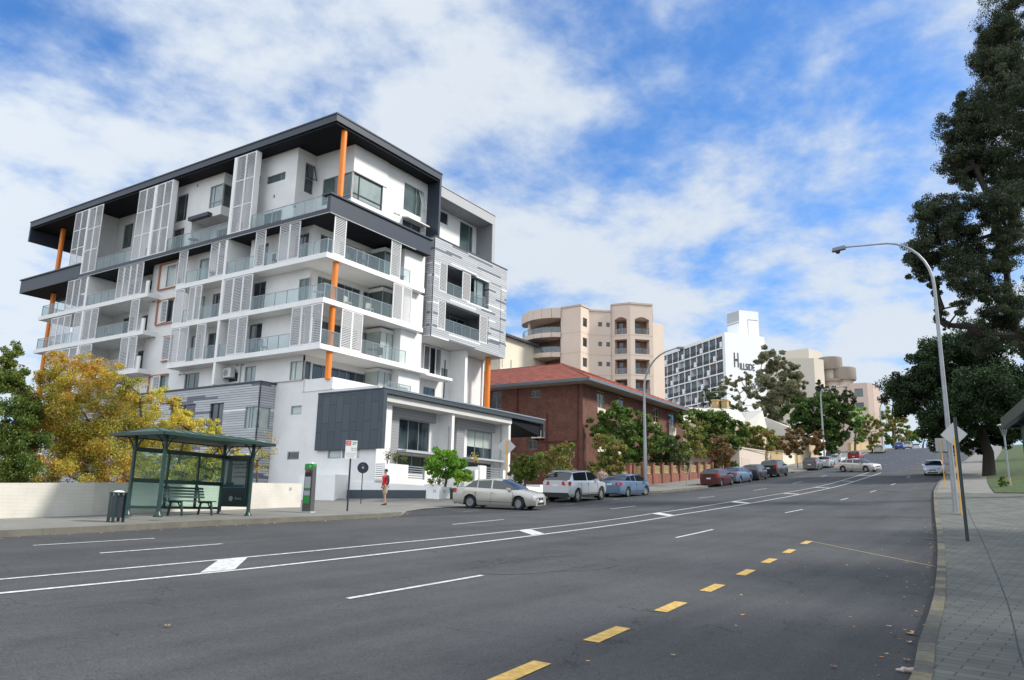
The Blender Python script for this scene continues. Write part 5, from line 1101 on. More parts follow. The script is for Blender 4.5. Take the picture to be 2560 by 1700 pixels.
vs=t.nodes.new('ShaderNodeVectorMath'); vs.operation='SCALE'; t.links.new(br.outputs[0],vs.inputs[0]); t.links.new(rr.outputs[0],vs.inputs['Scale']); t.links.new(vs.outputs[0],bb.inputs['Base Color'])
WL=empty('cream_wall',(0,23.3,0),0,'long cream painted brick wall behind the bus shelter, numbered 31','wall')
yw=lambda x:float(np.interp(x,[-30,10.6,13.1,22.6],[23.5,23.6,23.55,25.1]))-23.3
wt=lambda x:float(np.interp(x,[-30,5,10.6,18,22.6],[-.3,.22,.43,.74,.87]))
b=MB(); xs=[-30,0,5,8,10.6,13.1,18,22.6]
for a,c in zip(xs,xs[1:]):
    b.hexa([(a,yw(a),-2.8),(c,yw(c),-2.8),(c,yw(c)+.25,-2.8),(a,yw(a)+.25,-2.8),(a,yw(a),wt(a)),(c,yw(c),wt(c)),(c,yw(c)+.25,wt(c)),(a,yw(a)+.25,wt(a))])
b.build('wall_body',M['creamwall'],WL)
# number and shelter helpers
o=text_obj('house_number','31',.17,M['midgrey'],WL,(21.9,yw(21.9)-.012,.62),(pi/2,0,.16),.004)

BS=empty('bus_shelter',(15.2,21.7,gz(15.2,21.5)+.15),radians(7),'green bus shelter with glass panels and a poster, roof over a slatted bench','bus shelter')
H=2.34
def post(x,y,par=BS):
    b=MB(); b.lathe([(.13,0),(.13,.05),(.075,.12),(.062,.2),(.055,H)],14,c=(x,y,0)); b.build('post',M['dgreen'],par,smooth=True)
L0,L1_,W0,W1=-1.75,1.72,-.62,.66
for x,y in ((L0,W0),(L0,W1),(L1_,W0),(L1_,W1)): post(x,y)
b=MB(); ex0,ex1,ey0,ey1=L0-.52,L1_+.46,W0-.5,W1+.5; zr=H+.0
v=[(ex0,ey0,zr),(ex1,ey0,zr),(ex1,ey1,zr),(ex0,ey1,zr),(L0+.1,.02,zr+.24),(L1_-.1,.02,zr+.24)]
for f in ((0,1,5,4),(1,2,5),(2,3,4,5),(3,0,4)): b.poly([v[i] for i in f])
b.poly([(p[0],p[1],p[2]-.015) for p in (v[3],v[2],v[1],v[0])])
rf=b.build('roof',M['roofgreen'],BS)
b=MB()
for k in range(9):
    f=k/8; x=ex0+(ex1-ex0)*f; xt=v[4][0]+(v[5][0]-v[4][0])*f
    b.tube([(x,ey0,zr+.01),(xt,.02,zr+.25)],.012,4); b.tube([(x,ey1,zr+.01),(xt,.02,zr+.25)],.012,4)
b.build('roof_seam',M['roofgreen'],rf)
b=MB(); b.bar(v[0],v[1],.05,.09); b.bar(v[1],v[2],.05,.09); b.bar(v[2],v[3],.05,.09); b.bar(v[3],v[0],.05,.09); b.build('gutter',M['dgreen'],rf)
for (x,y) in ((L0,W0),(L0,W1),(L1_,W0),(L1_,W1)):
    b=MB()
    for dx,dy in ((1,0),(-1,0),(0,1),(0,-1)):
        pts=[(x+dx*.06,y+dy*.06,H-.42),(x+dx*.12,y+dy*.12,H-.25),(x+dx*.24,y+dy*.24,H-.1),(x+dx*.38,y+dy*.38,H-.03)]; b.tube(pts,.014,5)
        b.lathe([(.055,0),(.07,.01)],10,c=(x+dx*.13,y+dy*.13,H-.13))
    b.build('scroll_bracket',M['dgreen'],BS)
b=MB()
b.box(L0,L1_,W1-.03,W1+.03,H-.46,H-.33); b.box(L0,L1_,W1-.035,W1+.035,.98,1.10); b.box(L0,L1_,W1-.03,W1+.03,.22,.30)
b.box(L0-.03,L0+.03,W0,W1,H-.46,H-.33) if 0 else None
for f in (.36,.70): x=L0+(L1_-L0)*f; b.box(x-.03,x+.03,W1-.032,W1+.032,.3,H-.46)
b.box(L1_-.03,L1_+.03,W0,W1,H-.46,H-.36)
b.build('frame_rail',M['dgreen'],BS)
for z0,z1 in ((.3,.98),(1.10,H-.46)):
    for a,c in ((0,.36),(.36,.7),(.7,1)):
        b=MB(); b.box(L0+(L1_-L0)*a+.03,L0+(L1_-L0)*c-.03,W1-.005,W1+.005,z0,z1); b.build('glass_panel',M['shglass'],BS)
M['poster_dark']=mat('poster_dark_blue',(.018,.026,.034),.3); M['poster_grey']=mat('poster_grey_sky',(.22,.235,.22),.3); M['poster_blue']=mat('poster_blue_band',(.02,.06,.10),.3); M['poster_text']=mat('poster_dark_text',(.035,.045,.045),.4); M['poster_red']=mat('poster_red_text',(.16,.045,.03),.4); M['poster_white']=mat('poster_pale_mark',(.25,.27,.27),.4)
b=MB(); b.box(L1_-.06,L1_+.06,W0+.1,W1-.08,.32,H-.46); pc=b.build('poster_case',M['dgreen'],BS)
def pq(b,y0,y1,z0,z1,d=.062): x=L1_-d; b.quad((x,y1,z0),(x,y0,z0),(x,y0,z1),(x,y1,z1))
b=MB(); pq(b,W0+.16,W1-.14,.36,H-.5); b.build('poster_lower',M['poster_dark'],pc)
b=MB(); pq(b,W0+.18,W1-.16,.92,H-.54,.065); b.build('poster_sky',M['poster_grey'],pc)
b=MB(); x=L1_-.068; b.poly([(x,.42,1.0),(x,.05,1.0),(x,.05,1.1),(x,.16,1.12),(x,.17,1.72),(x,.24,1.82),(x,.36,1.82),(x,.39,1.2)]); pq(b,W0+.18,W1-.16,.80,.93,.067); b.build('poster_tower_picture',M['poster_dark'],pc)
b=MB(); pq(b,W0+.2,W1-.18,.94,1.03,.07); b.build('poster_band',M['poster_blue'],pc)
rp=(pi/2,0,-pi/2)
for body,sz,z,mm_ in (('CITY LIVING',.10,1.80,'poster_text'),('HOME OPEN NOW',.085,1.68,'poster_text'),('STREET VIEWS',.085,1.58,'poster_text'),('more than a place to stay',.05,1.42,'poster_text'),('FROM THE PARK',.075,1.28,'poster_red')):
    text_obj('poster_text',body,sz,M[mm_],pc,(L1_-.072,-.17,z),rp,.001)
text_obj('poster_text','Perth',.13,M['poster_white'],pc,(L1_-.072,-.2,.58),rp,.001)
b=MB(); b.lathe([(.085,0),(.085,.002)],16); e=b.build('poster_emblem',M['poster_white'],pc,loc=(L1_-.07,.12,.58)); e.rotation_euler=(0,-pi/2,0)
# bench
def bench(loc,rz,label):
    B=empty('slatted_bench',loc,rz,label,'bench'); s=MB()
    for k in range(5): s.box(-.78,.78,-.26+k*.105,-.18+k*.105,.43,.465)
    s.build('seat',M['dgreen'],B); s=MB()
    for k in range(4): z=.54+k*.09; y=.27+k*.03; s.hexa([(-.78,y,z),(.78,y,z),(.78,y+.025,z),(-.78,y+.025,z),(-.78,y+.02,z+.065),(.78,y+.02,z+.065),(.78,y+.045,z+.065),(-.78,y+.045,z+.065)])
    s.build('backrest',M['dgreen'],B)
    for x in (-.58,.58):
        s=MB(); s.bar((x,-.24,.43),(x,-.32,0),.05); s.bar((x,.2,.43),(x,.3,0),.05); s.bar((x,-.27,.41),(x,.3,.41),.05); s.bar((x,.27,.42),(x,.41,.9),.04); s.bar((x,-.1,.4),(x,-.27,.18),.03); s.build('leg_frame',M['dgreen'],B)
    return B
bench((15.35,22.0,gz(15.3,21.8)+.155),radians(7),'dark green slatted bench inside the bus shelter')
# litter bin
LB=empty('litter_bin',(12.35,20.95,gz(12.3,20.9)+.15),.3,'dark green round litter bin with metal top left of the bus shelter','litter bin')
LB.scale=(.85,.85,.92)
b=MB(); b.lathe([(.20,.14),(.20,.78)],20); b.build('bin_body',M['darkframe'],LB,smooth=True)
for k in range(4):
    a=k*pi/2+.4; b=MB(); c_,s_=cos(a),sin(a); b.bar((c_*.225,s_*.225,0),(c_*.225,s_*.225,.84),.10,.03); b.build('post',M['dgreen'],LB)
b=MB(); b.lathe([(.31,.84),(.31,.865),(.10,.87)],24); b.build('rim',M['dgreen'],LB,smooth=True)
b=MB(); b.lathe([(.17,.875),(.14,.91),(.02,.925)],20); b.build('ash_tray',M['white'],LB,smooth=True)

# parking ticket machine
PM=empty('ticket_machine',(19.9,21.7,gz(19.9,21.7)+.15),radians(-72),'slim grey and green parking ticket machine on the left footpath','ticket machine')
M['pmgrey']=mat('grey_machine_casing',(.085,.082,.085),.45); M['pmgreen']=mat('bright_green_panel',(.03,.28,.06),.4); M['pmpale']=mat('pale_instruction_panel',(.40,.42,.45),.4); M['redm']=mat('red_panel',(.45,.05,.03),.4)
b=MB(); b.hexa([(-.17,-.14,.0),(.17,-.14,.0),(.17,.14,.0),(-.17,.14,.0),(-.15,-.13,1.72),(.15,-.13,1.72),(.15,.13,1.72),(-.15,.13,1.72)]); b.build('casing',M['pmgrey'],PM)
PMF=-.16
for z0,z1,m_,w in ((1.50,1.70,'pmgreen',.15),(1.42,1.52,'redm',.05),(1.28,1.40,'darkframe',.12),(.86,1.26,'pmpale',.11),(.78,.85,'pmgreen',.11),(.60,.77,'pmpale',.11),(.32,.59,'pmgreen',.11)):
    b=MB(); x0=-w+( -.04 if w==.05 else -.015); b.box(x0,x0+2*w if w!=.05 else x0+.12,PMF+.0,PMF+.02,z0,z1); b.build('front_panel',M[m_],PM)
b=MB(); b.box(-.151,.151,-.131,.131,1.56,1.721); b.build('green_cap',M['pmgreen'],PM)
b=MB(); b.lathe([(.05,1.72),(.05,1.75),(.01,1.79)],12,c=(.04,0,0)); b.build('solar_cap',M['white'],PM)
b=MB(); b.box(-.20,.20,-.17,.17,-.02,.05); b.build('base',M['pmpale'],PM)
text_obj('letter','P',.13,M['white'],PM,(.06,PMF-.004,1.61),(pi/2,0,0),.002)
# parking restriction sign
PS=empty('parking_sign',(21.9,21.75,gz(21.9,21.75)+.15),radians(-42),'white parking sign with red and green marks on a dark pole','sign')
b=MB(); b.tube([(0,0,0),(0,0,2.6)],.035,10); b.build('pole',mat('dark_navy_pole',(.02,.03,.05),.4),PS,smooth=True)
M['signwhite']=mat('sign_white',(.78,.78,.78),.5); M['signred']=mat('sign_red',(.62,.09,.07),.5); M['signgreen']=mat('sign_green',(.03,.20,.06),.5); M['signgrey']=mat('sign_back_grey',(.34,.35,.36),.5)
b=MB(); b.box(-.22,.22,-.05,-.04,1.97,2.66); pl=b.build('plate',M['signwhite'],PS)
b=MB(); b.box(-.21,-.01,-.054,-.051,2.46,2.645); b.build('red_square',M['signred'],pl)
text_obj('letters','NO',.08,M['signwhite'],pl,(-.11,-.056,2.575),(pi/2,0,0),.001); text_obj('letters','STOPPING',.04,M['signwhite'],pl,(-.11,-.056,2.50),(pi/2,0,0),.001)
text_obj('letters','2P',.17,M['signgreen'],pl,(.11,-.056,2.55),(pi/2,0,0),.001); text_obj('letters','8am-6pm',.055,M['signgreen'],pl,(.11,-.056,2.37),(pi/2,0,0),.001); text_obj('letters','MON - FRI',.045,M['signgreen'],pl,(.11,-.056,2.29),(pi/2,0,0),.001)
b=MB(); b.box(-.21,.21,-.053,-.051,2.17,2.185); b.build('divider',M['signgrey'],pl); text_obj('letters','TICKET PARKING',.045,M['signgrey'],pl,(0,-.056,2.11),(pi/2,0,0),.001); text_obj('letters','BUY TICKET',.04,M['signgrey'],pl,(0,-.056,2.04),(pi/2,0,0),.001)
# round dark sign by the wall
px=at(902,1258.7,38.5); RS=empty('round_sign',(px.x,px.y,.12),radians(-46),'dark navy round sign on a thin post beside the white wall','sign')
b=MB(); b.tube([(0,0,0),(0,0,1.65)],.022,8); b.build('post',M['darkframe'],RS)
b=MB(); b.lathe([(.27,-.015),(.27,.015)],32); dk=b.build('disc',mat('navy_disc',(.012,.016,.035),.35),RS,loc=(0,-.03,1.72)); dk.rotation_euler=(pi/2,0,0)
b=MB(); b.box(-.05,.05,-.055,-.05,1.68,1.77); b.build('emblem',M['signgrey'],RS); b=MB(); b.lathe([(.02,0),(.02,.004)],8); q_=b.build('emblem',M['signgrey'],RS,loc=(-.02,-.05,1.86)); q_.rotation_euler=(pi/2,0,0)
# small green pot beside the driveway
tag_p=MB(); tag_p.lathe([(.15,0),(.19,.62),(.17,.62),(.165,.55)],18); tag(tag_p.build('plant_pot',M['dgreen'],smooth=True,loc=(36.45,27.9,.5)),'tall dark green plant pot in front of the white planter','plant pot')
text_obj('house_number','33',.22,M['midgrey'],AP,(2.0-.35,-9.455,.95),(pi/2,0,0),.004); text_obj('house_number','33',.22,M['midgrey'],AP,(1.188,-9.1,.95),(pi/2,0,-pi/2),.004)
# warning sign backs on yellow posts
M['ypole']=mat('orange_yellow_post',(.80,.40,.05),.5)
def diamond(x,y,z,hp,zc,s,label,rz,tilt=0,wood=.13):
    R_=empty('warning_sign',(x,y,z),rz,label,'sign'); b=MB(); b.bar((0,0,0),(0,0,hp),wood,.05); b.build('post',M['ypole'],R_)
    b=MB(); b.poly([(-s,.05,zc),(0,.05,zc-s),(s,.05,zc),(0,.05,zc+s)]); b.poly([(0,.056,zc+s),(s,.056,zc),(0,.056,zc-s),(-s,.056,zc)])
    for p,q in (((-s,.053,zc),(0,.053,zc-s)),((0,.053,zc-s),(s,.053,zc)),((s,.053,zc),(0,.053,zc+s)),((0,.053,zc+s),(-s,.053,zc))): b.bar(p,q,.012)
    b.build('diamond_plate',M['signgrey'] if 0 else mat('sign_back_metal',(.50,.50,.50),.5),R_); return R_
q=Vector((38.2,25.3,0)); diamond(38.2,25.42,gz(38.2,25.3)+.2,3.42,3.05,.54,'back of a diamond sign on a yellow post behind the silver sedan',radians(-55))
diamond(40.3,2.66,gz(40.3,2.6)+.13,3.4,3.55,.53,'back of a diamond sign on a yellow post beside the tall right lamp',radians(-88))
R_=empty('square_sign',(62.4,4.96,gz(62.4,4.9)+.13),radians(-88),'back of a square sign on an orange post by the right kerb','sign')
b=MB(); b.bar((0,0,0),(0,0,3.35),.12,.05); b.build('post',M['ypole'],R_); b=MB(); b.box(-.36,.36,.05,.06,2.55,3.48); b.build('plate',M['signgrey'],R_)
b=MB(); b.tube([(0,0,0),(0,.02,3.85)],.05,12); tag(b.build('dark_pole',mat('dark_teal_pole',(.012,.03,.035),.35),smooth=True,loc=(28.6,1.8,gz(28.6,1.8)+.13)),'dark teal metal pole on the paved right footpath','pole')
# street lamps
M['galv']=mat('galvanised_steel',(.36,.38,.41),.5,metal=.35,vary=.2,vscale=2)
def lamp(x,y,z,h0,h,reach,dirn,label,lit=0,base=True,r=.105):
    P=empty('street_lamp',(x,y,z),0,label,'street lamp',None); b=MB()
    path=[(0,0,0),(0,0,h0)]; n=8
    rad=[r*1.15,r*.72]
    R=h-h0
    for k in range(1,n+1):
        a=pi/2*k/n*.93; path.append((0,dirn*R*.85*(1-cos(a)),h0+R*sin(a))); rad.append(r*.72-(r*.3)*k/n)
    path.append((0,dirn*(reach-.5),h+.12)); rad.append(r*.38)
    b.tube(path,rad,12); b.build('pole',M['galv'],P,smooth=True)
    b=MB(); b.hexa([(-.12,dirn*(reach-.5),h+.02),(.12,dirn*(reach-.5),h+.02),(.14,dirn*(reach+.15),h-.04),(-.14,dirn*(reach+.15),h-.04),(-.1,dirn*(reach-.5),h+.2),(.1,dirn*(reach-.5),h+.2),(.12,dirn*(reach+.1),h+.14),(-.12,dirn*(reach+.1),h+.14)]); hd=b.build('lamp_head',M['midgrey'],P)
    b=MB(); b.lathe([(.02,-.16),(.1,-.12),(.13,0)],14,c=(0,dirn*(reach-.12),h-.02)); b.build('lens',M['darkframe'],hd,smooth=True)
    if base: b=MB(); b.box(-.2,.2,-.2,.2,0,.03); b.build('base_plate',M['galv'],P)
    return P
lamp(40.9,2.9,gz(40.9,2.9)+.13,10.6,13.1,4.3,1,'tall bent steel street lamp on the right footpath beside the signs')
lamp(62.2,27.2,fz(62.2,27.2),8.2,11.5,3.6,-1,'bent steel street lamp in front of the brick pier fence',r=.14)
lamp(120,24.55,fz(120,24.9),9.7,10.75,3.7,-1,'bent steel street lamp rising beside the big fig tree',r=.14)
lamp(175,24.4,fz(175,25),8.0,10.3,3.5,-1,'distant bent street lamp behind the silver car uphill',r=.16)
lamp(215,6.0,gz(215,6)+.1,9,10.5,3.6,1,'farthest street lamp with its head poking out of the dark tree',r=.15)
PL=empty('park_lamp',(64.9,1.19,gz(64.9,1)+.13),0,'pale park lamp with round flat top on the lawn','park lamp')
b=MB(); b.tube([(0,0,0),(0,0,.6)],.09,10); b.build('post_base',mat('peeling_cream_paint',(.42,.36,.22),.8),PL); b=MB(); b.tube([(0,0,.6),(0,0,3.55)],.06,10); b.build('post',M['galv'],PL,smooth=True)
b=MB()
for k in range(4): a=k*pi/2+.3; b.tube([(cos(a)*.05,sin(a)*.05,3.5),(cos(a)*.3,sin(a)*.3,4.25)],.015,5)
b.build('lamp_cage',M['galv'],PL); b=MB(); b.lathe([(.12,3.5),(.28,4.2),(.29,4.24)],16); b.build('lamp_glass',M['bglass'],PL,smooth=True); b=MB(); b.lathe([(.38,4.24),(.38,4.29),(.1,4.36)],22); b.build('lamp_top',M['white'],PL,smooth=True)
# second shelter at the right edge: only its eave corner and one post come into view
M['trim0']=mat('weathered_dark_roof',(.02,.024,.024),.8)
RS2=empty('bus_shelter',(7.9,-.02,gz(7.8,0)+.13),radians(8),'dark green shelter post and sloping roof corner at the right edge of the pavement','bus shelter')
for x,y in ((0,0),(-3.6,0),(0,-1.4),(-3.6,-1.4)):
    b=MB(); b.lathe([(.1,0),(.1,.05),(.045,.12),(.04,2.5)],14,c=(x,y,0)); b.build('post',M['dgreen'],RS2,smooth=True)
b=MB(); zr=2.42; v=[(-4.1,.12,zr),(.3,.12,zr),(.3,-1.6,zr),(-4.1,-1.6,zr),(-3.2,-.7,zr+.5),(-.6,-.7,zr+.5)]
for f in ((1,0,4,5),(2,1,5),(3,2,5,4),(0,3,4)): b.poly([v[i] for i in f])
b.poly([(p[0],p[1],p[2]-.02) for p in (v[0],v[1],v[2],v[3])])
rf=b.build('roof',M['trim0'],RS2)
b=MB()
for k in range(12): x=-4.0+k*.36; b.box(x,x+.02,-1.5,.05,zr-.045,zr-.02)
b.bar(v[0],v[1],.05,.09); b.bar(v[1],v[2],.05,.09); b.build('gutter',M['dgreen'],rf)
# ================================================================== cars
M['tyre']=mat('tyre_rubber',(.018,.018,.019),.85); M['rim']=mat('alloy_rim',(.50,.51,.53),.3,metal=.7); M['hub']=mat('grey_hubcap',(.32,.33,.34),.4,metal=.3)
M['carglass']=mat('car_glass',(.012,.016,.020),.04,spec=1.0); M['trim']=mat('black_trim',(.015,.015,.016),.6); M['redlens']=mat('red_lens',(.42,.012,.015),.18,coat=.5); M['clearlens']=mat('headlamp_lens',(.62,.64,.66),.1,coat=.8); M['amber']=mat('amber_lens',(.70,.28,.03),.2); M['plate']=mat('number_plate',(.72,.73,.75),.5); M['under']=mat('dark_underbody',(.008,.008,.009),.9)
def paint(name,c,metal=.35): return mat(name,c,.28,metal=metal,coat=.7)
def wheel(par,x,y,R,side,style,steer=0):
    W=empty('wheel',(x,y,R),steer); W.parent=par
    b=MB(); w=.11
    prof=[(R*.62,-w),(R*.93,-w),(R,-w*.65),(R,w*.65),(R*.93,w),(R*.62,w)]
    n=28; base=len(b.v)
    for r,yy in prof:
        for k in range(n): a=2*pi*k/n; b.v.append((r*cos(a),yy,r*sin(a)))
    for i in range(len(prof)-1):
        for k in range(n): p=base+i*n+k; q=base+i*n+(k+1)%n; b.f.append((p,p+n,q+n,q)); b.m.append(0)
    b.build('tyre',M['tyre'],W,smooth=True)
    b=MB(); o=side*w*.72
    def disc(r,yy,m=0):
        b.poly([(r*cos(2*pi*k/n),yy,r*sin(2*pi*k/n)) for k in range(n)],m)
    disc(R*.64,side*w*.35,1)
    # rim lip
    for k in range(n):
        a,c=2*pi*k/n,2*pi*(k+1)/n
        b.quad((R*.66*cos(a),o,R*.66*sin(a)),(R*.66*cos(c),o,R*.66*sin(c)),(R*.58*cos(c),o*.9,R*.58*sin(c)),(R*.58*cos(a),o*.9,R*.58*sin(a)))
    ns={'five':5,'seven':7,'cap':9}[style]; wd={'five':.11,'seven':.075,'cap':.085}[style]
    for k in range(ns):
        a=2*pi*k/ns; d=Vector((cos(a),0,sin(a))); e=Vector((-sin(a),0,cos(a)))
        p0=d*R*.08; p1=d*R*.62; f=Vector((0,o*.95,0)); b.quad(p0-e*wd*.9+f,p0+e*wd*.9+f,p1+e*wd*R*1.6+f,p1-e*wd*R*1.6+f)
    b.poly([(R*.17*cos(2*pi*k/12),o*1.02,R*.17*sin(2*pi*k/12)) for k in range(12)])
    b.build('rim',[M['rim'] if style!='cap' else M['hub'],M['under']],W)
def car(name,loc,yaw,pm,kind,label,cat='car',group='parked cars along the left kerb',wheels='cap',z=None,slope=None,steer=0,rack=False,dark_lower=False):
    """kind: dict of profile numbers (metres); x forward, body built as a station loft"""
    P=dict(L=4.5,W=1.72,H=1.44,wb=2.62,R=.31,hood=.80,belt=.90,nose=.58,deck=.98,fo=.85,cowl=1.15,roof_f=.45,roof_r=-.95,rear_glass=-1.72,tail=0,gc=.16)
    P.update(kind); L,W,H,wb,R=P['L'],P['W'],P['H'],P['wb'],P['R']
    xf=wb/2+P['fo']; xr=xf-L; hw=W/2
    fwx,rwx=wb/2,-wb/2; ar=R+.07
    ro=Matrix.Rotation(yaw,4,'Z')
    x,y=loc; zz=gz(x,y)+.006 if z is None else z
    C_=empty(name,(x,y,zz),yaw,label,cat,group)
    # follow the slope of the street
    dx=1.3; fx,fy=x+cos(yaw)*dx,y+sin(yaw)*dx; bx,by=x-cos(yaw)*dx,y-sin(yaw)*dx
    pit=-atan2(gz(fx,fy)-gz(bx,by),2*dx); lx,ly=x-sin(yaw),y+cos(yaw); rx_,ry_=x+sin(yaw),y-cos(yaw)
    rl=atan2(gz(lx,ly)-gz(rx_,ry_),2)
    C_.rotation_euler=(Matrix.Rotation(yaw,3,'Z')@Matrix.Rotation(pit,3,'Y')@Matrix.Rotation(rl,3,'X')).to_euler()
    C_.location.z=(gz(fx,fy)+gz(bx,by))/2+.006
    cowl,rf_,rr_,rg=P['cowl'],P['roof_f'],P['roof_r'],P['rear_glass']
    belt=P['belt']; hood=P['hood']; deck=P['deck']; nose=P['nose']; gc=P['gc']
    van=P.get('hatch',False)
    # stations
    S=[xr,xr+.04,xr+.16,rwx-ar,rwx-ar*.7,rwx-ar*.3,rwx,rwx+ar*.3,rwx+ar*.7,rwx+ar,rg,rg+.06,rr_,rr_+.04,P.get('cp',rr_-.25),P.get('bp',-.18),P.get('bp',-.18)+.07,rf_,cowl-.08,cowl,fwx-ar,fwx-ar*.7,fwx-ar*.3,fwx,fwx+ar*.3,fwx+ar*.7,fwx+ar,xf-.28,xf-.10,xf-.02,xf]
    S=sorted(set(round(s_,3) for s_ in S))
    S=[s_ for i,s_ in enumerate(S) if i==0 or s_-S[i-1]>.018]
    def bottom(s_):
        for c in (fwx,rwx):
            if abs(s_-c)<ar-.001: return R*.98+sqrt(max(0,ar**2-(s_-c)**2)) if abs(s_-c)<ar*.98 else gc
        return gc+ (.06 if s_>xf-.3 or s_<xr+.2 else 0)
    def top(s_):
        # height of body at belt/hood/deck
        if s_>=cowl: 
            t_=(s_-cowl)/(xf-cowl); return belt+.02+(nose+.10-belt)*t_**1.0 - .0 + (hood-(belt+nose+.1)/2)*4*t_*(1-t_)*.55 if s_<xf-.03 else nose-.0
        if s_<=rg and not van:
            t_=(rg-s_)/(rg-xr); return (deck+.0)+(P.get('tailz',deck-.06)-deck)*t_ if s_>xr+.03 else P.get('tailz',deck-.06)-.10
        return belt+(deck-belt)*min(1,max(0,(cowl-s_)/(cowl-rg)))
    def roofz(s_):
        if s_>=cowl or s_<=rg: return None
        if s_>rf_: return top(s_)+.02+(H-.03-top(s_)-.02)*sin(pi/2*(cowl-s_)/(cowl-rf_))**.95
        if s_<rr_: 
            q=(s_-rg)/(rr_-rg); return top(s_)+.02+(H-.05-top(s_)-.02)*sin(pi/2*q)**.9
        m_=(s_-rr_)/(rf_-rr_); return H-.05+(.02)*m_+.05*sin(pi*m_)
    def wid(s_):
        f=max(0,(s_-(xf-.75))/.75); r=max(0,((xr+.6)-s_)/.6); return hw*(1-.20*f**2.2-.10*r**2)
    rings=[]
    for s_ in S:
        w=wid(s_); zt=top(s_); zb=bottom(s_); rz_=roofz(s_); mid=min(max(.52,zb+.02),zt-.05)
        rw=w*P.get('tumble',.76)
        if rz_ is None: up=[(w*.90,zt+.005),(w*.72,zt+.025),(w*.5,zt+.04),(0,zt+.05)]
        else:
            q=(rz_-zt)/(H-zt); ww=w*.93+(rw-w*.93)*q
            up=[(w*.93,zt+.03),(ww+.02,rz_-.05*q),(ww*.80,rz_+.01*q),(0,rz_+.04*q)]
        zlow=min(zb+.10,mid-.01) if zb<.4 else min(zb+.005,mid)
        ring=[(0,zb if zb<.4 else gc+.05),(w*.90,zb),(w*.985,zlow),(w*1.0,mid),(w*.995,(mid+zt)/2+.03),(w*.965,zt-.02)]+up
        rings.append(ring)
    NR=len(rings[0]); body=MB(); glass={}; screen=MB(); rear=MB(); und=MB()
    def P3(i,j,sgn): yv,zv=rings[i][j]; return (S[i],sgn*yv,zv)
    cab=[(rg,cowl)]
    for i in range(len(S)-1):
        a,c=S[i],S[i+1]; m_=(a+c)/2
        for j in range(NR-1):
            for sg in (1,-1):
                quad=[P3(i,j,sg),P3(i+1,j,sg),P3(i+1,j+1,sg),P3(i,j+1,sg)]
                if sg>0: quad=quad[::-1]
                tgt=body
                incab=rg-.001<=a and c<=cowl+.001
                if j==0: tgt=und
                elif incab and j==6:      # side glass strip, minus pillars
                    bp=P.get('bp',-.18)
                    pill=(bp-.001<=a and c<=bp+.071) or (rr_-.001<=a and c<=rr_+.041 and not van) or m_<rg+.05 or m_>cowl-.07
                    if not pill and m_>P.get('glass_from',-9): tgt=glass.setdefault((sg,m_>bp),MB())
                elif incab and j>=7 and (m_>rf_ or m_<rr_): tgt=screen if m_>rf_ else rear
                tgt.quad(*quad)
    # end caps
    for i,sg2 in ((0,1),(len(S)-1,-1)):
        for j in range(NR-1):
            q=[P3(i,j,1),P3(i,j+1,1),P3(i,j+1,-1),P3(i,j,-1)]
            (body if j else und).poly(q if sg2>0 else q[::-1])
    bo=body.build('body',pm,C_,smooth=True,angle=38); und.build('underbody',M['under'],C_)
    [g_.build('side_window',M['carglass'],C_,smooth=True) for g_ in glass.values()]; screen.build('windscreen',M['carglass'],C_,smooth=True); rear.build('rear_window',M['carglass'],C_,smooth=True)
    # dark wheel wells
    b=MB()
    for c in (fwx,rwx):
        for sg in (1,-1): b.box(c-ar*.95,c+ar*.95,min(sg*(hw-.32),sg*(hw-.30)),max(sg*(hw-.32),sg*(hw-.30)),.12,R+ar*.9)
    b.build('wheel_well',M['under'],C_)
    for c in (fwx,rwx):
        for sg in (1,-1): wheel(C_,c,sg*(hw-.13),R,sg,wheels,steer if c==fwx else 0)
    def part(nm,m,*boxes):
        b=MB()
        for q in boxes: b.box(*q)
        return b.build(nm,M[m] if isinstance(m,str) else m,C_)
    # door lines and handles
    bp=P.get('bp',-.18)
    b=MB()
    for xd in (bp+.03,cowl-.22,max(rg+.2,rwx+ar*.85) if not van else rwx+ar*.9):
        for sg in (1,-1): b.box(xd-.006,xd+.006,min(sg*(hw*.99),sg*(hw*1.004)),max(sg*(hw*.99),sg*(hw*1.004)),gc+.12,belt-.06)
    for sg in (1,-1): b.box(rwx+ar,fwx-ar,min(sg*hw*.995,sg*hw*1.006),max(sg*hw*.995,sg*hw*1.006),gc+.19,gc+.205)
    b.build('door_seams',M['trim'],C_)
    for xd in (bp+.16,bp-.85):
        for sg in (1,-1): part('door_handle',pm,(xd-.1,xd+.04,min(sg*hw*.985,sg*(hw+.025)),max(sg*hw*.985,sg*(hw+.025)),belt-.13,belt-.095))
    for sg in (1,-1):
        b=MB(); y0=sg*(hw*.93); y1=sg*(hw+.16); b.hexa([(cowl-.50,min(y0,y1),belt+.02),(cowl-.33,min(y0,y1),belt+.03),(cowl-.33,max(y0,y1),belt+.03),(cowl-.50,max(y0,y1),belt+.02),(cowl-.48,min(y0,y1),belt+.15),(cowl-.36,min(y0,y1),belt+.14),(cowl-.36,max(y0,y1),belt+.14),(cowl-.48,max(y0,y1),belt+.15)]); b.build('wing_mirror',pm,C_)
    wf=wid(xf-.05); wr=wid(xr+.04)
    nz=nose
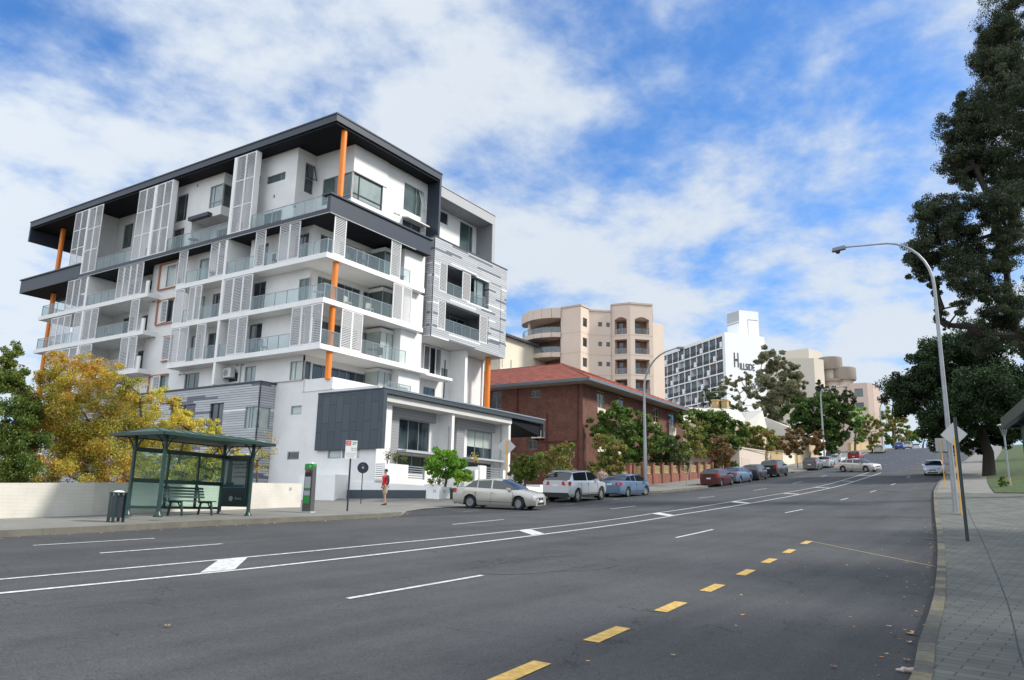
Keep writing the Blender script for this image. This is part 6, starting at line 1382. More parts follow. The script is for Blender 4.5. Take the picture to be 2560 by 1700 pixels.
    # front end
    for sg in (1,-1):
        b=MB(); a0,a1=wf*.45,wf*.99
        pts=[(xf+.004,a0,nz-.03),(xf-.02,a1,nz-.01),(xf-.32,wid(xf-.3)*1.003,nz+.07),(xf-.30,wid(xf-.3)*.86,nz+.105),(xf-.12,a0*1.1,nz+.075)]
        lo=[(xf+.006,a0,nz-.12),(xf-.01,a1*1.002,nz-.11),(xf-.33,wid(xf-.3)*1.006,nz-.03)]
        f=[(p[0],sg*p[1],p[2]) for p in pts]; g2=[(p[0],sg*p[1],p[2]) for p in lo]
        b.poly([g2[0],g2[1],f[1],f[0]]); b.poly([g2[1],g2[2],f[2],f[1]]); b.poly(f); b.build('headlight',M['clearlens'],C_)
    part('grille','trim',(xf-.05,xf+.008,-wf*.40,wf*.40,nz-.11,nz-.01)); part('badge','rim',(xf+.008,xf+.014,-.06,.06,nz-.085,nz-.035))
    part('lower_intake','trim',(xf-.08,xf+.006,-wf*.62,wf*.62,gc+.09,gc+.2))
    part('number_plate','plate',(xf+.006,xf+.016,-.19,.19,gc+.21,gc+.31))
    # rear end
    tz_=top(xr+.1); 
    for sg in (1,-1):
        zc=P.get('lampz',tz_-.13); hh=P.get('lamph',.11); wd=P.get('lampw',.36)
        b=MB(); f=[(xr-.006,sg*(wr-wd),zc-hh*.6),(xr+.004,sg*wr*1.0,zc-hh),(xr+.20,sg*wid(xr+.2)*1.006,zc-hh*.7),(xr+.22,sg*wid(xr+.2)*1.004,zc+hh),(xr+.01,sg*wr*1.0,zc+hh*1.1),(xr-.006,sg*(wr-wd),zc+hh)]
        b.poly([f[0],f[1],f[4],f[5]]); b.poly([f[1],f[2],f[3],f[4]]); b.build('tail_light',M['redlens'],C_)
    zp=P.get('platez',tz_-.16); part('number_plate','plate',(xr-.014,xr-.006,-.19,.19,zp-.06,zp+.05))
    part('rear_bumper_trim','trim',(xr-.01,xr+.05,-wr*.8,wr*.8,gc+.03,gc+.12))
    if rack:
        part('roof_rail','rim',(rr_+.1,rf_-.1,hw*.66,hw*.69,H-.005,H+.035)); part('roof_rail','rim',(rr_+.1,rf_-.1,-hw*.69,-hw*.66,H-.005,H+.035))
    if dark_lower: part('bumper_cladding','trim',(xr-.02,xr+.12,-wr*.97,wr*.97,gc+.02,gc+.28),(rwx+ar,fwx-ar,hw*.97,hw*1.01,gc,gc+.13),(rwx+ar,fwx-ar,-hw*1.01,-hw*.97,gc,gc+.13))
    return C_
SEDAN=dict(); HATCH=dict(L=4.2,W=1.72,H=1.50,wb=2.6,fo=.84,hood=.88,belt=.95,deck=1.06,hatch=True,rear_glass=-2.02,roof_r=-1.45,nose=.64,glass_from=-1.75,lampz=.95,lamph=.17,lampw=.2,platez=.72,cowl=1.1,roof_f=.42)
SUV=dict(L=4.82,W=1.94,H=1.76,wb=2.92,R=.385,fo=.93,hood=1.06,belt=1.15,deck=1.22,hatch=True,rear_glass=-2.30,roof_r=-1.86,nose=.84,gc=.28,glass_from=-1.95,lampz=1.07,lamph=.12,lampw=.46,platez=.98,cowl=1.15,roof_f=.40,tumble=.80,cp=-1.2,bp=-.3)
silver=paint('champagne_silver_paint',(.50,.48,.43)); brsilver=paint('bright_silver_paint',(.56,.58,.61)); steel=paint('steel_blue_paint',(.13,.21,.33)); maroon=paint('dark_maroon_paint',(.085,.010,.014)); blackp=paint('black_paint',(.016,.018,.024),.1); greyp=paint('warm_grey_paint',(.16,.15,.145)); whitep=paint('white_car_paint',(.75,.75,.74),0); redp=paint('bright_red_paint',(.42,.015,.025)); bluep=paint('bright_blue_paint',(.02,.06,.30)); lexs=paint('light_silver_gold_paint',(.60,.59,.55))
car('parked_car',(33.1,22.3),radians(-80),silver,dict(SEDAN,L=4.46,W=1.72,H=1.44,deck=1.0,tailz=.97,rear_glass=-1.62,cowl=1.22,roof_f=.35,hood=.84),'champagne silver sedan with wheels turned, angled out of the first bay',wheels='cap',steer=-.25)
car('parked_car',(42.4,23.05),radians(-1),brsilver,SUV,'bright silver four wheel drive wagon parked behind the champagne sedan',wheels='five',rack=True,dark_lower=True)
car('parked_car',(49.1,22.9),radians(-2),steel,dict(SEDAN,L=4.55,W=1.76,H=1.43,wb=2.7,deck=1.03,tailz=1.0,rear_glass=-1.75,cowl=1.45,roof_f=.5,roof_r=-.85,hood=.80,fo=.86,lampz=.85),'steel blue sedan parked next to the tall lamp by the brick fence',wheels='seven',steer=-.5)
car('parked_car',(68.3,23.0),radians(-2),maroon,dict(HATCH,L=4.3,H=1.48),'dark maroon hatchback parked just past the leaning sapling',wheels='seven')
car('parked_car',(73.6,22.95),radians(-3),steel,dict(SEDAN,L=4.6,W=1.76,H=1.44,wb=2.7,deck=1.05,tailz=1.02,rear_glass=-1.8,cowl=1.4),'steel blue sedan parked directly in front of the maroon hatchback',wheels='seven')
car('parked_car',(78.6,22.7),radians(0),blackp,dict(HATCH,L=3.7,W=1.69,H=1.51,wb=2.39,fo=.72,rear_glass=-1.86,roof_r=-1.4,glass_from=-1.6,deck=1.04),'small black hatchback parked between the blue sedan and the black wagon',wheels='five')
car('parked_car',(85.6,22.6),radians(0),blackp,dict(SUV,L=4.95,W=1.88,H=1.73,wb=2.85,R=.36,lampw=.2,lamph=.2,lampz=1.1),'large black four wheel drive wagon parked by the beige garage',wheels='five')
car('parked_car',(102.6,22.4),radians(1),greyp,dict(HATCH,L=4.2,H=1.50),'warm grey hatchback parked past the round brown street tree',wheels='seven')
car('parked_car',(109.2,22.2),radians(1),brsilver,dict(SEDAN,L=4.4,H=1.44,deck=1.05,tailz=1.02),'bright silver sedan parked ahead of the warm grey hatchback',wheels='seven')
car('parked_car',(115.6,22.0),radians(1),whitep,dict(HATCH,H=1.45),'white hatchback parked beyond the bright silver sedan',wheels='seven')
car('parked_car',(130.0,22.0),radians(1),redp,dict(HATCH,L=4.5,W=1.8,H=1.5,deck=1.08),'bright red hatchback parked in front of the white wall',wheels='seven')
car('parked_car',(163.0,23.3),radians(2),silver,dict(HATCH,L=4.3,W=1.78,H=1.5),'pale silver hatchback parked alone further up the street',wheels='seven')
car('parked_car',(186.0,22.6),radians(2),bluep,dict(SEDAN,W=1.78,H=1.46),'bright blue sedan parked uphill of the pale silver hatchback',wheels='seven')
U=at(2275,1113,182); 
ute=car('parked_car',(204,23.2),radians(2),paint('off_white_paint',(.52,.48,.42),0),dict(SUV,L=5.0,H=1.8,W=1.85,rear_glass=-1.2,roof_r=-.9,hatch=False,deck=.98,tailz=.96,glass_from=-1.0,lampz=.85,lampw=.2,platez=.6,nose=.9),'off white utility with an open tray parked near the top of the hill','utility truck',wheels='five')
b=MB(); b.box(-2.45,-1.0,-.88,.88,.95,1.25); b.build('tray',greyp,ute)
car('moving_car',(207,18.6),radians(2),whitep,dict(SEDAN,L=4.7,W=1.82,H=1.44,deck=1.06,tailz=1.04),'white sedan driving uphill beside the off white utility','car','cars driving on the road',wheels='seven')
car('parked_car',(217,22.6),radians(2),whitep,dict(SUV,H=1.7),'white wagon just ahead of the off white utility','car',wheels='seven')
car('moving_car',(226,15.6),radians(3),whitep,dict(SUV,H=1.8,W=1.9),'white van-like wagon driving at the crest of the hill','car','cars driving on the road',wheels='seven')
car('moving_car',(214,10.4),radians(180),bluep,dict(SEDAN,H=1.45),'bright blue car half hidden behind the square sign plate','car','cars driving on the road',wheels='seven')
car('moving_car',(96.2,16.1),radians(-112),lexs,dict(SEDAN,L=4.85,W=1.81,H=1.46,wb=2.78,R=.33,deck=1.04,tailz=1.0,rear_glass=-1.75,cowl=1.25,hood=.86,nose=.66,fo=.95),'light silver sedan turning across the end of the centre lines','car','cars driving on the road',wheels='seven',steer=.15)
car('moving_car',(87.6,7.75),radians(181),brsilver,dict(HATCH,L=4.1,W=1.66,H=1.40,deck=1.0,belt=.90,hood=.82,nose=.58),'silver hatchback driving downhill towards the square sign','car','cars driving on the road',wheels='cap')
# ================================================================== people
def skinmesh(name,verts,edges,m,parent,sub=2,root=0):
    me=bpy.data.meshes.new(name); me.from_pydata([v[0] for v in verts],edges,[]); me.materials.append(m)
    o=bpy.data.objects.new(name,me); COL.objects.link(o); 
    md=o.modifiers.new('skin','SKIN'); md.use_smooth_shade=True
    for i,v in enumerate(verts):
        r=v[1]; sv_=me.skin_vertices[0].data[i]; sv_.radius=(r,r) if not hasattr(r,'__len__') else r; sv_.use_root=(i==root)
    s=o.modifiers.new('sub','SUBSURF'); s.levels=sub; s.render_levels=sub
    if parent: o.parent=parent
    return o
def person(loc,rz,label,top,bottom,skin=(.45,.24,.16),hair=(.03,.02,.015),shorts=False,longhair=False,jacket=None,stride=.10,h=1.76,group=None,shoes=(.02,.02,.022)):
    k=h/1.76; Pn=empty('person',loc,rz,label,'person',group); Pn.scale=(k,k,k)
    sk=mat('skin_tone',skin,.6)
    s=stride
    V=[((0,0,.93),(.13,.10)),((0,0,1.08),(.12,.09)),((0,0,1.25),(.14,.10)),((0,0,1.40),(.15,.09)),((0,0,1.50),.055),((0.005,0,1.56),.055),((.01,0,1.62),(.075,.085)),((.012,0,1.70),(.072,.082)),
       ((0,.09,.88),.085),((s*.4,.10,.50),.055),((-s*.2 if 0 else s*.35,.10,.10),.038),((s*.35+.16,.115,.035),.034),
       ((0,-.09,.88),.085),((-s*.3,-.10,.50),.055),((-s,-.10,.10),.038),((-s+.15,-.115,.035),.034),
       ((0,.19,1.40),.055),((-.02,.25,1.14),.040),((.07,.24,.92),.030),((.10,.235,.86),(.035,.018)),
       ((0,-.19,1.40),.055),((-.02,-.25,1.14),.040),((.05,-.24,.92),.030),((.08,-.235,.86),(.035,.018)),
       ((.105,0,1.645),.014)]
    Ed=[(0,1),(1,2),(2,3),(3,4),(4,5),(5,6),(6,7),(0,8),(8,9),(9,10),(10,11),(0,12),(12,13),(13,14),(14,15),(3,16),(16,17),(17,18),(18,19),(3,20),(20,21),(21,22),(22,23),(6,24)]
    for base,yb in ((19,.235),(23,-.235)):       # five short fingers
        bx=V[base][0][0]
        for f in range(4):
            V.append(((bx+.018-.012*f+.01,yb+(-.0),.80+.004*abs(f-1.3)),.008)); Ed.append((base,len(V)-1))
        V.append(((bx+.045,yb,.83),.009)); Ed.append((base,len(V)-1))
    skinmesh('body',V,Ed,sk,Pn)
    # hair
    b=MB(); hm=mat('hair',hair,.7)
    b.lathe([(.082,-.02),(.092,.03),(.085,.08),(.05,.115),(.01,.125)],14,c=(-.012,0,1.655)); ho=b.build('hair',hm,Pn,smooth=True)
    if longhair:
        b=MB(); b.tube([(-.05,0,1.72),(-.085,0,1.6),(-.10,0,1.45),(-.10,0,1.36)],[.08,.085,.075,.04],10); b.build('hair_length',hm,ho,smooth=True)
    b=MB()
    for y in (.03,-.03): b.lathe([(.009,0),(.009,.004)],8,c=(.082,y,1.675))
    b.box(.075,.086,-.02,.02,1.598,1.604)
    b.build('face_features',mat('eye_dark',(.03,.02,.02),.5),Pn)
    # clothing
    tm=mat('top_cloth',top,.85); bm_=mat('trouser_cloth',bottom,.85)
    skinmesh('top',[((0,0,.90),(.155,.13)),((0,0,1.08),(.15,.12)),((0,0,1.25),(.165,.125)),((0,0,1.395),(.165,.11)),((0,0,1.455),(.085,.075)),((0,.20,1.395),.075),((-.02,.262,1.14),.058),((.05,.25,.97),.048),((0,-.20,1.395),.075),((-.02,-.262,1.14),.058),((.03,-.25,.97),.048)],[(0,1),(1,2),(2,3),(3,4),(3,5),(5,6),(6,7),(3,8),(8,9),(9,10)],tm,Pn)
    if jacket:
        jm=mat('jacket_sleeves',jacket,.8)
        skinmesh('jacket_back',[((-.05,0,.92),(.145,.10)),((-.05,0,1.1),(.14,.10)),((-.05,0,1.27),(.155,.11)),((-.045,0,1.41),(.15,.09)),((-.01,.205,1.395),.083),((-.03,.265,1.14),.066),((.05,.252,.96),.055),((-.01,-.205,1.395),.083),((-.03,-.265,1.14),.066),((.03,-.252,.96),.055)],[(0,1),(1,2),(2,3),(3,4),(4,5),(5,6),(3,7),(7,8),(8,9)],jm,Pn)
    zk=.50 if shorts else .12
    if shorts: V2=[((0,0,.95),(.145,.12)),((0,.095,.84),.105),((s*.35,.10,.52),.092),((0,-.095,.84),.105),((-s*.28,-.10,.52),.092)]; E2=[(0,1),(1,2),(0,3),(3,4)]
    else: V2=[((0,0,.95),(.145,.12)),((0,.095,.84),.10),((s*.4,.10,.50),.075),((s*.35,.10,.09),.062),((0,-.095,.84),.10),((-s*.3,-.10,.50),.075),((-s,-.10,.09),.062)]; E2=[(0,1),(1,2),(2,3),(0,4),(4,5),(5,6)]
    skinmesh('shorts' if shorts else 'trousers',V2,E2,bm_,Pn)
    for (x,y) in ((s*.35,.11),(-s,-.11)):
        b=MB(); b.hexa([(x-.07,y-.048,0),(x+.21,y-.045,0),(x+.21,y+.045,0),(x-.07,y+.048,0),(x-.06,y-.04,.11),(x+.12,y-.035,.075),(x+.12,y+.035,.075),(x-.06,y+.04,.11)]); b.build('shoe',mat('shoe',shoes,.7),Pn)
    return Pn
person((28.95,26.3,fz(28.95,26.3)+.005),radians(160),'man in a red top with navy sleeves and beige shorts by the white wall',(.62,.02,.03),(.40,.32,.23),shorts=True,jacket=(.015,.03,.075),h=1.72)
person((52.0,26.2,fz(52,26.2)),radians(200),'woman with long dark hair and a pale top on the footpath behind the blue sedan',(.42,.36,.30),(.05,.04,.05),longhair=True,hair=(.008,.008,.012),h=1.68)
person((51.2,25.6,fz(51,25.6)),radians(20),'person in a grey and dark red top stooping behind the blue sedan',(.30,.26,.27),(.20,.03,.05),hair=(.15,.06,.03),h=1.6)
q=at(2095,1165,100.5); person((110.5,20.75,gz(110.5,20.75)+.01),radians(150),'person in a white top and blue jeans standing beside the white hatchback',(.60,.62,.66),(.14,.20,.32),h=1.72)
person((134,25.2,fz(134,25.2)),radians(180),'person in a blue top on the footpath above the red hatchback',(.05,.10,.22),(.05,.07,.12),h=1.72)
# ================================================================== trees and plants
nrg=np.random.default_rng(11)
def leafmat(name, cols, trans=.35, rough=.55, lift=1.5):
    m=bpy.data.materials.new(name); m.use_nodes=True; t=m.node_tree; t.nodes.clear()
    o=t.nodes.new('ShaderNodeOutputMaterial'); g=t.nodes.new('ShaderNodeNewGeometry'); cr=t.nodes.new('ShaderNodeValToRGB')
    # clump-scale noise shifts which colour dominates
    no=t.nodes.new('ShaderNodeTexNoise'); no.inputs['Scale'].default_value=.9; no.inputs['Detail'].default_value=3; t.links.new(g.outputs['Position'],no.inputs[0])
    ma=t.nodes.new('ShaderNodeMath'); ma.operation='MULTIPLY_ADD'; ma.inputs[1].default_value=.55; t.links.new(g.outputs['Random Per Island'],ma.inputs[0])
    mb=t.nodes.new('ShaderNodeMapRange'); mb.inputs[1].default_value=.32; mb.inputs[2].default_value=.68; mb.inputs[3].default_value=0; mb.inputs[4].default_value=.45; t.links.new(no.outputs[0],mb.inputs[0]); t.links.new(mb.outputs[0],ma.inputs[2])
    e=cr.color_ramp.elements; n=len(cols); e[0].position=0; e[0].color=(*cols[0],1); e[1].position=1; e[1].color=(*cols[-1],1)
    for i in range(1,n-1): q=e.new(i/(n-1)); q.color=(*cols[i],1)
    t.links.new(ma.outputs[0],cr.inputs[0])
    for el_ in cr.color_ramp.elements: el_.color=tuple(min(.8,c*lift) for c in el_.color[:3])+(1,)
    d=t.nodes.new('ShaderNodeBsdfDiffuse'); tr=t.nodes.new('ShaderNodeBsdfTranslucent'); gl=t.nodes.new('ShaderNodeBsdfGlossy'); gl.inputs['Roughness'].default_value=rough; gl.inputs[0].default_value=(.6,.65,.6,1)
    t.links.new(cr.outputs[0],d.inputs[0]); t.links.new(cr.outputs[0],tr.inputs[0])
    a=t.nodes.new('ShaderNodeMixShader'); a.inputs[0].default_value=trans; t.links.new(d.outputs[0],a.inputs[1]); t.links.new(tr.outputs[0],a.inputs[2])
    b=t.nodes.new('ShaderNodeMixShader'); b.inputs[0].default_value=.05; t.links.new(a.outputs[0],b.inputs[1]); t.links.new(gl.outputs[0],b.inputs[2]); t.links.new(b.outputs[0],o.inputs[0])
    return m
LM=dict(
 orange=leafmat('autumn_orange_leaves',[(.44,.15,.03),(.54,.26,.035),(.54,.38,.05),(.40,.38,.055),(.22,.26,.04),(.09,.14,.025)],lift=1.1),
 yellow=leafmat('autumn_yellow_leaves',[(.60,.36,.05),(.60,.46,.06),(.50,.48,.07),(.28,.34,.06)],lift=1.2),
 dkgreen=leafmat('deep_green_leaves',[(.035,.07,.012),(.06,.10,.015),(.11,.14,.02),(.17,.16,.025)]),
 lime=leafmat('bright_green_leaves',[(.05,.15,.015),(.10,.24,.02),(.18,.32,.03),(.30,.38,.05)]),
 rustgreen=leafmat('rust_and_green_leaves',[(.24,.085,.03),(.26,.16,.045),(.16,.19,.045),(.09,.16,.03),(.17,.24,.045)]),
 rust=leafmat('rust_brown_leaves',[(.20,.075,.035),(.22,.11,.045),(.17,.13,.05),(.10,.12,.04)],lift=1.2),
 green=leafmat('mid_green_leaves',[(.045,.10,.018),(.08,.16,.025),(.12,.17,.03),(.17,.20,.04)],lift=1.2),
 olive=leafmat('olive_green_leaves',[(.05,.08,.025),(.08,.11,.035),(.12,.14,.05)],lift=1.1),
 gum=leafmat('grey_green_gum_leaves',[(.09,.115,.055),(.14,.155,.085),(.18,.17,.10),(.20,.15,.09)]),
 dkgum=leafmat('dark_gum_leaves',[(.030,.045,.022),(.045,.060,.028),(.07,.075,.035)],.25,lift=1.05),
 fig=leafmat('dark_fig_leaves',[(.015,.032,.010),(.024,.050,.014),(.045,.080,.022)],.2,lift=1.0),
 figlit=leafmat('fig_leaves',[(.025,.07,.012),(.05,.10,.014),(.08,.13,.02)],.25,lift=1.15),
)
M['bark']=mat('grey_brown_bark',(.13,.105,.085),.95,vary=.4,vscale=6,bump=.5,bscale=14); M['palebark']=mat('pale_bark',(.42,.36,.30),.9,vary=.3,vscale=4); M['darkbark']=mat('dark_bark',(.035,.028,.022),.95,vary=.4,vscale=5)
def leaves(name, C, S, m, parent, droop=0, aspect=.55):
    n=len(C); a=nrg.uniform(0,2*pi,n); ct=nrg.uniform(-1,1,n); st=np.sqrt(1-ct**2)
    U=np.stack([st*np.cos(a),st*np.sin(a),ct-droop],1); U/=np.linalg.norm(U,axis=1)[:,None]
    R=nrg.normal(size=(n,3)); V=np.cross(U,R); V/=np.linalg.norm(V,axis=1)[:,None]
    s=(S*nrg.uniform(.6,1.35,n))[:,None]
    P=np.empty((n,4,3)); P[:,0]=C-U*s*.5; P[:,1]=C+V*s*.5*aspect; P[:,2]=C+U*s*.5; P[:,3]=C-V*s*.5*aspect
    me=bpy.data.meshes.new(name); me.vertices.add(4*n); me.vertices.foreach_set('co',P.reshape(-1)); me.loops.add(4*n); me.loops.foreach_set('vertex_index',np.arange(4*n,dtype=np.int32))
    me.polygons.add(n); me.polygons.foreach_set('loop_start',np.arange(0,4*n,4,dtype=np.int32)); me.polygons.foreach_set('loop_total',np.full(n,4,dtype=np.int32)); me.materials.append(m); me.update(calc_edges=True)
    o=bpy.data.objects.new(name,me); COL.objects.link(o); o.parent=parent; return o
def tree(name,label,base,blobs,dist,m,dens=1.0,tr=.15,trunk='bark',leafpx=6.2,group=None,cat='tree',lean=None,depth=.8,sq=1.0,droop=0,twigs=0,crown_name='crown',limbs=True,spread=1.0,grow=1.06):
    base=Vector(base); T=empty(name,tuple(base),0,label,cat,group)
    Cs=[]; s=leafpx*dist/1950; wc=[]
    rg=np.random.default_rng(sum(ord(c) for c in label))
    for (u,v,r) in blobs:
        r=r*grow; Rm=r*dist/1950; c=np.array(at(u,v,dist)); c=c+np.array([cos(HEAD),sin(HEAD),0])*rg.uniform(-1,1)*Rm*depth
        wc.append((Vector(c),Rm))
        n=int(dens*5.5*pi*r*r/(leafpx**2*.275)); ns=max(6,int(r*.5))
        # sub-clumps spread through the volume, leaves gathered about each
        d=rg.normal(size=(ns,3)); d/=np.linalg.norm(d,axis=1)[:,None]; rad=Rm*(rg.uniform(.05,1,ns)**.5)*rg.uniform(.8,1.3,ns)*spread
        sc=c+d*rad[:,None]*np.array([1,1,sq]); wt=rg.uniform(.4,1.3,ns); wt/=wt.sum()
        idx=rg.choice(ns,size=n,p=wt); sr=Rm*rg.uniform(.20,.50,ns)
        dd=rg.normal(size=(n,3)); dd/=np.linalg.norm(dd,axis=1)[:,None]; rr_=(rg.uniform(0,1,n)**.45)
        Cs.append(sc[idx]+dd*(sr[idx]*rr_)[:,None]*np.array([1,1,.8]))
    Cc_=np.concatenate(Cs); zmin=base.z+.05; Cc_=Cc_[Cc_[:,2]>zmin]
    cr=leaves(crown_name,Cc_-np.array(base),s,m,T,droop)
    if trunk:
        top=Vector(np.mean([w[0] for w in wc],axis=0)); low=min(w[0].z for w in wc); hi=max(w[0].z for w in wc); b=MB()
        fork=base+Vector(lean) if lean else Vector((base.x+(top.x-base.x)*.45,base.y+(top.y-base.y)*.45,base.z+max(.5,(low-base.z)*.8)))
        mid_=base.lerp(fork,.5)+Vector((rg.uniform(-1,1)*tr*.8,rg.uniform(-1,1)*tr*.8,0))
        b.tube([Vector((0,0,-.2)),mid_-base,fork-base],[tr*1.3,tr,tr*.85],10)
        # limbs: join every clump to the nearest joint already on the tree
        nodes=[fork]; par=[-1]; cnt=[1]; rest=[w[0] for w in wc]
        lead=Vector((top.x,top.y,fork.z+(hi-fork.z)*.55)); nodes.append(fork.lerp(lead,.5)); par.append(0); nodes.append(lead); par.append(1)
        while rest:
            best=None
            for i,w in enumerate(rest):
                for j,nn in enumerate(nodes):
                    dd_=(w-nn).length+.35*(w-fork).length+(2.0*max(0,nn.z-w.z))
                    if best is None or dd_<best[0]: best=(dd_,i,j)
            _,i,j=best; nodes.append(rest.pop(i)); par.append(j)
        load=[1]*len(nodes)
        for i in range(len(nodes)-1,0,-1): load[par[i]]+=load[i]
        tot=load[0]
        for i in range(1,len(nodes)):
            p,e=nodes[par[i]]-base,nodes[i]-base; r0=tr*.8*(load[i]/tot)**.48; L=(e-p).length
            m1=p.lerp(e,.5)+Vector((rg.uniform(-.1,.1)*L,rg.uniform(-.1,.1)*L,rg.uniform(0,.12)*L))
            if limbs: b.tube([p,m1,e],[r0*1.05,r0*.85,r0*.6],6,cap=False)
            for k in range(twigs):
                d=Vector(rg.normal(size=3)).normalized()*wc[0][1]*.95; d.z=abs(d.z)*.7; s0=m1.lerp(e,rg.uniform(.2,1)); b.tube([s0,s0+d*.5+Vector((0,0,.05)),s0+d],[tr*.10,tr*.07,tr*.03],4,cap=False)
        b.build('trunk',M[trunk],T,smooth=True)
    return T
def gp(u,v,dist,z): p=at(u,v,dist); return (p.x,p.y,z)
def gg(u,dist,off=.15): p=at(u,1200,dist); return (p.x,p.y,gz(p.x,p.y)+off)
LG='garden trees behind the cream wall'; SG='street trees on the left footpath'; HG='trees further up the hill'; RG='large trees on the park side'
tree('evergreen_tree','dense dark green tree at the far left behind the cream wall',gg(20,27,-.3),[(12,890,30),(-5,940,45),(30,955,38),(25,1010,50),(0,1080,60),(40,1080,42),(75,1100,34),(20,1140,55),(80,1160,42),(50,1195,45),(0,1200,50)],27,LM['dkgreen'],1.25,.16,group=LG)
tree('autumn_tree','large orange and gold autumn tree behind the cream wall',gg(235,28.5,-.3),[(120,940,38),(170,925,42),(235,935,48),(300,960,40),(350,985,36),(110,1010,62),(190,1010,68),(270,1030,66),(340,1060,42),(130,1090,72),(220,1110,72),(300,1120,60),(150,1170,62),(240,1180,62),(310,1190,40),(75,1060,45)],28.5,LM['orange'],.66,.15,leafpx=4.8,group=LG,twigs=5)
tree('autumn_tree','thinner yellow tree behind the bus shelter roof',gg(420,30.5,-.3),[(395,1010,36),(440,1060,38),(480,1075,32),(350,1090,44),(400,1110,46),(465,1120,42),(525,1100,26),(540,1130,24),(560,1105,20),(590,1125,18),(505,1060,22),(530,1075,20),(500,1150,30),(560,1150,22),(430,1000,18),(440,1015,18),(455,1040,22),(330,1010,26),(380,1170,42),(440,1180,46),(510,1170,36),(340,1160,36)],30.5,LM['yellow'],.5,.11,leafpx=4.8,group=LG,twigs=7)
tree('small_tree','nearly bare twiggy tree against the white wall right of the shelter',gg(645,32,-.3),[(650,1120,34),(670,1140,26),(640,1165,30),(620,1150,20)],32,LM['orange'],.07,.05,group=LG,twigs=14,leafpx=5)
tree('green_tree','green bushy tree seen through the shelter glass',gg(540,31.5,-.3),[(520,1180,35),(560,1175,28),(420,1195,38),(470,1190,30)],31.5,LM['green'],.7,.08,group=LG,twigs=4)
b_=at(1112,1211,46.5)
tree('frangipani','round bright green frangipani tree in the white planter',(b_.x,b_.y,b_.z-.1),[(1082,1160,19),(1102,1148,21),(1126,1148,21),(1142,1162,19),(1150,1180,15),(1110,1168,22),(1078,1180,13),(1128,1176,17)],46.5,LM['lime'],1.6,.07,leafpx=6.5,grow=1.3,twigs=2,group='planter trees')
b_=at(1142,1219,46); tree('frangipani','small green frangipani growing from the dark pot',(b_.x,b_.y,b_.z-.1),[(1150,1186,15),(1166,1190,14),(1172,1203,9),(1143,1196,11)],46,LM['lime'],1.4,.03,leafpx=6,grow=1.15,group='planter trees')
b_=at(1311,1222,50); tree('leafy_bush','dense mid green bush behind the silver four wheel drive and diamond sign',(b_.x,b_.y,b_.z-.3),[(1295,1155,22),(1318,1150,22),(1338,1160,22),(1288,1175,18),(1312,1178,24),(1335,1185,18),(1308,1200,16)],50,LM['dkgreen'],1.2,.08,leafpx=5.5,cat='bush')
bb_=at(1367,1200,51); tree('autumn_tree','leaning green and rust tree above the silver four wheel drive',(bb_.x,bb_.y,gz(bb_.x,bb_.y)),[(1360,1140,20),(1385,1130,22),(1408,1130,18),(1352,1160,18),(1378,1160,22),(1405,1165,22),(1422,1165,17),(1380,1185,18),(1418,1115,14),(1425,1140,12)],51,LM['rustgreen'],.8,.06,'palebark',group=SG,leafpx=5.5)
tree('green_tree','broad green tree in front of the brick building',gg(1590,71),[(1485,1062,20),(1505,1045,18),(1530,1038,22),(1556,1036,22),(1580,1048,24),(1608,1052,22),(1632,1075,20),(1648,1098,18),(1600,1085,30),(1560,1070,28),(1525,1072,26),(1500,1082,18),(1575,1110,30),(1610,1120,26),(1640,1122,18),(1590,1150,26),(1560,1140,22)],71,LM['green'],1.5,.2,group='trees along the brick fence',grow=1.16)
tree('autumn_tree','rust tinged tree standing in front of the broad green tree',gg(1530,60),[(1505,1100,20),(1530,1108,22),(1550,1120,18),(1500,1128,18),(1520,1140,22),(1540,1152,20),(1505,1162,20),(1528,1176,18),(1555,1168,14),(1490,1105,12)],60,LM['rustgreen'],1.2,.07,group='trees along the brick fence',grow=1.12)
tree('olive_tree','dull olive green tree behind the brick pier fence',gg(1670,76),[(1655,1120,26),(1682,1108,22),(1700,1125,22),(1660,1145,26),(1690,1150,24),(1640,1150,20),(1715,1140,16)],76,LM['olive'],1.4,.14,group='trees along the brick fence',grow=1.2)
tree('shrub','small dark conical shrub by the metal fence',gg(1478,58),[(1479,1160,7),(1478,1172,10),(1477,1186,12)],58,LM['dkgreen'],1.3,.05,cat='shrub')
q=(65.6,24.95,fz(65.6,24.9)); 
T_=tree('street_tree','slender street tree with rust and green leaves on a leaning pale stem',q,[(1712,1060,16),(1728,1075,18),(1745,1090,20),(1720,1100,18),(1740,1115,22),(1725,1135,20),(1712,1120,14),(1745,1140,16),(1755,1060,14),(1730,1050,12)],67,LM['rustgreen'],1.0,.05,'palebark',group=SG,lean=(.6,-.35,2.2))
tree('green_tree','spreading green tree in front of the pale roofed cottage',gg(1800,90),[(1700,1048,16),(1730,1040,18),(1760,1045,22),(1790,1048,22),(1820,1052,20),(1845,1062,18),(1860,1080,16),(1775,1070,28),(1810,1080,28),(1840,1095,22),(1780,1100,28),(1820,1115,24),(1760,1090,22)],90,LM['green'],1.4,.2,group='trees along the brick fence',grow=1.14)
tree('street_tree','rusty brown street tree near the end of the brick fence',(82.5,27.2,fz(82.5,26)),[(1795,1100,18),(1812,1108,18),(1800,1125,22),(1785,1135,18),(1818,1135,18),(1800,1150,22),(1782,1155,14),(1818,1158,14)],84,LM['rust'],.9,.08,group=SG)
tree('shrub','low green shrub at the corner of the beige garage',gg(1833,86),[(1826,1158,9),(1838,1162,10),(1832,1170,10)],86,LM['green'],1.2,.05,cat='shrub')
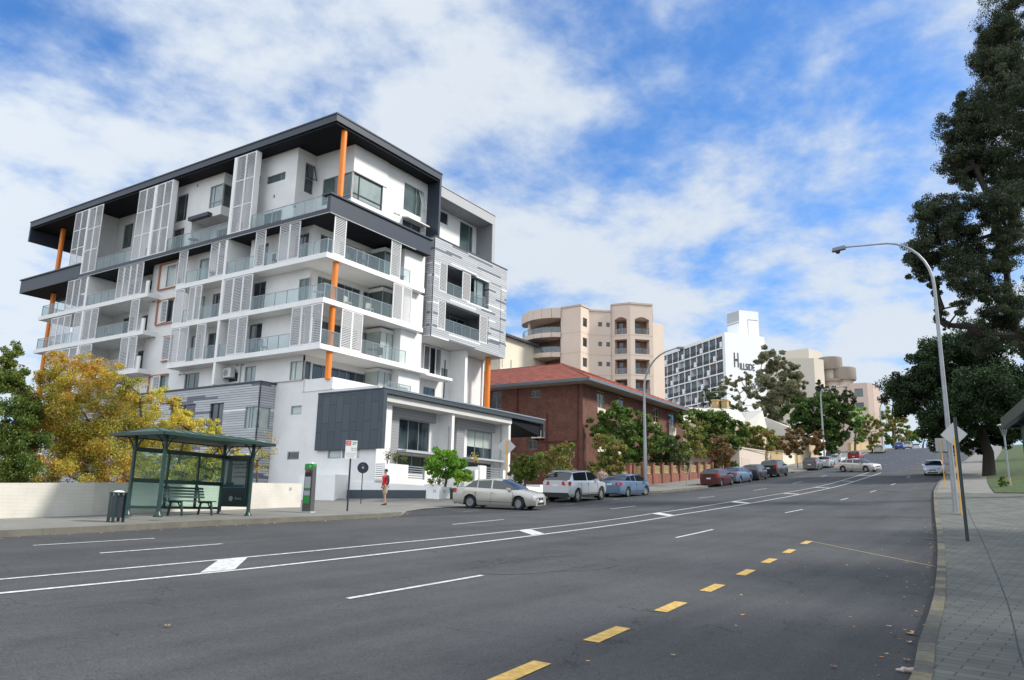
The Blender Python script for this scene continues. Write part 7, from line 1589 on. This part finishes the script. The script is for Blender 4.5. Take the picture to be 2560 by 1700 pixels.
tree('autumn_hedge','red and green hedge spreading above the beige garage',gg(1900,106),[(1855,1090,16),(1872,1080,18),(1892,1076,18),(1912,1085,18),(1932,1098,18),(1945,1112,14),(1870,1105,18),(1895,1108,22),(1920,1118,20),(1850,1102,12)],106,LM['rustgreen'],1.1,.15,cat='hedge',group='trees further up the hill')
tree('street_tree','round brown street tree on a thin trunk in front of the fig tree',(103.8,24.5,fz(103.8,24.5)),[(1968,1092,14),(1985,1082,16),(2003,1085,15),(2018,1100,14),(1965,1112,15),(1988,1108,18),(2010,1118,15),(1978,1128,15),(2000,1130,13)],100,LM['rust'],1.6,.05,group=SG)
tree('street_tree','smaller brown street tree just right of the round one',(108.5,24.9,fz(108.5,24.9)),[(2038,1092,13),(2052,1085,12),(2040,1110,14),(2056,1112,13),(2045,1128,12)],104,LM['rust'],1.5,.045,group=SG)
tree('fig_tree','big rounded dark green fig tree beside the bent street lamp',gg(2085,118),[(1980,1035,22),(2000,1015,24),(2030,1005,26),(2062,1002,26),(2090,1015,24),(2112,1035,22),(2124,1062,20),(2010,1045,30),(2050,1040,34),(2090,1060,32),(2040,1075,30),(2080,1095,28),(2110,1090,20),(1990,1065,20),(2070,1120,20),(2092,1125,14)],118,LM['figlit'],1.7,.5,group=HG)
tree('gum_tree','tall grey green gum tree partly hiding the white building lettering',gg(1950,140),[(1908,890,13),(1925,884,15),(1905,905,18),(1935,905,18),(1955,905,16),(1970,925,18),(1945,930,22),(1985,945,18),(1900,935,14),(1915,960,22),(1950,965,26),(1982,975,22),(1935,995,26),(1970,1005,26),(1905,990,18),(1930,1030,22),(2000,990,16),(1960,1035,22),(2010,1000,12),(2012,965,12),(2020,1000,12)],140,LM['gum'],1.6,.35,'palebark',group=HG,droop=.5,grow=1.2,leafpx=5)
tree('gum_tree','sparse gum tree in front of the left edge of the lettering',gg(1855,134),[(1866,938,10),(1852,952,11),(1872,950,12),(1838,965,13),(1862,970,15),(1880,985,16),(1842,990,14),(1860,1005,15),(1815,945,10),(1812,958,11),(1826,960,12),(1808,980,13),(1895,1015,14)],134,LM['gum'],1.0,.25,'palebark',group=HG,droop=.5,grow=1.1,leafpx=5)
tree('gum_tree','dull green tree at the foot of the white slab building',gg(1785,128),[(1765,985,13),(1780,978,13),(1795,990,15),(1772,1002,14),(1792,1008,15),(1812,1005,13),(1830,1020,14),(1860,1030,14),(1885,1035,14)],128,LM['olive'],1.0,.25,group=HG)
tree('gum_tree','dark gum tree in front of the round drum roofed balconies',gg(2085,155),[(2048,960,12),(2060,972,14),(2050,990,14),(2075,985,14),(2090,975,10),(2100,998,16),(2120,985,14),(2130,1003,14),(2112,1015,14),(2078,1005,14),(2060,1010,12),(2095,1020,14),(2132,1018,9)],155,LM['dkgum'],1.1,.3,group=HG,droop=.4)
tree('palm','yellow green palm like tree between the fig and the autumn trees',gg(2142,142),[(2135,1030,10),(2150,1025,11),(2142,1045,10),(2138,1060,9),(2160,1040,10)],142,LM['lime'],.8,.18,group=HG,droop=1.2)
tree('autumn_tree','green and rust street tree behind the silver car uphill',gg(2185,150),[(2160,1055,13),(2178,1050,14),(2192,1062,13),(2165,1075,15),(2185,1080,16),(2198,1085,10),(2160,1095,13),(2180,1100,14),(2192,1108,10),(2150,1080,10),(2172,1115,9)],150,LM['rustgreen'],1.1,.14,group=HG)
tree('green_bush','green bush behind the white pillar wall',gg(2140,138),[(2140,1080,10),(2150,1092,10),(2138,1100,10),(2150,1065,8)],138,LM['green'],1.1,.1,cat='bush',group=HG)
tree('autumn_tree','large rust coloured tree below the distant blue gum',gg(2245,185),[(2210,1035,12),(2225,1030,13),(2240,1040,14),(2218,1050,15),(2240,1058,16),(2258,1055,13),(2228,1072,15),(2250,1078,14),(2270,1072,11),(2215,1065,12),(2240,1095,11),(2262,1092,10)],185,LM['rustgreen'],1.1,.25,group=HG)
tree('gum_tree','distant blue grey gum tree on the hilltop',gg(2238,240),[(2222,960,9),(2236,955,10),(2250,962,9),(2228,975,11),(2244,978,11),(2258,975,8),(2214,985,9),(2205,1000,8),(2235,990,10),(2250,992,8),(2240,1005,9),(2210,1010,7)],240,LM['gum'],.95,.35,'darkbark',group=HG)
tree('green_tree','far green trees at the crest beyond the parked cars',gg(2310,245),[(2280,1085,10),(2292,1080,11),(2305,1085,11),(2318,1090,10),(2332,1090,10),(2346,1088,9),(2295,1095,10),(2325,1100,9),(2360,1092,9),(2272,1095,8)],245,LM['green'],1.2,.3,group=HG)
tree('hedge','low green hedge closing the view behind the distant blue sedan',gg(2245,205),[(2200,1112,9),(2215,1106,11),(2232,1104,11),(2250,1105,11),(2268,1102,11),(2286,1100,10),(2210,1095,9),(2275,1090,9),(2190,1120,8)],205,LM['green'],1.5,.15,cat='hedge',group=HG,grow=1.2)
# park side
tree('fig_tree','huge dark fig tree overhanging the right side of the road',(81.9,3.0,gz(82,3)+.1),[(2285,950,36),(2305,915,34),(2335,890,38),(2370,880,42),(2410,870,46),(2455,860,50),(2505,860,50),(2550,870,50),(2278,985,32),(2310,965,45),(2350,940,52),(2400,930,58),(2460,930,62),(2520,930,62),(2300,1015,36),(2340,1000,50),(2390,1000,58),(2450,1000,62),(2510,1000,62),(2555,1000,50),(2335,1055,36),(2375,1060,46),(2430,1065,48),(2490,1060,48),(2540,1060,40),(2420,1095,30),(2452,1108,22),(2495,1105,24),(2355,1090,26),(2400,1098,28),(2520,1085,26),(2320,1040,26)],72,LM['fig'],1.15,.44,'darkbark',group=RG,depth=2.2,lean=(.4,.35,4.2),grow=1.2)
tree('gum_tree','tall dark gum tree filling the right edge of the sky',gp(2720,1260,46,gz(32,-3)),[(2525,20,32),(2555,50,45),(2500,70,28),(2540,110,45),(2478,145,27),(2500,120,28),(2510,165,26),(2552,170,35),(2540,205,25),
 (2412,285,30),(2440,255,30),(2475,240,34),(2515,250,42),(2555,265,45),(2400,325,22),(2430,320,35),(2475,310,42),(2520,320,46),(2555,350,45),(2395,385,17),(2430,375,32),(2470,385,40),(2520,400,46),(2555,430,42),(2380,400,13),(2415,425,20),(2445,425,22),(2505,455,26),(2545,470,34),
 (2325,525,22),(2350,515,24),(2385,515,24),(2305,560,22),(2340,565,32),(2385,560,30),(2430,530,28),(2465,540,32),(2510,520,30),(2550,540,30),(2290,615,18),(2315,615,26),(2350,620,32),(2395,620,34),(2440,600,34),(2485,600,30),(2530,600,26),(2300,655,15),(2335,665,22),(2375,670,30),(2420,680,32),(2465,670,32),(2505,660,24),(2350,715,16),(2385,720,22),(2425,730,24),(2465,730,24),(2360,770,13),(2378,785,14),(2400,765,12),(2350,795,9),(2372,812,8),
 (2540,745,32),(2500,770,26),(2535,800,34),(2490,815,26),(2550,850,30),(2455,838,20),(2475,860,22)],44,LM['dkgum'],.95,.5,'darkbark',leafpx=4.4,group=RG,droop=.9,depth=1.6,grow=1.62,twigs=0,limbs=True)
tree('park_tree','leafy tree farther back across the lawn',(112,-22,gz(112,0)+2.5),[(2480,1085,30),(2530,1080,34),(2570,1070,34),(2500,1060,30),(2440,1080,24)],100,LM['fig'],.9,.5,'darkbark',group=RG)
tree('shrub','small dark shrub at the foot of the pale park lamp',(64.2,1.7,parkz(64.2,1.5)-.1),[(2506,1200,7),(2512,1208,7),(2502,1210,6)],54,LM['dkgreen'],1.4,.04,cat='shrub')
# little plants in the courtyard planters
def sprig(u,v,dist,h,n,m,label):
    p=at(u,v,dist); T=empty('planter_plant',tuple(p),0,label,'plant','plants in the courtyard planters'); b=MB(); C=[]
    for k in range(n):
        e=Vector((RNG.uniform(-.25,.25),RNG.uniform(-.25,.25),h*RNG.uniform(.6,1))); b.tube([(0,0,0),e*.5+Vector((0,0,.05)),e],[.012,.01,.005],4)
        for j in range(9): C.append(np.array(e)*RNG.uniform(.35,1)+nrg.normal(size=3)*.07)
    leaves('leaves',np.array(C),.13,LM[m],T); b.build('stem',M['bark'],T)
sprig(968,1161,45,1.0,7,'rust','bare reddish stems in the courtyard planter by the slatted screen'); sprig(988,1161,45.5,.7,9,'dkgreen','dark green spiky plant behind the courtyard wall'); sprig(1008,1162,46,.6,8,'dkgreen','second dark spiky plant left of the slatted opening'); sprig(1190,1163,50,.9,8,'yellow','yellow leaved plant below the second shop window sized window'.replace('shop window sized ','')); sprig(1078,1212,46,.4,12,'dkgreen','dark ground cover plant at the left of the white planter'); sprig(1098,1212,46,.35,12,'dkgreen','dark ground cover plant under the round frangipani')
# climbing leaves, litter and lawn
pts=[]
for k in range(230):
    x=RNG.uniform(5.5,40); 
    if RNG.random()<.72: y=kerbR(x)+abs(RNG.gauss(0,.22))+.03
    else: y=kerbR(x)+RNG.uniform(.1,3.2)
    pts.append((x,y,gz(x,y)+.012))
for k in range(150):
    x=RNG.uniform(5,26); y=kerbL(x)-abs(RNG.gauss(0,.18))-.02; pts.append((x,y,gz(x,y)+.012))
C=np.array(pts); o=leaves('leaf_litter',C,.075,leafmat('dry_leaf_litter',[(.30,.14,.05),(.42,.26,.10),(.36,.10,.03),(.45,.36,.20)],.1),None); o.data.transform(Matrix.Identity(4)); o['kind']='stuff'; tag(o,'dry brown leaves scattered along both gutters','leaf litter')
v_=o.data.vertices; co=np.empty(len(v_)*3); v_.foreach_get('co',co); co=co.reshape(-1,4,3); cz=co[:,:,2].mean(1,keepdims=True); co[:,:,2]=cz+(co[:,:,2]-cz)*.25; v_.foreach_set('co',co.reshape(-1))
def bigleaf(x,y,s,rz,col,label):
    L=MB(); P=[]
    for k in range(10): a=2*pi*k/10; r=s*(1 if k%2==0 else .48); P.append((r*cos(a),r*sin(a)*.8,.012+.02*(k%3)*s*5))
    L.v.append((0,0,.02)); n0=len(L.v); L.v+=P
    for k in range(10): L.f.append((0,n0+k,n0+(k+1)%10)); L.m.append(0)
    o=L.build('fallen_leaf',mat('dry_leaf',col,.8),loc=(x,y,gz(x,y)+.012)); o.rotation_euler=(0,0,rz); tag(o,label,'leaf','large fallen leaves near the right kerb')
for (u,v,s,c,l) in ((2278,1588,.10,(.40,.27,.13),'large pale brown leaf lying beside the right kerb'),(2275,1610,.06,(.45,.36,.20),'small pale leaf below the large brown leaf'),(2085,1672,.055,(.40,.09,.03),'orange red leaf lying out in the lane'),(1683,1643,.045,(.42,.30,.16),'lone tan leaf near the yellow dashes'),(2268,1655,.06,(.38,.20,.09),'brown leaf lying above the crushed bottle'),(2222,1570,.05,(.42,.33,.22),'flat pale leaf left of the large brown leaf'),(418,1570,.05,(.42,.30,.12),'small tan leaf far out in the left lane')):
    d=CAMM.T@np.array([(u-1280)/F_PX,(v-850)/F_PX,1.]); k=3.0
    while d[2]*k>gz(d[0]*k,d[1]*k): k+=.02
    bigleaf(d[0]*k,d[1]*k,s,u%3,c,l)
d=CAMM.T@np.array([(2270-1280)/F_PX,(1676-850)/F_PX,1.]); k=3.0
while d[2]*k>gz(d[0]*k,d[1]*k)+.03: k+=.02
b=MB(); b.tube([(-.10,0,0),(-.07,.005,.005),(0,-.005,0),(.05,.005,.005),(.08,0,0),(.12,0,0)],[.028,.036,.026,.034,.015,.013],12); o=b.build('plastic_bottle',mat('cloudy_plastic',(.45,.36,.33),.2),smooth=True,loc=(d[0]*k,d[1]*k,d[2]*k)); o.rotation_euler=(0,0,1.9); tag(o,'crushed clear plastic bottle in the gutter by the right kerb','bottle')
# distant wooded skyline so the hill does not end bare
C=[]
for k in range(9000):
    a=RNG.uniform(-.25,1.15); r=RNG.uniform(380,520); C.append((cos(a)*r,sin(a)*r,RNG.uniform(-6,9)+ (6 if a<.2 else 0)))
o=leaves('distant_woods',np.array(C),5.0,LM['olive'],None); o['kind']='stuff'; tag(o,'far wooded skyline low behind the houses','woods')

# park trees standing beside the pavement just right of the view; they shade the near pavement and lane
def offtree(label,x,y,h,R,seed):
    rg=np.random.default_rng(seed); z=gz(x,-2)+.15; T=empty('park_tree',(x,y,z),0,label,'tree',RG); C=[]
    b=MB(); b.tube([(0,0,-.2),(.1,0,h*.3),(0,.1,h*.5)],[.4,.32,.28],9)
    for k in range(26):
        d=rg.normal(size=3); d/=np.linalg.norm(d); c=np.array([0,0,h*.75])+d*np.array([R,R,R*.55])*rg.uniform(.3,1)**.5; n=420
        dd=rg.normal(size=(n,3)); dd/=np.linalg.norm(dd,axis=1)[:,None]; C.append(c+dd*(R*.34*rg.uniform(0,1,n)**.4)[:,None])
        b.tube([(0,.1,h*.48),tuple(c*.55+np.array([0,0,h*.25])),tuple(c)],[.14,.08,.03],5,cap=False)
    leaves('crown',np.concatenate(C),.34,LM['figlit'],T); b.build('trunk',M['darkbark'],T,smooth=True)
offtree('park tree shading the pavement nearest the camera',14,-10.5,11,5.5,1); offtree('second park tree shading the pavement beyond the shelter',25,-11.5,12,6,2); offtree('third park tree shading the right kerb near the tall lamp',37,-12,12,6,3)
